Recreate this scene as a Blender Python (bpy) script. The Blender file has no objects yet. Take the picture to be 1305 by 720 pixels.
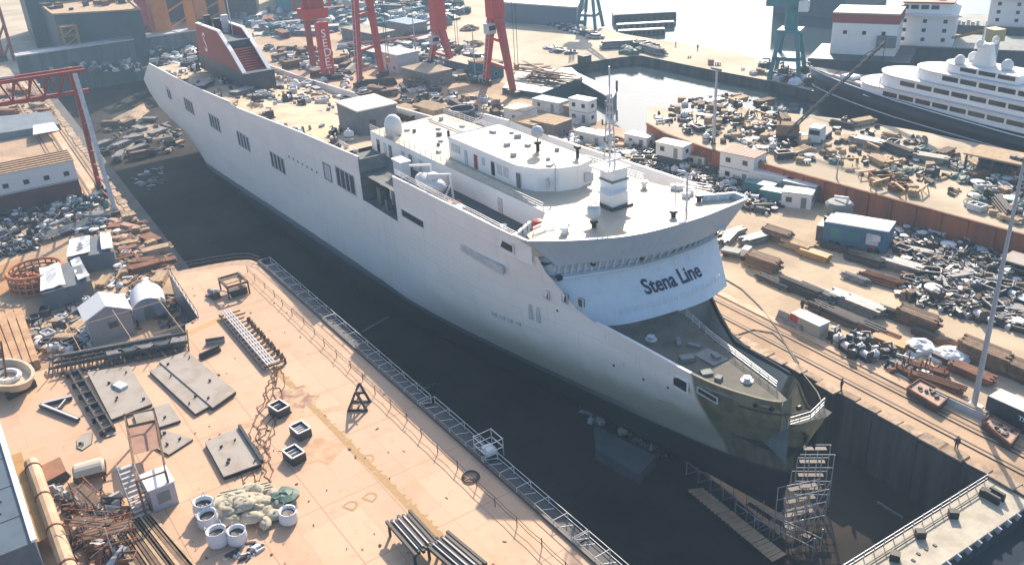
import bpy, bmesh, math, random
import numpy as np
from mathutils import Vector, Matrix
R = random.Random(7)
sc = bpy.context.scene
COL = sc.collection
rad = math.radians

# ------------------------------------------------------------------ camera
# The drone hangs 62 m above the quay.  World: X along the dock (ship's bow towards +X), Y across it, Z up, quay top = 0.
CAM_H = 62.0
PP = np.array([652.5, 360.0])
def _basis():
    a = np.array([-145., -155.]) - PP          # vanishing point of the dock's long axis
    b = np.array([790., 2700.]) - PP           # nadir
    f = math.sqrt(-(a @ b))
    dX = np.array([a[0], a[1], f]); dX /= np.linalg.norm(dX)
    dD = np.array([b[0], b[1], f]); dD /= np.linalg.norm(dD)
    X = -dX; Z = -dD; Y = np.cross(Z, X)
    return f, X, Y, Z
F_PX, BX, BY, BZ = _basis()
def ray(u, v):
    d = np.array([u - PP[0], v - PP[1], F_PX])
    return np.array([d @ BX, d @ BY, d @ BZ])
def G(u, v, z=0.0):
    "point of the level z seen in that direction from the camera"
    r = ray(u, v); t = (z - CAM_H) / r[2]
    return Vector((r[0] * t, r[1] * t, z))
def proj(p):
    q = np.array([p[0], p[1], p[2] - CAM_H])
    c = q[0] * BX + q[1] * BY + q[2] * BZ
    return PP + F_PX * c[:2] / c[2]
def hgt(p, v):
    "height on the vertical through p that is seen in row v"
    lo, hi = -20.0, 120.0
    for _ in range(50):
        m = (lo + hi) / 2
        if proj((p[0], p[1], m))[1] > v: lo = m
        else: hi = m
    return lo
cam_d = bpy.data.cameras.new('camera'); cam = bpy.data.objects.new('camera', cam_d); COL.objects.link(cam)
M = Matrix(((BX[0], -BX[1], -BX[2]), (BY[0], -BY[1], -BY[2]), (BZ[0], -BZ[1], -BZ[2]))).to_4x4()
M.translation = (0, 0, CAM_H); cam.matrix_world = M
cam_d.sensor_width = 36; cam_d.lens = F_PX / 1305 * 36; cam_d.clip_start = 0.5; cam_d.clip_end = 6000
sc.camera = cam

# ------------------------------------------------------------------ light
SUN_DIR = Vector((-0.74, 0.67, 0)).normalized()   # towards the sun, on the ground
SUN_EL = rad(32)
sun_to = Vector((SUN_DIR.x * math.cos(SUN_EL), SUN_DIR.y * math.cos(SUN_EL), math.sin(SUN_EL)))
w = bpy.data.worlds.new('World'); sc.world = w; w.use_nodes = True
nt = w.node_tree; nt.nodes.clear()
sky = nt.nodes.new('ShaderNodeTexSky'); sky.sky_type = 'NISHITA'; sky.sun_disc = False
sky.sun_elevation = SUN_EL
sky.sun_rotation = math.atan2(SUN_DIR.x, SUN_DIR.y)
sky.air_density = 1.0; sky.dust_density = 2.2; sky.ozone_density = 2.6
bg = nt.nodes.new('ShaderNodeBackground'); bg.inputs[1].default_value = 0.135
wo = nt.nodes.new('ShaderNodeOutputWorld')
nt.links.new(sky.outputs[0], bg.inputs[0]); nt.links.new(bg.outputs[0], wo.inputs[0])
sd = bpy.data.lights.new('sun', 'SUN'); sd.energy = 4.6; sd.angle = rad(0.5); sd.color = (1.0, 0.85, 0.67)
so = bpy.data.objects.new('sun', sd); COL.objects.link(so)
so.rotation_euler = (-sun_to).to_track_quat('-Z', 'Y').to_euler()
sc.view_settings.view_transform = 'Standard'; sc.view_settings.look = 'None'
sc.view_settings.gamma = 1; sc.view_settings.use_curve_mapping = False
sc.view_settings.exposure = 0.90
sc.cycles.use_denoising = True
sc.cycles.max_bounces = 6; sc.cycles.volume_bounces = 0
sc.cycles.transparent_max_bounces = 6

# ------------------------------------------------------------------ materials
MATS = {}
def mat(name, col, rough=0.7, col2=None, scale=1.0, amt=0.5, metal=0.0, bump=0.0, vary=0.0, spec=0.4, detail=4.0, streak=False, lo=0.4, hi=0.62, plates=None):
    "principled surface: colour, a second colour worn into it by noise, fine relief, and a little change from object to object"
    if name in MATS: return MATS[name]
    m = bpy.data.materials.new(name); m.use_nodes = True
    n = m.node_tree.nodes; l = m.node_tree.links
    p = n['Principled BSDF']; p.inputs['Roughness'].default_value = rough
    p.inputs['Metallic'].default_value = metal
    p.inputs['Specular IOR Level'].default_value = spec
    base = n.new('ShaderNodeRGB'); base.outputs[0].default_value = (*col, 1); out = base.outputs[0]
    tc = n.new('ShaderNodeTexCoord'); geo = n.new('ShaderNodeNewGeometry')
    vec = geo.outputs['Position']
    if streak:
        mp = n.new('ShaderNodeMapping'); mp.inputs['Scale'].default_value = (1, 1, 0.12); l.new(vec, mp.inputs[0]); vec = mp.outputs[0]
    nz = n.new('ShaderNodeTexNoise'); nz.inputs['Scale'].default_value = scale; nz.inputs['Detail'].default_value = detail
    nz.inputs['Roughness'].default_value = 0.65
    l.new(vec, nz.inputs['Vector'])
    if col2 is not None:
        rp = n.new('ShaderNodeMapRange'); rp.inputs[1].default_value = lo; rp.inputs[2].default_value = hi
        rp.inputs[3].default_value = 0; rp.inputs[4].default_value = amt
        l.new(nz.outputs['Fac'], rp.inputs[0])
        mx = n.new('ShaderNodeMix'); mx.data_type = 'RGBA'; l.new(rp.outputs[0], mx.inputs['Factor'])
        l.new(out, mx.inputs['A']); mx.inputs['B'].default_value = (*col2, 1); out = mx.outputs['Result']
    if vary:
        oi = n.new('ShaderNodeObjectInfo'); hv = n.new('ShaderNodeHueSaturation')
        mr = n.new('ShaderNodeMapRange'); mr.inputs[3].default_value = 1 - vary; mr.inputs[4].default_value = 1 + vary
        l.new(oi.outputs['Random'], mr.inputs[0]); l.new(mr.outputs[0], hv.inputs['Value']); l.new(out, hv.inputs['Color']); out = hv.outputs[0]
    if plates:
        mp2 = n.new('ShaderNodeMapping'); mp2.inputs['Rotation'].default_value = (0, 0, -plates[2]); l.new(geo.outputs['Position'], mp2.inputs[0])
        bk = n.new('ShaderNodeTexBrick'); l.new(mp2.outputs[0], bk.inputs['Vector']); bk.inputs['Scale'].default_value = 1.0; bk.inputs['Brick Width'].default_value = plates[0]; bk.inputs['Row Height'].default_value = plates[1]; bk.inputs['Mortar Size'].default_value = .02
        bk.inputs['Color1'].default_value = (1.05, 1.03, 1.0, 1); bk.inputs['Color2'].default_value = (.90, .88, .86, 1); bk.inputs['Mortar'].default_value = (.72, .66, .6, 1)
        mu = n.new('ShaderNodeMix'); mu.data_type = 'RGBA'; mu.blend_type = 'MULTIPLY'; mu.inputs['Factor'].default_value = 1.0; l.new(out, mu.inputs['A']); l.new(bk.outputs['Color'], mu.inputs['B']); out = mu.outputs['Result']
        n3 = n.new('ShaderNodeTexNoise'); n3.inputs['Scale'].default_value = .9; n3.inputs['Detail'].default_value = 8; n3.inputs['Roughness'].default_value = .75; l.new(geo.outputs['Position'], n3.inputs['Vector'])
        r3 = n.new('ShaderNodeMapRange'); r3.inputs[1].default_value = .56; r3.inputs[2].default_value = .72; r3.inputs[4].default_value = .5; l.new(n3.outputs['Fac'], r3.inputs[0])
        m4 = n.new('ShaderNodeMix'); m4.data_type = 'RGBA'; l.new(r3.outputs[0], m4.inputs['Factor']); l.new(out, m4.inputs['A']); m4.inputs['B'].default_value = (col[0] * .55, col[1] * .48, col[2] * .42, 1); out = m4.outputs['Result']
    l.new(out, p.inputs['Base Color'])
    if bump:
        b = n.new('ShaderNodeBump'); b.inputs['Strength'].default_value = bump; b.inputs['Distance'].default_value = 0.05
        n2 = n.new('ShaderNodeTexNoise'); n2.inputs['Scale'].default_value = scale * 6; n2.inputs['Detail'].default_value = 3; l.new(vec, n2.inputs['Vector'])
        l.new(n2.outputs['Fac'], b.inputs['Height']); l.new(b.outputs[0], p.inputs['Normal'])
    MATS[name] = m
    return m
PEACH = mat('yard_concrete', (.48, .335, .215), .85, (.27, .18, .11), .09, .75, bump=.3, plates=(7.0, 5.0, 0.0))
SAND = mat('far_yard_concrete', (.52, .43, .31), .85, (.33, .26, .17), .05, .8)
DECKP = mat('primed_deck_steel', (.56, .37, .245), .7, (.44, .25, .135), .16, .6, bump=.05, lo=.5, hi=.75, plates=(9.5, 6.2, .042))
FLOOR = mat('dock_floor_shaded', (.055, .046, .040), .9, (.020, .019, .019), .05, .9, spec=.1, plates=(12.0, 8.0, .0))  # the ferry's shade is put into this dark floor colour
FLOORT = mat('dock_floor_sunlit', (.42, .31, .2), .9, (.22, .17, .12), .2, .8, bump=.3)  # sunlit tone of the same floor, painted in
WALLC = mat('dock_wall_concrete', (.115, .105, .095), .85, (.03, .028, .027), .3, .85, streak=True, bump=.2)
WHITE = mat('white_paint', (.81, .79, .77), .45, (.62, .58, .52), .5, .35, lo=.5, hi=.8)
WHITE2 = mat('white_sheet', (.70, .69, .67), .7, vary=.06)
ROOFW = mat('white_deck_paint', (.47, .425, .345), .6, (.36, .265, .14), .14, .8, lo=.44, hi=.68)
GREYW = mat('grey_white_paint', (.55, .56, .57), .55, (.36, .34, .32), 1.0, .5)
GREYD = mat('grey_deck_paint', (.20, .22, .22), .7, (.10, .11, .11), .3, .6)
GREY = mat('grey_steel', (.24, .24, .25), .55, (.13, .11, .10), 1.5, .7, metal=.2, vary=.25)
PALE = mat('galvanised_steel', (.55, .56, .58), .45, vary=.1, metal=.3)
DARK = mat('dark_steel', (.045, .043, .045), .6, (.09, .06, .045), 2.0, .6, vary=.35)
BLACK = mat('black_paint', (.018, .018, .02), .45)
BLUEBLK = mat('dark_blue_grey_paint', (.05, .065, .085), .5, (.03, .03, .035), .5, .6)
RUST = mat('rust', (.24, .10, .05), .85, (.12, .05, .03), .6, .8, vary=.2)
RUSTR = mat('rusty_red_primer', (.36, .11, .045), .75, (.15, .065, .045), .22, .85, streak=True)
BROWN = mat('brown_timber', (.19, .115, .07), .85, (.09, .06, .042), 1.2, .8, vary=.4)
TAN = mat('tan_timber', (.46, .33, .2), .85, (.3, .2, .12), 1.2, .7, vary=.15)
PLATE = mat('grey_primed_plate', (.34, .30, .26), .7, (.27, .215, .165), .35, .7, lo=.45, hi=.6)
RED = mat('red_crane_paint', (.50, .055, .04), .5, (.33, .05, .035), .4, .5)
REDD = mat('dull_red_paint', (.33, .06, .045), .6, (.2, .06, .05), .5, .6)
ORANGE = mat('orange_crane_paint', (.60, .22, .035), .5, (.4, .15, .04), .4, .5)
YELLOW = mat('yellow_ochre_paint', (.42, .23, .07), .6, (.26, .14, .06), .8, .5)
TEAL = mat('teal_paint', (.05, .20, .22), .5, (.04, .12, .14), .5, .5, vary=.2)
BLUE = mat('blue_paint', (.06, .15, .27), .5, (.05, .09, .14), .6, .6, vary=.2)
GREEN = mat('green_paint', (.06, .15, .10), .6, (.05, .09, .07), .6, .6, vary=.2)
GLASS = mat('dark_window_glass', (.02, .026, .032), .12, spec=.6)
SKIN = mat('skin', (.42, .27, .2), .6)
NAVY = mat('navy_workwear', (.03, .04, .07), .8)
ORNG = mat('orange_workwear', (.55, .17, .04), .8)
LETTER = mat('dark_blue_lettering', (.018, .022, .06), .5)
LETTERW = mat('white_lettering', (.8, .8, .8), .5)
BAGW = mat('woven_white_fabric', (.62, .62, .64), .8, vary=.05)
BAGB = mat('beige_sacking', (.42, .37, .28), .9, (.3, .27, .2), 1.5, .6, vary=.12)
TARP = mat('green_tarpaulin', (.06, .12, .10), .6)

# ------------------------------------------------------------------ mesh builder
class MB:
    def __init__(s): s.v = []; s.f = []; s.mi = []; s.m = 0
    def add(s, vs, fs):
        o = len(s.v); s.v += [tuple(v) for v in vs]
        for f in fs: s.f.append([i + o for i in f]); s.mi.append(s.m)
        return s
    def box(s, c, d, rz=0.0, taper=1.0, tilt=None):
        x, y, z = d[0] / 2, d[1] / 2, d[2]
        vs = [Vector((a * x, b * y, 0)) for a, b in ((-1, -1), (1, -1), (1, 1), (-1, 1))] + [Vector((a * x * taper, b * y * taper, z)) for a, b in ((-1, -1), (1, -1), (1, 1), (-1, 1))]
        m = Matrix.Rotation(rz, 3, 'Z')
        if tilt: m = m @ Matrix.Rotation(tilt[0], 3, 'X') @ Matrix.Rotation(tilt[1], 3, 'Y')
        vs = [m @ v + Vector(c) for v in vs]          # c is the centre of the base
        return s.add(vs, [(3, 2, 1, 0), (4, 5, 6, 7), (0, 1, 5, 4), (1, 2, 6, 5), (2, 3, 7, 6), (3, 0, 4, 7)])
    def prism(s, pts, z0, z1, cap=True, bottom=False):
        "vertical prism over an outline (counter-clockwise); z0 and z1 may be lists"
        n = len(pts)
        a = z0 if isinstance(z0, (list, tuple)) else [z0] * n
        b = z1 if isinstance(z1, (list, tuple)) else [z1] * n
        vs = [(p[0], p[1], a[i]) for i, p in enumerate(pts)] + [(p[0], p[1], b[i]) for i, p in enumerate(pts)]
        fs = [(i, (i + 1) % n, n + (i + 1) % n, n + i) for i in range(n)]
        if cap: fs.append(tuple(range(n, 2 * n)))
        if bottom: fs.append(tuple(range(n - 1, -1, -1)))
        return s.add(vs, fs)
    def loft(s, rings, closed=True, cap0=False, cap1=False):
        n = len(rings[0]); vs = [p for r in rings for p in r]; fs = []
        for k in range(len(rings) - 1):
            for i in range(n if closed else n - 1):
                j = (i + 1) % n; fs.append((k * n + i, k * n + j, (k + 1) * n + j, (k + 1) * n + i))
        if cap0: fs.append(tuple(range(n - 1, -1, -1)))
        if cap1: fs.append(tuple((len(rings) - 1) * n + i for i in range(n)))
        return s.add(vs, fs)
    def tube(s, a, b, r, n=6, r2=None, cap=True):
        a = Vector(a); b = Vector(b); d = (b - a)
        if d.length < 1e-6: return s
        q = d.normalized().to_track_quat('Z', 'Y'); r2 = r if r2 is None else r2
        ra = [a + q @ Vector((math.cos(t) * r, math.sin(t) * r, 0)) for t in [2 * math.pi * i / n for i in range(n)]]
        rb = [b + q @ Vector((math.cos(t) * r2, math.sin(t) * r2, 0)) for t in [2 * math.pi * i / n for i in range(n)]]
        return s.loft([ra, rb], True, cap, cap)
    def bar(s, a, b, w, h=None):
        a = Vector(a); b = Vector(b); d = b - a; h = h or w
        if d.length < 1e-6: return s
        q = d.normalized(); up = Vector((0, 0, 1)) if abs(q.z) < .95 else Vector((1, 0, 0))
        sd_ = q.cross(up).normalized() * (w / 2); u2 = sd_.cross(q).normalized() * (h / 2)
        r = lambda p: [p - sd_ - u2, p + sd_ - u2, p + sd_ + u2, p - sd_ + u2]
        return s.loft([r(a), r(b)], True, True, True)
    def path(s, pts, r, n=5):
        for a, b in zip(pts, pts[1:]): s.tube(a, b, r, n)
        return s
    def lathe(s, prof, c=(0, 0, 0), n=12, cap=True):
        rings = [[(c[0] + r * math.cos(2 * math.pi * i / n), c[1] + r * math.sin(2 * math.pi * i / n), c[2] + z) for i in range(n)] for r, z in prof]
        return s.loft(rings, True, cap, cap)
    def sheet(s, pts): return s.add(pts, [tuple(range(len(pts)))])
    def blob(s, c, r, seed=0, n=9, m=6, amp=.22, squash=1.0, flat=True):
        q = random.Random(seed); rings = []
        for k in range(m + 1):
            th = (math.pi / 2 if flat else math.pi) * k / m
            ring = []
            for i in range(n):
                a = 2 * math.pi * i / n
                g = 1 + amp * (q.random() - .5) * 2
                rr = math.sin(th) * r * g
                ring.append((c[0] + rr * math.cos(a), c[1] + rr * math.sin(a), c[2] + math.cos(th) * r * squash * (1 + amp * (q.random() - .5))))
            rings.append(ring)
        rings.reverse()
        return s.loft(rings, True, False, True)
    def mesh(s, name, mats, smooth=False):
        me = bpy.data.meshes.new(name); me.from_pydata(s.v, [], s.f); me.validate(clean_customdata=False)
        for m in (mats if isinstance(mats, (list, tuple)) else [mats]): me.materials.append(m)
        if isinstance(mats, (list, tuple)) and len(s.mi) == len(me.polygons): me.polygons.foreach_set('material_index', s.mi)
        b = bmesh.new(); b.from_mesh(me); bmesh.ops.recalc_face_normals(b, faces=b.faces[:]); b.to_mesh(me); b.free()
        if smooth:
            for p in me.polygons: p.use_smooth = True
        return me
    def build(s, name, mats, parent=None, world=False, smooth=False):
        if world and parent is not None:
            inv = parent.matrix_basis.inverted()
            s.v = [tuple(inv @ Vector(v)) for v in s.v]
        o = bpy.data.objects.new(name, s.mesh(name, mats, smooth)); COL.objects.link(o)
        if parent is not None: o.parent = parent
        return o
def put(name, me, parent, loc=(0, 0, 0), rz=0.0, sc_=None):
    "one more object on shared mesh data"
    o = bpy.data.objects.new(name, me); COL.objects.link(o); o.parent = parent; o.location = loc; o.rotation_euler.z = rz
    if sc_: o.scale = sc_
    return o
def tag(o, label, cat=None, group=None, kind=None):
    if label: o['label'] = label
    if cat: o['category'] = cat
    if group: o['group'] = group
    if kind: o['kind'] = kind
    return o
def thing(name, label, cat, loc=(0, 0, 0), rz=0.0, group=None):
    o = bpy.data.objects.new(name, None); COL.objects.link(o); o.empty_display_size = .5
    o.location = loc; o.rotation_euler = (0, 0, rz)
    o.matrix_basis = Matrix.Translation(Vector(loc)) @ Matrix.Rotation(rz, 4, 'Z')
    return tag(o, label, cat, group)
KIDS = {}
def kids(o):
    if o.name not in KIDS: KIDS[o.name] = list(o.children)
    return KIDS[o.name]
def dup(src, loc, rz=0.0, s=1.0, label=None, group=None, cat=None):
    def rec(o, par):
        c = o.copy(); COL.objects.link(c)
        if par is not None: c.parent = par
        for ch in kids(o): rec(ch, c)
        return c
    r = rec(src, None); r.location = loc; r.rotation_euler = (0, 0, rz)
    r.scale = (s, s, s) if not isinstance(s, tuple) else s
    if label: r['label'] = label
    if group: r['group'] = group
    if cat: r['category'] = cat
    return r
def structure(o): o['kind'] = 'structure'; return o
def rot2(x, y, a): return x * math.cos(a) - y * math.sin(a), x * math.sin(a) + y * math.cos(a)
def text_mesh(body, size, extrude=0.0, bold=0.0):
    cu = bpy.data.curves.new('lettering', 'FONT'); cu.body = body; cu.size = size; cu.extrude = extrude; cu.offset = bold; cu.resolution_u = 3
    o = bpy.data.objects.new('lettering', cu); COL.objects.link(o)
    me = bpy.data.meshes.new_from_object(o.evaluated_get(bpy.context.evaluated_depsgraph_get()))
    bpy.data.objects.remove(o); bpy.data.curves.remove(cu)
    return me
# ------------------------------------------------------------------ the setting
FLOOR_Z = -8.5
def ground(name, pts, mats=(PEACH, WALLC), z1=0.0, z0=-9.5):
    b = MB(); n = len(pts)
    ar = sum(pts[i][0] * pts[(i + 1) % n][1] - pts[(i + 1) % n][0] * pts[i][1] for i in range(n))
    if ar < 0: pts = pts[::-1]
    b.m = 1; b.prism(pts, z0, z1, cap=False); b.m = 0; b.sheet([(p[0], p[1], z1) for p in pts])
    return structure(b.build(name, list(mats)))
def P2(u, v, z=0.0): g = G(u, v, z); return (g.x, g.y)
# quays round the dry dock
quay_r = ground('quay', [(-349, 80), (90, 80), (90, 134), (-70, 134), (-150, 135), P2(800, 168), P2(705, 128), (-349, 134)])
quay_l = ground('quay', [(-349, 22.6), (-349, -260), (90, -260), (90, -6), (-100, -6), (-112, 22.6)])
head = ground('ground', [(-349, -400), (-349, 134), P2(705, 128), P2(640, 114), P2(655, 93), P2(700, 89), P2(738, 81), P2(792, 73), P2(817, 71),
                        P2(905, 89), P2(980, 103), P2(1060, 122), P2(1062, 105), P2(1030, 90), P2(905, 62), P2(797, 44), P2(770, 37), P2(700, 24), P2(640, -4), P2(560, -40),
                        (-640, 60), (-900, -400)], (SAND, WALLC))
# water of the basin and the sea, one sheet with a gap for the dry dock
def water_mat():
    m = bpy.data.materials.new('harbour_water'); m.use_nodes = True; n = m.node_tree.nodes; l = m.node_tree.links
    p = n['Principled BSDF']; p.inputs['Base Color'].default_value = (.035, .055, .065, 1); p.inputs['Roughness'].default_value = .06
    p.inputs['IOR'].default_value = 1.33; p.inputs['Specular IOR Level'].default_value = .5
    tc = n.new('ShaderNodeNewGeometry'); mp = n.new('ShaderNodeMapping'); mp.inputs['Scale'].default_value = (.35, .12, 1); mp.inputs['Rotation'].default_value = (0, 0, .6)
    nz = n.new('ShaderNodeTexNoise'); nz.inputs['Scale'].default_value = 1.6; nz.inputs['Detail'].default_value = 3
    b = n.new('ShaderNodeBump'); b.inputs['Strength'].default_value = .10; b.inputs['Distance'].default_value = .25
    l.new(tc.outputs['Position'], mp.inputs[0]); l.new(mp.outputs[0], nz.inputs['Vector']); l.new(nz.outputs['Fac'], b.inputs['Height']); l.new(b.outputs[0], p.inputs['Normal'])
    return m
WATER = water_mat()
b = MB(); W0, W1 = -1400, 1400; hx0, hx1, hy0, hy1 = -348, -35.9, -5, 80.5; wz = -2.6
b.sheet([(W0, W0, wz), (hx0, W0, wz), (hx0, W1, wz), (W0, W1, wz)]); b.sheet([(hx1, W0, wz), (W1, W0, wz), (W1, W1, wz), (hx1, W1, wz)])
b.sheet([(hx0, W0, wz), (hx1, W0, wz), (hx1, hy0, wz), (hx0, hy0, wz)]); b.sheet([(hx0, hy1, wz), (hx1, hy1, wz), (hx1, W1, wz), (hx0, W1, wz)])
structure(b.build('water', WATER))
# dock floor: dark concrete with shade in its colour, tan sheets for sunlight
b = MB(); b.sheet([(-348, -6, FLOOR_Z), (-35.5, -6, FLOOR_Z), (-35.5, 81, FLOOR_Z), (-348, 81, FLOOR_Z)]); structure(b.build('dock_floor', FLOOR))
def heap_sheet(name, pts, z, h, m, seed, n=26):
    "an uneven low sheet inside an outline"
    q = random.Random(seed); c = Vector((sum(p[0] for p in pts) / len(pts), sum(p[1] for p in pts) / len(pts), 0)); bb = MB(); rings = []
    for k in range(7):
        t = 1 - k / 6.5; ring = []
        for i in range(n):
            f = i / n * len(pts); a = pts[int(f) % len(pts)]; d = pts[(int(f) + 1) % len(pts)]; u = f - int(f)
            e = Vector((a[0] + (d[0] - a[0]) * u, a[1] + (d[1] - a[1]) * u, 0)); p = c + (e - c) * t * (1 + (q.random() - .5) * .12)
            ring.append((p.x, p.y, z + .01 + (0 if k == 0 else h * (1 - t) ** .5 * (0.6 + .8 * q.random()))))
        rings.append(ring)
    bb.loft(rings, True, False, True)
    return bb.build(name, m)
for k, px in enumerate([[(128, 168), (142, 152), (168, 140), (182, 132), (190, 142), (178, 152), (160, 158), (150, 165)], [(140, 200), (150, 186), (172, 165), (196, 158), (214, 160), (222, 170), (200, 178), (170, 183), (158, 192), (150, 206)]]):
    tag(heap_sheet('sunlit_floor', [P2(u, v, FLOOR_Z) for u, v in px], FLOOR_Z, .5, FLOORT, k), None, kind='stuff')  # tan sheets standing in for sunlight on the floor
# altar step along the left wall of the dock
b = MB(); b.box((-245, 25.0, FLOOR_Z), (205, 4.6, 3.2)); structure(b.build('dock_step', mat('step_concrete', (.13, .125, .12), .8, (.07, .07, .07), .3, .7)))
# right wall of the dock: cast panels with open joints
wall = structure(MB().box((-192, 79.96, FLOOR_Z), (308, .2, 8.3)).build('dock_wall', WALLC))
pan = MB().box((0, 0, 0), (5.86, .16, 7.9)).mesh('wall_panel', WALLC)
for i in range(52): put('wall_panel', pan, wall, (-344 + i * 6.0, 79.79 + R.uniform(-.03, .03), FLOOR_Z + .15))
cop = [MB().box((0, 0, 0), (2.3 + .25 * k, 1.1 + .3 * k, .14 + .03 * k)).mesh('coping_block', mat('coping_stone', (.44, .33, .23), .9, (.22, .15, .1), .8, .8, vary=.25, bump=.4)) for k in range(3)]
for i in range(120):
    x = -340 + i * 2.75
    put('coping_block', R.choice(cop), quay_r, (x + R.uniform(-.2, .2), 80.35 + R.uniform(-.28, .25), -.02), R.uniform(-.06, .06))
for i in range(78): put('coping_block', R.choice(cop), quay_l, (-347 + i * 2.75, 22.3 + R.uniform(-.15, .15), -.02), R.uniform(-.04, .04))
CREAM = mat('cream_concrete', (.52, .415, .285), .88, (.33, .25, .17), .07, .7, bump=.3, plates=(8.0, 6.0, 0.0))
structure(MB().sheet([(-200, 88.6, .005), (90, 88.6, .005), (90, 133.6, .005), (-149, 133.6, .005), (-165, 126, .005), (-200, 126, .005)]).build('yard_paving', CREAM))
# crane rails and their beds
def rail(yc, x0, x1, q):
    o = MB(); o.box(((x0 + x1) / 2, yc - .35, 0), (x1 - x0, .10, .12)).box(((x0 + x1) / 2, yc + .35, 0), (x1 - x0, .22, .05))
    return structure(o.build('crane_rail', mat('rail_steel', (.09, .055, .04), .6)))
bed = mat('rail_bed_concrete', (.60, .43, .29), .85, (.42, .28, .18), .3, .7)
for yc, x0, x1 in ((83.0, -340, 80), (85.8, -340, 80)): rail(yc, x0, x1, quay_r)
for yc in (14.6, 17.4, 20.4): rail(yc, -348, -150, quay_l)
structure(MB().box((-130, 87.6, 0), (420, 1.2, .16)).build('rail_bed', bed)); structure(MB().box((-248, 18.9, 0), (196, 1.6, .10)).build('rail_bed', bed))
# the gate that closes the dock, and the inner gate at its head
g = thing('dock_gate', 'pale topped steel dock gate with railings closing the dry dock beside the bow', 'dock gate', (-36.2, 50, 0))
b = MB().box((-36.2, 50, -9.4), (4.4, 59, 8.9)); b.build('gate_body', BLUEBLK, g, True)
MB().box((-36.2, 50, -.5), (4.6, 59.4, .32)).build('gate_deck', mat('gate_deck_paint', (.46, .42, .33), .7, (.3, .25, .18), .4, .7), g, True)
post = MB().box((0, 0, 0), (.07, .07, 1.1)).mesh('post', PALE)
for i in range(40): put('post', post, g, (-2.2, -28 + i * 1.45, -.2))
for h in (.5, 1.0): MB().bar((-38.4, 21, -.2 + h), (-38.4, 79, -.2 + h), .06).build('rail', PALE, g, True)
MB().bar((-37.5, 21, .0), (-37.5, 79, .0), .08).build('pipe', DARK, g, True)
brk = MB().box((0, 0, -.5), (.5, .18, .75), tilt=(0, .3)).mesh('bracket', PALE)
for i in range(34): put('bracket', brk, g, (2.35, -26 + i * 1.6, -.3))
for yy in (62, 66.5, 71.5, 76.8): MB().box((-36.9 + R.uniform(-.6, .4), yy, -.18), (.9, .7, .8), R.random()).build('mooring_bollard', BLACK, g, True)
MB().box((-36.4, 77.5, -.18), (1.6, .3, .9)).box((-36.4, 76.6, -.18), (1.6, .3, .9)).build('winch', BLACK, g, True)
for i in range(7): MB().box((-35.6 + R.uniform(-.5, .3), 60 + i * 1.1, -.18), (.35, .25, .08)).build('deck_plug', DARK, g, True)
g = thing('inner_gate', 'long dark ribbed gate wall across the head of the dry dock behind the stern', 'dock gate', (-348, 50, FLOOR_Z))
MB().box((-349.5, 50, FLOOR_Z), (4, 60, 14.5)).build('gate_body', mat('gate_wall_paint', (.16, .18, .19), .8, (.09, .1, .1), .3, .8, streak=True), g, True)
rib = MB().box((0, 0, 0), (.5, .5, 14)).mesh('rib', mat('gate_wall_paint', (0, 0, 0)))
for i in range(20): put('rib', rib, g, (.6, -28.5 + i * 3, .2))
MB().box((-349.5, 50, 6.0), (5.4, 60, .4)).build('gate_deck', GREYW, g, True)
for h in (.6, 1.1): MB().bar((-347, 21, 6.3 + h), (-347, 79, 6.3 + h), .08).build('rail', PALE, g, True)
# ------------------------------------------------------------------ the ferry (local x forward from the bow, y away from the camera, z over the quay)
SHIP_RZ = rad(2.0)
ship = thing('ferry', 'huge white passenger ferry standing in the dry dock with its bow nearest the camera', 'ferry', (-48, 65, 0), SHIP_RZ)
KEEL = -7.0
def lerp(t, tab):
    if t <= tab[0][0]: return tab[0][1]
    for (a, va), (b_, vb) in zip(tab, tab[1:]):
        if t <= b_: return va + (vb - va) * (t - a) / (b_ - a)
    return tab[-1][1]
TOP = [(-204, 15.1), (-167, 15.9), (-137.3, 17.4), (-137.2, 16.7), (-100, 19.2), (-76, 20.4), (-65, 20.2), (-50, 20.5), (-32, 20.9)]
def top_z(x): return lerp(x, TOP)
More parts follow.
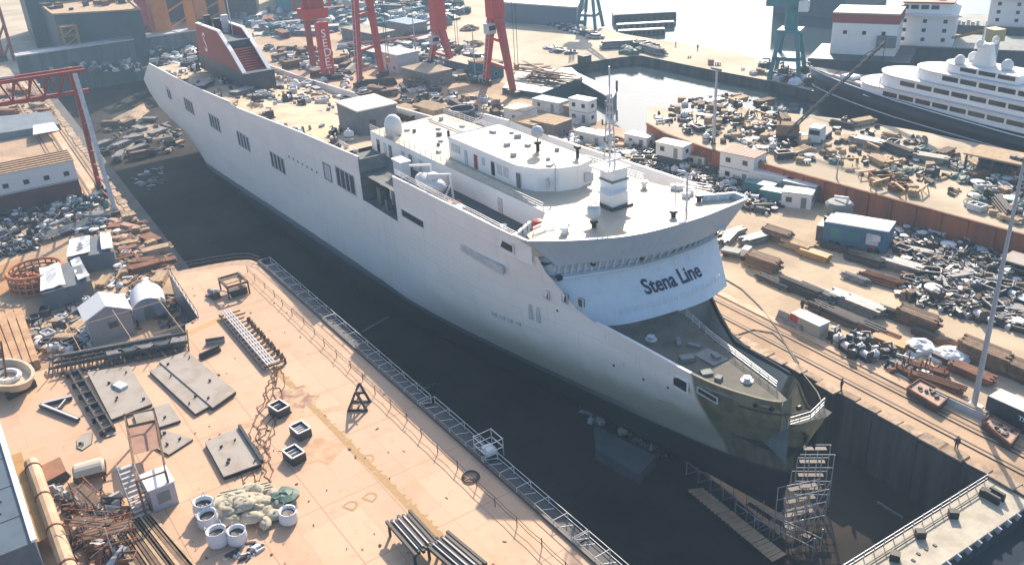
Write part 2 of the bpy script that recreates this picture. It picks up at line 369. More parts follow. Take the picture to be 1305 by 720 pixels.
# half breadth of the shell by height: full and round at deck level, fine at the keel
def pchip(t, tab):
    if t >= tab[0][0]: return tab[0][1]
    if t <= tab[-1][0]: return tab[-1][1]
    n = len(tab); d = [(tab[i + 1][1] - tab[i][1]) / (tab[i + 1][0] - tab[i][0]) for i in range(n - 1)]
    sl = [d[0]] + [(0 if d[i - 1] * d[i] <= 0 else 2 * d[i - 1] * d[i] / (d[i - 1] + d[i])) for i in range(1, n - 1)] + [0]
    for i in range(n - 1):
        if t >= tab[i + 1][0]:
            h = tab[i + 1][0] - tab[i][0]; u = (t - tab[i][0]) / h
            return (2 * u**3 - 3 * u**2 + 1) * tab[i][1] + (u**3 - 2 * u**2 + u) * h * sl[i] + (-2 * u**3 + 3 * u**2) * tab[i + 1][1] + (u**3 - u**2) * h * sl[i + 1]
LINES = [(-7, [(-4, 0), (-20, 2), (-40, 5.2), (-60, 8.6), (-80, 11.0), (-98, 11.6)]),
         (-5.4, [(-4.4, 0), (-10, 1.6), (-20, 3.4), (-40, 7.2), (-60, 10.6), (-80, 13.0), (-94, 13.6)]),
         (-3, [(-4.2, 0), (-10, 2.0), (-20, 4.2), (-40, 8.2), (-60, 11.5), (-80, 13.6), (-88, 13.9)]),
         (1, [(-3.4, 0), (-8, 2.6), (-15, 4.9), (-25, 7.4), (-40, 10.4), (-55, 12.8), (-66, 13.9)]),
         (5, [(-1.7, 0), (-3, 2.2), (-6, 4.3), (-10, 6.0), (-20, 8.2), (-30, 10.2), (-40, 12.2), (-50, 13.5), (-56, 13.9)]),
         (9, [(-.2, 0), (-.7, 3.4), (-1.5, 5.1), (-5, 7.0), (-10, 8.3), (-20, 9.4), (-30, 11.3), (-40, 13.1), (-48, 13.9)]),
         (12, [(.4, 0), (-.4, 4.6), (-3, 7.0), (-9, 8.9), (-20, 9.7), (-25, 10.2), (-32, 11.9), (-40, 13.4), (-46, 13.9)]),
         (16, [(1, 0), (-.4, 5), (-9, 9.4), (-20, 10.2), (-25, 10.8), (-30, 11.6), (-36, 13.3), (-42, 13.9)]),
         (21, [(1, 0), (-.4, 5), (-9, 9.6), (-20, 11), (-25, 12.0), (-32, 13.5), (-36, 13.9)])]
def stem_x(z): return lerp(z, [(l[0], l[1][0][0]) for l in LINES])
def hb(x, z):
    if z <= LINES[0][0]: h = pchip(x, LINES[0][1])
    else:
        h = None
        for (z0, l0), (z1, l1) in zip(LINES, LINES[1:]):
            if z <= z1:
                u = (z - z0) / (z1 - z0); h = pchip(x, l0) * (1 - u) + pchip(x, l1) * u; break
        if h is None: h = pchip(x, LINES[-1][1])
    if x < -165:                                      # run aft: the stern rises out of the floor
        k = (-165 - x) / 50
        h *= lerp(z, [(-7, 1 - .9 * k), (-2, 1 - .45 * k), (2, 1 - .12 * k), (6, 1 - .05 * k), (12, 1 - .02 * k)])
    return max(h, .02)
def keel_z(x):
    return lerp(x, [(-215, 2.2), (-207, .4), (-196, -1.2), (-180, -3.4), (-165, -5.6), (-150, -7), (0, -7)])
zs = [-7, -6.4, -5.6, -4.5, -3, -1, 1, 3, 5, 7, 9, 10.6, 12]
xs = [1.2, .6, 0, -.8, -2, -3.5, -5.5, -8, -11, -14, -17.5, -21, -24.5, -28, -31, -34, -38, -43, -48, -54, -60, -68, -76, -88, -100, -115, -130, -145, -155, -165, -173, -181, -190, -198, -206, -213]
def hull_mat():
    m = bpy.data.materials.new('hull_coating'); m.use_nodes = True; n = m.node_tree.nodes; l = m.node_tree.links
    p = n['Principled BSDF']; p.inputs['Roughness'].default_value = .38
    tc = n.new('ShaderNodeTexCoord'); sx = n.new('ShaderNodeSeparateXYZ'); l.new(tc.outputs['Object'], sx.inputs[0])
    nz = n.new('ShaderNodeTexNoise'); nz.inputs['Scale'].default_value = .35; nz.inputs['Detail'].default_value = 5; l.new(tc.outputs['Object'], nz.inputs['Vector'])
    mp = n.new('ShaderNodeMapping'); mp.inputs['Scale'].default_value = (1, 1, .08); l.new(tc.outputs['Object'], mp.inputs[0])
    st = n.new('ShaderNodeTexNoise'); st.inputs['Scale'].default_value = .9; st.inputs['Detail'].default_value = 4; l.new(mp.outputs[0], st.inputs['Vector'])
    def math_(op, a, b=None, clamp=False):
        k = n.new('ShaderNodeMath'); k.operation = op; k.use_clamp = clamp
        for i, v in enumerate((a, b)):
            if v is None: continue
            if isinstance(v, (int, float)): k.inputs[i].default_value = v
            else: l.new(v, k.inputs[i])
        return k.outputs[0]
    def rng(v, a, b):
        k = n.new('ShaderNodeMapRange'); l.new(v, k.inputs[0]); k.inputs[1].default_value = a; k.inputs[2].default_value = b; k.interpolation_type = 'SMOOTHSTEP'; return k.outputs[0]
    def mix(f, a, b):
        k = n.new('ShaderNodeMix'); k.data_type = 'RGBA'; l.new(f, k.inputs['Factor'])
        for s_, v in (('A', a), ('B', b)):
            if isinstance(v, tuple): k.inputs[s_].default_value = (*v, 1)
            else: l.new(v, k.inputs[s_])
        return k.outputs['Result']
    X, Y, Z = sx.outputs
    wn = math_('MULTIPLY', math_('SUBTRACT', nz.outputs['Fac'], .5), 3.0)
    white = mix(math_('MULTIPLY', rng(st.outputs['Fac'], .55, .8), .35), (.86, .82, .77), (.70, .65, .58))
    cb = n.new('ShaderNodeCombineXYZ'); l.new(sx.outputs[0], cb.inputs[0]); l.new(sx.outputs[2], cb.inputs[1])
    bk = n.new('ShaderNodeTexBrick'); l.new(cb.outputs[0], bk.inputs['Vector']); bk.inputs['Scale'].default_value = 1.0; bk.inputs['Brick Width'].default_value = 9.0; bk.inputs['Row Height'].default_value = 2.6; bk.inputs['Mortar Size'].default_value = .035; bk.inputs['Mortar Smooth'].default_value = .3
    bk.inputs['Color1'].default_value = (1, 1, 1, 1); bk.inputs['Color2'].default_value = (.93, .935, .94, 1); bk.inputs['Mortar'].default_value = (.80, .79, .77, 1)
    mu = n.new('ShaderNodeMix'); mu.data_type = 'RGBA'; mu.blend_type = 'MULTIPLY'; mu.inputs['Factor'].default_value = .9; l.new(white, mu.inputs['A']); l.new(bk.outputs['Color'], mu.inputs['B']); white = mu.outputs['Result']
    m3 = n.new('ShaderNodeMapping'); m3.inputs['Scale'].default_value = (1, 1, .05); l.new(tc.outputs['Object'], m3.inputs[0])
    s3 = n.new('ShaderNodeTexNoise'); s3.inputs['Scale'].default_value = 2.2; s3.inputs['Detail'].default_value = 3; l.new(m3.outputs[0], s3.inputs['Vector'])
    white = mix(math_('MULTIPLY', rng(s3.outputs['Fac'], .66, .80), .5), white, (.42, .34, .27))
    # sand coloured worn primer low down, fading in from midships to the bow
    zz = math_('ADD', Z, wn)
    lowest = math_('MULTIPLY', rng(X, -75, -30), math_('SUBTRACT', 1.0, rng(zz, 2.5, 8.5)))
    c = mix(lowest, white, (.50, .47, .37))
    # bare olive grey steel at the bow
    bow = math_('MULTIPLY', rng(math_('ADD', X, math_('MULTIPLY', wn, .05)), -10.6, -10.0), 1.0)
    olive = mix(rng(st.outputs['Fac'], .4, .62), (.22, .205, .135), (.14, .13, .09))
    c = mix(bow, c, olive)
    # blue grey boot top and dark anti-fouling
    lift = math_('ADD', math_('MULTIPLY', rng(X, -200, -60), 4.0), -3.2)
    zr = math_('SUBTRACT', math_('ADD', Z, math_('MULTIPLY', wn, .10)), lift)
    boot = math_('MULTIPLY', math_('SUBTRACT', 1.0, rng(zr, -.1, .3)), math_('SUBTRACT', 1.0, rng(X, -34, -14)))
    c = mix(boot, c, (.17, .20, .23))
    af = math_('SUBTRACT', 1.0, rng(math_('ADD', zr, math_('MULTIPLY', rng(X, -40, -4), .6)), -1.5, -.7))
    c = mix(af, c, (.045, .045, .05))
    l.new(c, p.inputs['Base Color'])
    # plates pulled in a little between the frames
    wv = n.new('ShaderNodeTexWave'); wv.inputs['Scale'].default_value = .55; wv.bands_direction = 'X'; l.new(tc.outputs['Object'], wv.inputs['Vector'])
    wz = n.new('ShaderNodeTexWave'); wz.inputs['Scale'].default_value = .4; wz.bands_direction = 'Z'; l.new(tc.outputs['Object'], wz.inputs['Vector'])
    b_ = n.new('ShaderNodeBump'); b_.inputs['Strength'].default_value = .10; b_.inputs['Distance'].default_value = .1
    l.new(math_('ADD', math_('ADD', wv.outputs['Fac'], wz.outputs['Fac']), math_('MULTIPLY', nz.outputs['Fac'], 2.0)), b_.inputs['Height']); l.new(b_.outputs[0], p.inputs['Normal'])
    return m
HULL = hull_mat()
FD = 11.0                                            # fore deck
FRONT = -24.0                                        # bridge front
def btop(x):                                         # top of the near shell forward of the bridge
    return lerp(x, [(-32, 18.4), (-30.2, 16.1), (-27, 13.3), (-24.6, 12.5), (-10.4, 12.0), (-1.4, 11.8), (-1.35, 8.6), (2, 8.4)])
def FARLOW(x): return lerp(x, [(-90, 3.3), (-84, 0)])           # the far side of the open after deck is cut lower
def shell_z(x, side=-1):
    if side > 0 and x > -31.99: return keel_z(x), lerp(x, [(-32, 12), (-24, 7.2), (-20, 5.4), (-4, 6.6), (0, 8.4)])
    return keel_z(x), btop(x) if x > -31.99 else top_z(x) - (FARLOW(x) if side > 0 else 0)
NZ = 24
def station(x, side):
    kz, t = shell_z(x, side); r = []
    for i in range(NZ + 1):
        u = i / NZ; z = kz + (t - kz) * u
        sx_ = min(x, stem_x(z))                       # forward stations follow the raked stem
        if x <= -206: sx_ = x + lerp(z, [(0, 7), (9, -2), (15.2, 9.5)]) * (1 if x <= -212 else .45)
        r.append((sx_, side * hb(sx_ if x > -5 else x, z) * (lerp(x, [(-9, 1), (-1, .2)]) if side > 0 else 1), z))
    return r
for side in (-1, 1):
    b = MB(); xx = sorted(set(xs + [-65.2, -76.3, -24.6, -32.02, -30.2, -27, -10.4, -1.42, -1.34, -26, -29, -4.5]), reverse=True)
    rings = [station(x, side) for x in xx]; n = NZ + 1; fs = []
    for k in range(len(rings) - 1):
        for j in range(NZ):
            if side < 0 and xx[k] <= -65.1 and xx[k + 1] >= -76.4 and rings[k][j][2] > 13.2: continue   # the open recess
            fs.append((k * n + j, k * n + j + 1, (k + 1) * n + j + 1, (k + 1) * n + j))
    b.add([p for r in rings for p in r], fs)
    if side < 0:
        last = rings[-1]; far = station(xx[-1], 1); bb = MB(); bb.loft([last[:20], far[:20]], False); bb.build('transom', HULL, ship)
    o = b.build('hull', HULL, ship, smooth=True)
b = MB(); kx = [x for x in xs if x > -207]            # flat of bottom
for x0, x1 in zip(kx, kx[1:]):
    z0, z1 = keel_z(x0), keel_z(x1); y0, y1 = hb(x0, z0), hb(x1, z1)
    b.sheet([(min(x0, stem_x(z0)), -y0, z0), (min(x0, stem_x(z0)), y0, z0), (x1, y1, z1), (x1, -y1, z1)])
b.build('bottom', HULL, ship)
# bulwark thickness: a rail cap that follows the shell's top
def cap(x0, x1, side, m, w_=.28, nm='bulwark_cap', n=24):
    bb = MB(); r = []
    for i in range(n + 1):
        x = x0 + (x1 - x0) * i / n; kz, t = shell_z(x, side); y = hb(x, t)
        r.append([(x, side * (y + .03), t - .02), (x, side * (y + .03), t + .10), (x, side * max(y - w_, 0), t + .10), (x, side * max(y - w_, 0), t - .02)])
    bb.loft(r, True, True, True); return bb.build(nm, m, ship)
for sd_ in (-1, 1):
    cap(-65.3, -32.1, sd_, WHITE); cap(-137.1, -76.4, sd_, WHITE); cap(-203, -137.4, sd_, WHITE)
cap(-24.4, -10.5, -1, WHITE, n=24); cap(-10.45, -1.45, -1, mat('olive_steel', (.17, .165, .11), .7, (.105, .10, .07), .8, .7), n=20)
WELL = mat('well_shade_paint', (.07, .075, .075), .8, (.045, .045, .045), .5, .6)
# inner face of the bulwarks
def inner(x0, x1, side, zb, m, nm='bulwark_plate', n=20, off=.25):
    bb = MB(); r = []
    for i in range(n + 1):
        x = x0 + (x1 - x0) * i / n; kz, t = shell_z(x, side); y = max(hb(x, t) * (lerp(x, [(-9, 1), (-1, .2)]) if side > 0 else 1) - off, .01)
        r.append([(x, side * y, zb(x)), (x, side * y, t)])
    bb.loft(r, False); return bb.build(nm, m, ship)
for sd_ in (-1, 1):
    inner(-65.3, -32.1, sd_, lambda x: 17.9, WHITE)
    inner(-203, -76.4, sd_, lambda x: 10.0, WHITE)
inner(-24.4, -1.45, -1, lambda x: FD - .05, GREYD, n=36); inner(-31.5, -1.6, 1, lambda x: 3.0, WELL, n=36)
# decks
def deck(nm, x0, x1, zf, m, n=30, off=.1, ylim=None, ymin=None):
    bb = MB(); r = []
    for i in range(n + 1):
        x = x0 + (x1 - x0) * i / n; y = max(hb(x, zf(x)) - off, .02)
        a = -y if ymin is None else ymin; c_ = y if ylim is None else min(y, ylim)
        r.append([(x, a, zf(x)), (x, c_, zf(x))])
    bb.loft(r, False); return bb.build(nm, m, ship)
FDM = mat('fore_deck_paint', (.125, .12, .095), .8, (.07, .065, .055), .35, .75, bump=.15)
DEDGE = lambda x: lerp(x, [(-26, 8.6), (-25, 8.0), (-22.6, .8), (-20.9, .6), (-15, -1.1), (-4, -3.3), (-1.4, -4.2)])
bb = MB(); r = []
for i in range(41):
    x = -27 + 25.6 * i / 40; r.append([(x, -hb(x, FD) + .05, FD), (x, DEDGE(x), FD)])
bb.loft(r, False); bb.build('fore_deck', FDM, ship)
MB().loft([[(x, DEDGE(x), 3.6), (x, DEDGE(x), FD + .02)] for x in (-21, -15, -4, -1.4)], False).build('well_bulkhead', GREYD, ship)
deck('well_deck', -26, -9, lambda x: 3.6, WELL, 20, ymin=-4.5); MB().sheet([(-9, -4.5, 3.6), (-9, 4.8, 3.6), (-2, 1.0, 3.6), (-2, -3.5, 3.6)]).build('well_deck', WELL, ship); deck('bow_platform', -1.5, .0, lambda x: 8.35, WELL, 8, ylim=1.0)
MB().sheet([(-1.4, -hb(-1.4, FD), 8.3), (-1.4, DEDGE(-1.4), 8.3), (-1.4, DEDGE(-1.4), 11.8), (-1.4, -hb(-1.4, FD), 11.8)]).build('bow_bulkhead', MATS['olive_steel'], ship)
MB().sheet([(-23.4, .6, 3.6), (-25.2, 8.6, 3.6), (-25.2, 8.6, FD), (-23.4, .6, FD)]).build('well_bulkhead', GREYD, ship)
AFTD = lambda x: lerp(x, [(-205, 13.7), (-137, 15.6), (-88, 18.4)])
SANDD = mat('weathered_deck', (.55, .41, .26), .85, (.30, .24, .19), .14, .7, bump=.2, lo=.42, hi=.6)
def AFT(x, y): return AFTD(x) - max(0, FARLOW(x) * (y + 6) / 19 * .95)
bb = MB(); r = []
for i in range(31):
    x = -204 + 117.8 * i / 30; h_ = hb(x, 14) - .1; r.append([(x, -h_ + 2 * h_ * j / 8, AFT(x, -h_ + 2 * h_ * j / 8)) for j in range(9)])
bb.loft(r, False); bb.build('aft_deck', SANDD, ship)
deck('promenade_deck', -86.3, -31, lambda x: 17.9, mat('dark_deck_paint', (.075, .09, .10), .7, (.05, .06, .065), .4, .6), 16)
deck('car_deck', -86.3, -60, lambda x: 13.4, GREYD, 6)
# recess: dark bay cut into the side
b = MB(); b.box((-70.8, -9.2, 13.42), (10.9, .2, 4.4)); b.box((-76.4, -11.6, 13.42), (.2, 4.6, 6.6)); b.box((-65.1, -11.6, 13.42), (.2, 4.6, 4.4)); b.build('recess_plating', GREYD, ship)
pl = MB().box((0, 0, 0), (.5, .5, 4.3)).mesh('pillar', WHITE)
for x in (-74.6, -71.6, -68.6): put('pillar', pl, ship, (x, -11.2, 13.45))
MB().box((-73.3, -12.2, 13.45), (1.2, .9, 2.6)).box((-70.3, -12.6, 13.45), (.8, .8, 1.6)).build('deck_machinery', GREY, ship)
# side openings
def hole(nm, cx, cz, w_, h_, m=GLASS, frame=None, rake=0.0, y=None):
    y = -(hb(cx, cz)) - .02 if y is None else y
    f = MB(); dz = rake * w_ / 2
    f.add([(cx - w_ / 2, y, cz - h_ / 2 - dz), (cx + w_ / 2, y, cz - h_ / 2 + dz), (cx + w_ / 2, y, cz + h_ / 2 + dz), (cx - w_ / 2, y, cz + h_ / 2 - dz)] +
          [(cx - w_ / 2, y + .3, cz - h_ / 2 - dz), (cx + w_ / 2, y + .3, cz - h_ / 2 + dz), (cx + w_ / 2, y + .3, cz + h_ / 2 + dz), (cx - w_ / 2, y + .3, cz + h_ / 2 - dz)],
          [(0, 1, 2, 3), (0, 1, 5, 4), (1, 2, 6, 5), (2, 3, 7, 6), (3, 0, 4, 7)])
    o = f.build(nm, m, ship)
    if frame:
        t = .16; fb = MB()
        for a, c_ in (((cx - w_ / 2 - t / 2, cz - h_ / 2 - t), (cx - w_ / 2 - t / 2, cz + h_ / 2 + t)), ((cx + w_ / 2 + t / 2, cz - h_ / 2 - t), (cx + w_ / 2 + t / 2, cz + h_ / 2 + t)),
                     ((cx - w_ / 2, cz - h_ / 2 - t / 2), (cx + w_ / 2, cz - h_ / 2 - t / 2)), ((cx - w_ / 2, cz + h_ / 2 + t / 2), (cx + w_ / 2, cz + h_ / 2 + t / 2))):
            fb.bar((a[0], y - .03, a[1]), (c_[0], y - .03, c_[1]), t, .12)
        fb.build('frame', frame, o)
    return o
VENT = mat('vent_shade', (.018, .022, .035), .6)
for xc, n in ((-187.8, 2), (-170.3, 4), (-151, 4), (-132.5, 4), (-113.6, 4)):
    for i in range(n): hole('vent', xc + (i - (n - 1) / 2) * 1.85, 10.25 + .1 * (xc > -120), 1.2, 2.9, VENT, GREYW)
hole('loading_door', -82.2, 15.1, 6.8, 3.1, BLUEBLK, GREYW); hole('side_door', -89.4, 14.7, 2.7, 2.6, GREYW, GREYD)
for x in (-84, -82.2, -80.6): MB().box((x, -13.98, 13.6), (.18, .12, 3.0)).build('door_bar', GREYW, ship)
hole('slot', -60.1, 15.4, 6.4, 1.05, BLACK, WHITE); hole('slot', -37.0, 19.0, 3.6, .95, BLACK, WHITE, .05)
MB().box((-42.3, -13.9, 14.9), (9.6, .3, 1.05)).build('side_plate', GREYW, ship)
for x, z in ((-31.4, 14.0), (-28.7, 14.3), (-26.3, 14.5)):
    hole('porthole', x, z, .75, .95, BLUEBLK, GREYW)
for i in range(7): hole('porthole', -107 + i * 2.1, 13.1 + .05 * i, .5, .4, VENT)
for x in (-34.3, -33.1): MB().box((x, -hb(x, 11) - .02, 9.6), (.7, .12, 2.1)).build('patch_plate', GREYW, ship)
for i in range(4): MB().box((-41.6 + i * 1.5, -hb(-41.6 + i * 1.5, 7.8) - .02, 7.3 + .1 * i), (1.0, .1, .5)).build('patch_plate', GREYW, ship)
for x, z in ((-30, 12.2), (-22.2, 7.6), (-18, 7.5), (-14.3, 8.2), (-11.4, 9.0)):
    MB().tube((x, -hb(x, z) - .05, z), (x, -hb(x, z) + .1, z), .16, 8).build('hull_stud', BLACK, ship)
for x0, z0, w_, h_ in ((-12.0, 10.0, 2.0, 1.2), (-8.4, 10.3, 2.6, .5)):
    hole('mooring_port', x0, z0, w_, h_, BLACK, WHITE if x0 < -10 else GREYW, 0, -max(hb(x0 - w_ / 2, z0), hb(x0 + w_ / 2, z0)) - .03)
for x in (-3.6, -2.2, -.6):
    MB().tube((x, -hb(x, 10.9) - .08, 10.9), (x, -hb(x, 10.9) + .3, 10.9), .27, 10).build('fairlead', BLACK, ship)
b = MB(); pts = [(-5.2 + .6 * i, -hb(-5.2 + .6 * i, 10.2) - .12, 10.2) for i in range(9)]
b.path(pts, .1, 5); b.build('rubbing_bar', DARK, ship)
b = MB(); ptz = [(-17.2, 5.0), (-14.4, 5.6), (-13.2, 4.4), (-16.2, 4.0)]; b.sheet([(x, -hb(x, z) - .06, z) for x, z in ptz]); b.build('primer_patch', mat('pale_primer', (.52, .50, .36), .6), ship)
# ---- superstructure: roof deck, side wall, promenade railing
b = MB(); ROOF = 21.0
out = [(-86, -7.0), (-38, -6.9), (-34.5, -10.2), (-32.5, -11.5)] + [(-32.5, 11.5), (-34.5, 10.2), (-38, 9.5), (-86, 7.0)]
b.prism(out, 17.9, ROOF, cap=True); b.build('deck_house', [WHITE], ship)
# bridge front: bowed wall from the fore deck to the bridge, wings and flared visor
PLAN = [(11.0, [(-25.6, -8.9), (-23.9, -5.8), (-22.8, -.7), (-22.4, 5.4), (-23.6, 10.2)]),
        (16.0, [(-31.2, -11.0), (-29.2, -6.1), (-27.3, -.4), (-26.9, 7.0), (-27.8, 12.2)]),
        (18.3, [(-31.0, -11.0), (-28.7, -6.6), (-26.0, -1.4), (-25.2, 5.2), (-26.2, 12.4)]),
        (21.7, [(-30.9, -14.6), (-27.4, -10.2), (-24.3, -4.2), (-23.2, 3.6), (-23.4, 9.2), (-23.7, 13.1)])]
def catmull(p, u):
    n_ = len(p) - 1; f = min(max(u, 0), 1) * n_; i = min(int(f), n_ - 1); t = f - i
    g = lambda k: p[k] if 0 <= k <= n_ else ((2 * p[0][0] - p[1][0], 2 * p[0][1] - p[1][1]) if k < 0 else (2 * p[n_][0] - p[n_ - 1][0], 2 * p[n_][1] - p[n_ - 1][1]))
    a, b_, c, d = g(i - 1), g(i), g(i + 1), g(i + 2)
    return tuple(.5 * (2 * b_[k] + (c[k] - a[k]) * t + (2 * a[k] - 5 * b_[k] + 4 * c[k] - d[k]) * t * t + (3 * b_[k] - a[k] - 3 * c[k] + d[k]) * t**3) for k in (0, 1))
def front_pt(z, u, o=0.0, s=1.0):
    for (z0, p0), (z1, p1) in zip(PLAN, PLAN[1:]):
        if z <= z1 or z1 == PLAN[-1][0]:
            k = max(0, min(1.2, (z - z0) / (z1 - z0))); a, c = catmull(p0, u), catmull(p1, u)
            return Vector((a[0] + (c[0] - a[0]) * k + o, (a[1] + (c[1] - a[1]) * k - .8) * s + .8, z))
def front_ring(z, o=0.0, n=28, s=1.0): return [tuple(front_pt(z, i / n, o, s)) for i in range(n + 1)]
NF = 28
SW = mat('bridge_front_blue_shade', (.62, .68, .72), .42, (.5, .55, .58), .6, .35)  # white wall; its blue sky-lit shade is put into the colour
wall_r = [front_ring(z) for z in (10.9, 12.2, 13.5, 14.8, 16.05)]
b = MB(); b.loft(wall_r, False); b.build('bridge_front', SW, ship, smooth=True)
for sgn, i in ((-1, 0), (1, NF)):                     # rounded corners between the front and the side shell
    b = MB(); rr = []
    for r_ in wall_r:
        p = r_[i]
        if sgn > 0: rr.append([p, (p[0] - 4, p[1] - .2, p[2]), (p[0] - 9, p[1] - .4, p[2])]); continue
        q = (p[0] - 1.6, sgn * (hb(p[0] - 1.6, p[2]) - .02), p[2]); rr.append([p, ((p[0] * .75 + q[0] * .25) + .1, p[1] * .55 + q[1] * .45 + sgn * .12, p[2]), q])
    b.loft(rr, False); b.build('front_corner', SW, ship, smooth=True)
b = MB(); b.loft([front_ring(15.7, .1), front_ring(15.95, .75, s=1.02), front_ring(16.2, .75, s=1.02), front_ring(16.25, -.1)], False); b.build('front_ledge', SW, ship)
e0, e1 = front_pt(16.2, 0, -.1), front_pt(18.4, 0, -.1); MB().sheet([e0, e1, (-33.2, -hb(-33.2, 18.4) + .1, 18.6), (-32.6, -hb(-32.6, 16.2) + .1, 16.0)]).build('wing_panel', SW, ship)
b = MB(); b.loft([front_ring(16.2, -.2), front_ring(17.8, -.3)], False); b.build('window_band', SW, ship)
for i in range(24):
    t0 = .025 + i * .95 / 24 + .006; t1 = t0 + .95 / 24 - .012
    MB().sheet([front_pt(16.6, t0, -.12), front_pt(16.6, t1, -.12), front_pt(17.35, t1, -.18), front_pt(17.35, t0, -.18)]).build('bridge_window', mat('bridge_glass', (.52, .57, .61), .25), ship)
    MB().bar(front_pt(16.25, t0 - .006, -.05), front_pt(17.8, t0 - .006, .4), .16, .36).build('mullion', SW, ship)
for t in (.22, .47): MB().tube(front_pt(17.3, t, .2), front_pt(17.3, t, .7), .22, 8).build('camera_lamp', BLACK, ship)
b = MB(); b.loft([front_ring(17.6, -.2), front_ring(17.7, .65), front_ring(21.75, .05), front_ring(21.8, -.35), front_ring(20.5, -1.0)], False); b.build('visor', mat('visor_blue_shade', (.44, .52, .58), .4, (.37, .44, .5), .5, .4), ship)  # white visor with its bluish shade put into the colour
c0 = front_pt(17.0, 0, .0); MB().prism([(c0.x - .25, c0.y + .15), (-34.6, -9.0), (-36.5, -12.6), (-33.6, -12.7)][::-1], 15.6, 18.5).build('wing_root', SW, ship)
# bridge roof with its wings
rim = front_ring(20.6, -.7)
b = MB(); pts = [(x, y) for x, y, z in rim] + [(-30.5, 12.6), (-34.8, 10.2), (-34.8, -9.6), (-34.0, -12.6)]
b.prism(pts, 19.2, ROOF + .03); b.build('bridge_roof', [ROOFW], ship)
for sgn, u in ((-1, 0.0), (1, 1.0)):                  # wing ends and backs
    A = front_pt(21.75, u); B_ = front_pt(17.7, u, .6); A2 = A + Vector((-2.3, sgn * .1, 0)); B2 = B_ + Vector((-2.2, 0, 0)); A3 = A2 + Vector((-2.0, -sgn * 3.6, 0)); B3 = Vector((A3.x, A3.y, 18.3))
    b = MB(); b.add([A, A2, B2, B_], [(0, 1, 2, 3)]); b.add([A2, A3, B3, B2], [(0, 1, 2, 3)]); b.build('wing_plate', mat('visor_blue_shade', (0, 0, 0)), ship)
    MB().bar(A + Vector((-.2, 0, .05)), A2 + Vector((0, 0, .05)), .3, .14).bar(A2 + Vector((0, 0, .05)), A3 + Vector((0, 0, .05)), .3, .14).build('wing_cap', WHITE, ship)
    MB().sheet([B_, B2, B3, B3 + Vector((4, 0, 0))]).build('wing_floor', WHITE, ship)
    for i in range(4): p = B_ + Vector((-.5 - .6 * i, -sgn * .1, -.05)); MB().bar(p, p + Vector((-.3, -sgn * (1.3 + .1 * i), -1.9)), .14).build('wing_bracket', WHITE, ship)
    MB().box(tuple(front_pt(15.9, .01 if u < .5 else .99, .6)), (.7, .7, .5)).build('wing_lamp', BLACK, ship)
    for i in range(3): p = A3.lerp(A2, .2 + .3 * i); MB().box((p.x, p.y, ROOF), (.1, .1, 1.0)).build('wing_post', DARK if sgn < 0 else WHITE, ship)
MB().sheet([front_pt(21.0, 0.0, -.6), front_pt(21.0, .12, -1.2), (-33.2, -9.0, 21.04), (-33.4, -12.2, 21.04)]).build('wing_deck', GREYD, ship)
# white deck coating of the roof, its railings
deckroof = MB(); deckroof.sheet([(p[0], p[1], ROOF + .012) for p in out]); deckroof.build('roof_coating', ROOFW, ship)
def railing(pts, z, h=1.05, step=1.6, m=PALE, nm='railing', par=ship):
    bb = MB()
    for a, c_ in zip(pts, pts[1:]):
        A = Vector((*a, z)); C = Vector((*c_, z)); L_ = (C - A).length; k = max(1, int(L_ / step))
        for i in range(k + 1): p = A.lerp(C, i / k); bb.box((p.x, p.y, z), (.06, .06, h))
        for hh in (.4, .72, h): bb.bar(A + Vector((0, 0, hh)), C + Vector((0, 0, hh)), .05)
    return bb.build(nm, m, par)
railing([(-86, -6.9), (-66, -6.9)], ROOF); railing([(-65, -6.85), (-38.5, -6.8)], ROOF); railing([(-84, -13.4), (-77, -13.4)], 20.4, .9)
railing([(-65, -13.55), (-34, -13.5)], 20.3, 1.0, 2.0)
railing([(-86, 6.9), (-38, 9.2)], ROOF)
# upper deck house with its bowed front end
uh = [(-65, -4.4), (-47.4, -4.5), (-44.6, -3.4), (-42.6, -1.2), (-41.8, 1.4), (-42.6, 4.2), (-43.6, 4.5), (-65, 4.5)]
b = MB(); b.m = 0; b.prism(uh, ROOF, 24.1, cap=False); b.m = 1; b.sheet([(x, y, 24.1) for x, y in uh]); b.build('upper_house', [WHITE, ROOFW], ship)
b = MB(); k = len(uh); o2 = [(x * 1.0 + (0.15 if x > -60 else -.15), y * 1.03) for x, y in uh]
b.prism(o2, 23.9, 24.2, cap=False); b.build('roof_edge', WHITE, ship)
for x, w_, h0, h1, m in ((-63, 2.2, 1.2, 2.3, GREYW), (-60.2, .7, 0, 2.1, GREYW), (-57.6, .8, .1, 2.1, REDD), (-55.6, .7, 1.1, 2.2, GREYW), (-53.2, .8, .3, 2.2, GLASS), (-51.6, 1.2, .8, 2.2, GREYW), (-50.0, 1.2, .8, 2.2, GREYW), (-47.2, .8, .1, 2.1, GREYD)):
    MB().box((x, -4.48, ROOF + h0), (w_, .12, h1 - h0)).build('house_door' if h0 < .2 else 'house_window', m, ship)
MB().box((-43.2, -2.6, ROOF + .7), (.3, 1.4, 1.2), .75).build('house_vent', GREYW, ship); MB().box((-41.75, 3.0, ROOF + .6), (.3, 1.2, 1.2), -.25).build('house_vent', GREYW, ship)
MB().path([(-43.0, -1.6, ROOF), (-42.75, -1.65, 24.6), (-42.75, -1.95, 25.0)], .09, 6).build('exhaust_pipe', GREYW, ship)
b = MB(); b.tube((-50.5, 1.2, 24.1), (-50.5, 1.2, 25.1), .25).tube((-50.5, 1.2, 25.1), (-50.5, 1.2, 25.5), .5, 8); b.build('antenna_base', BLACK, ship)
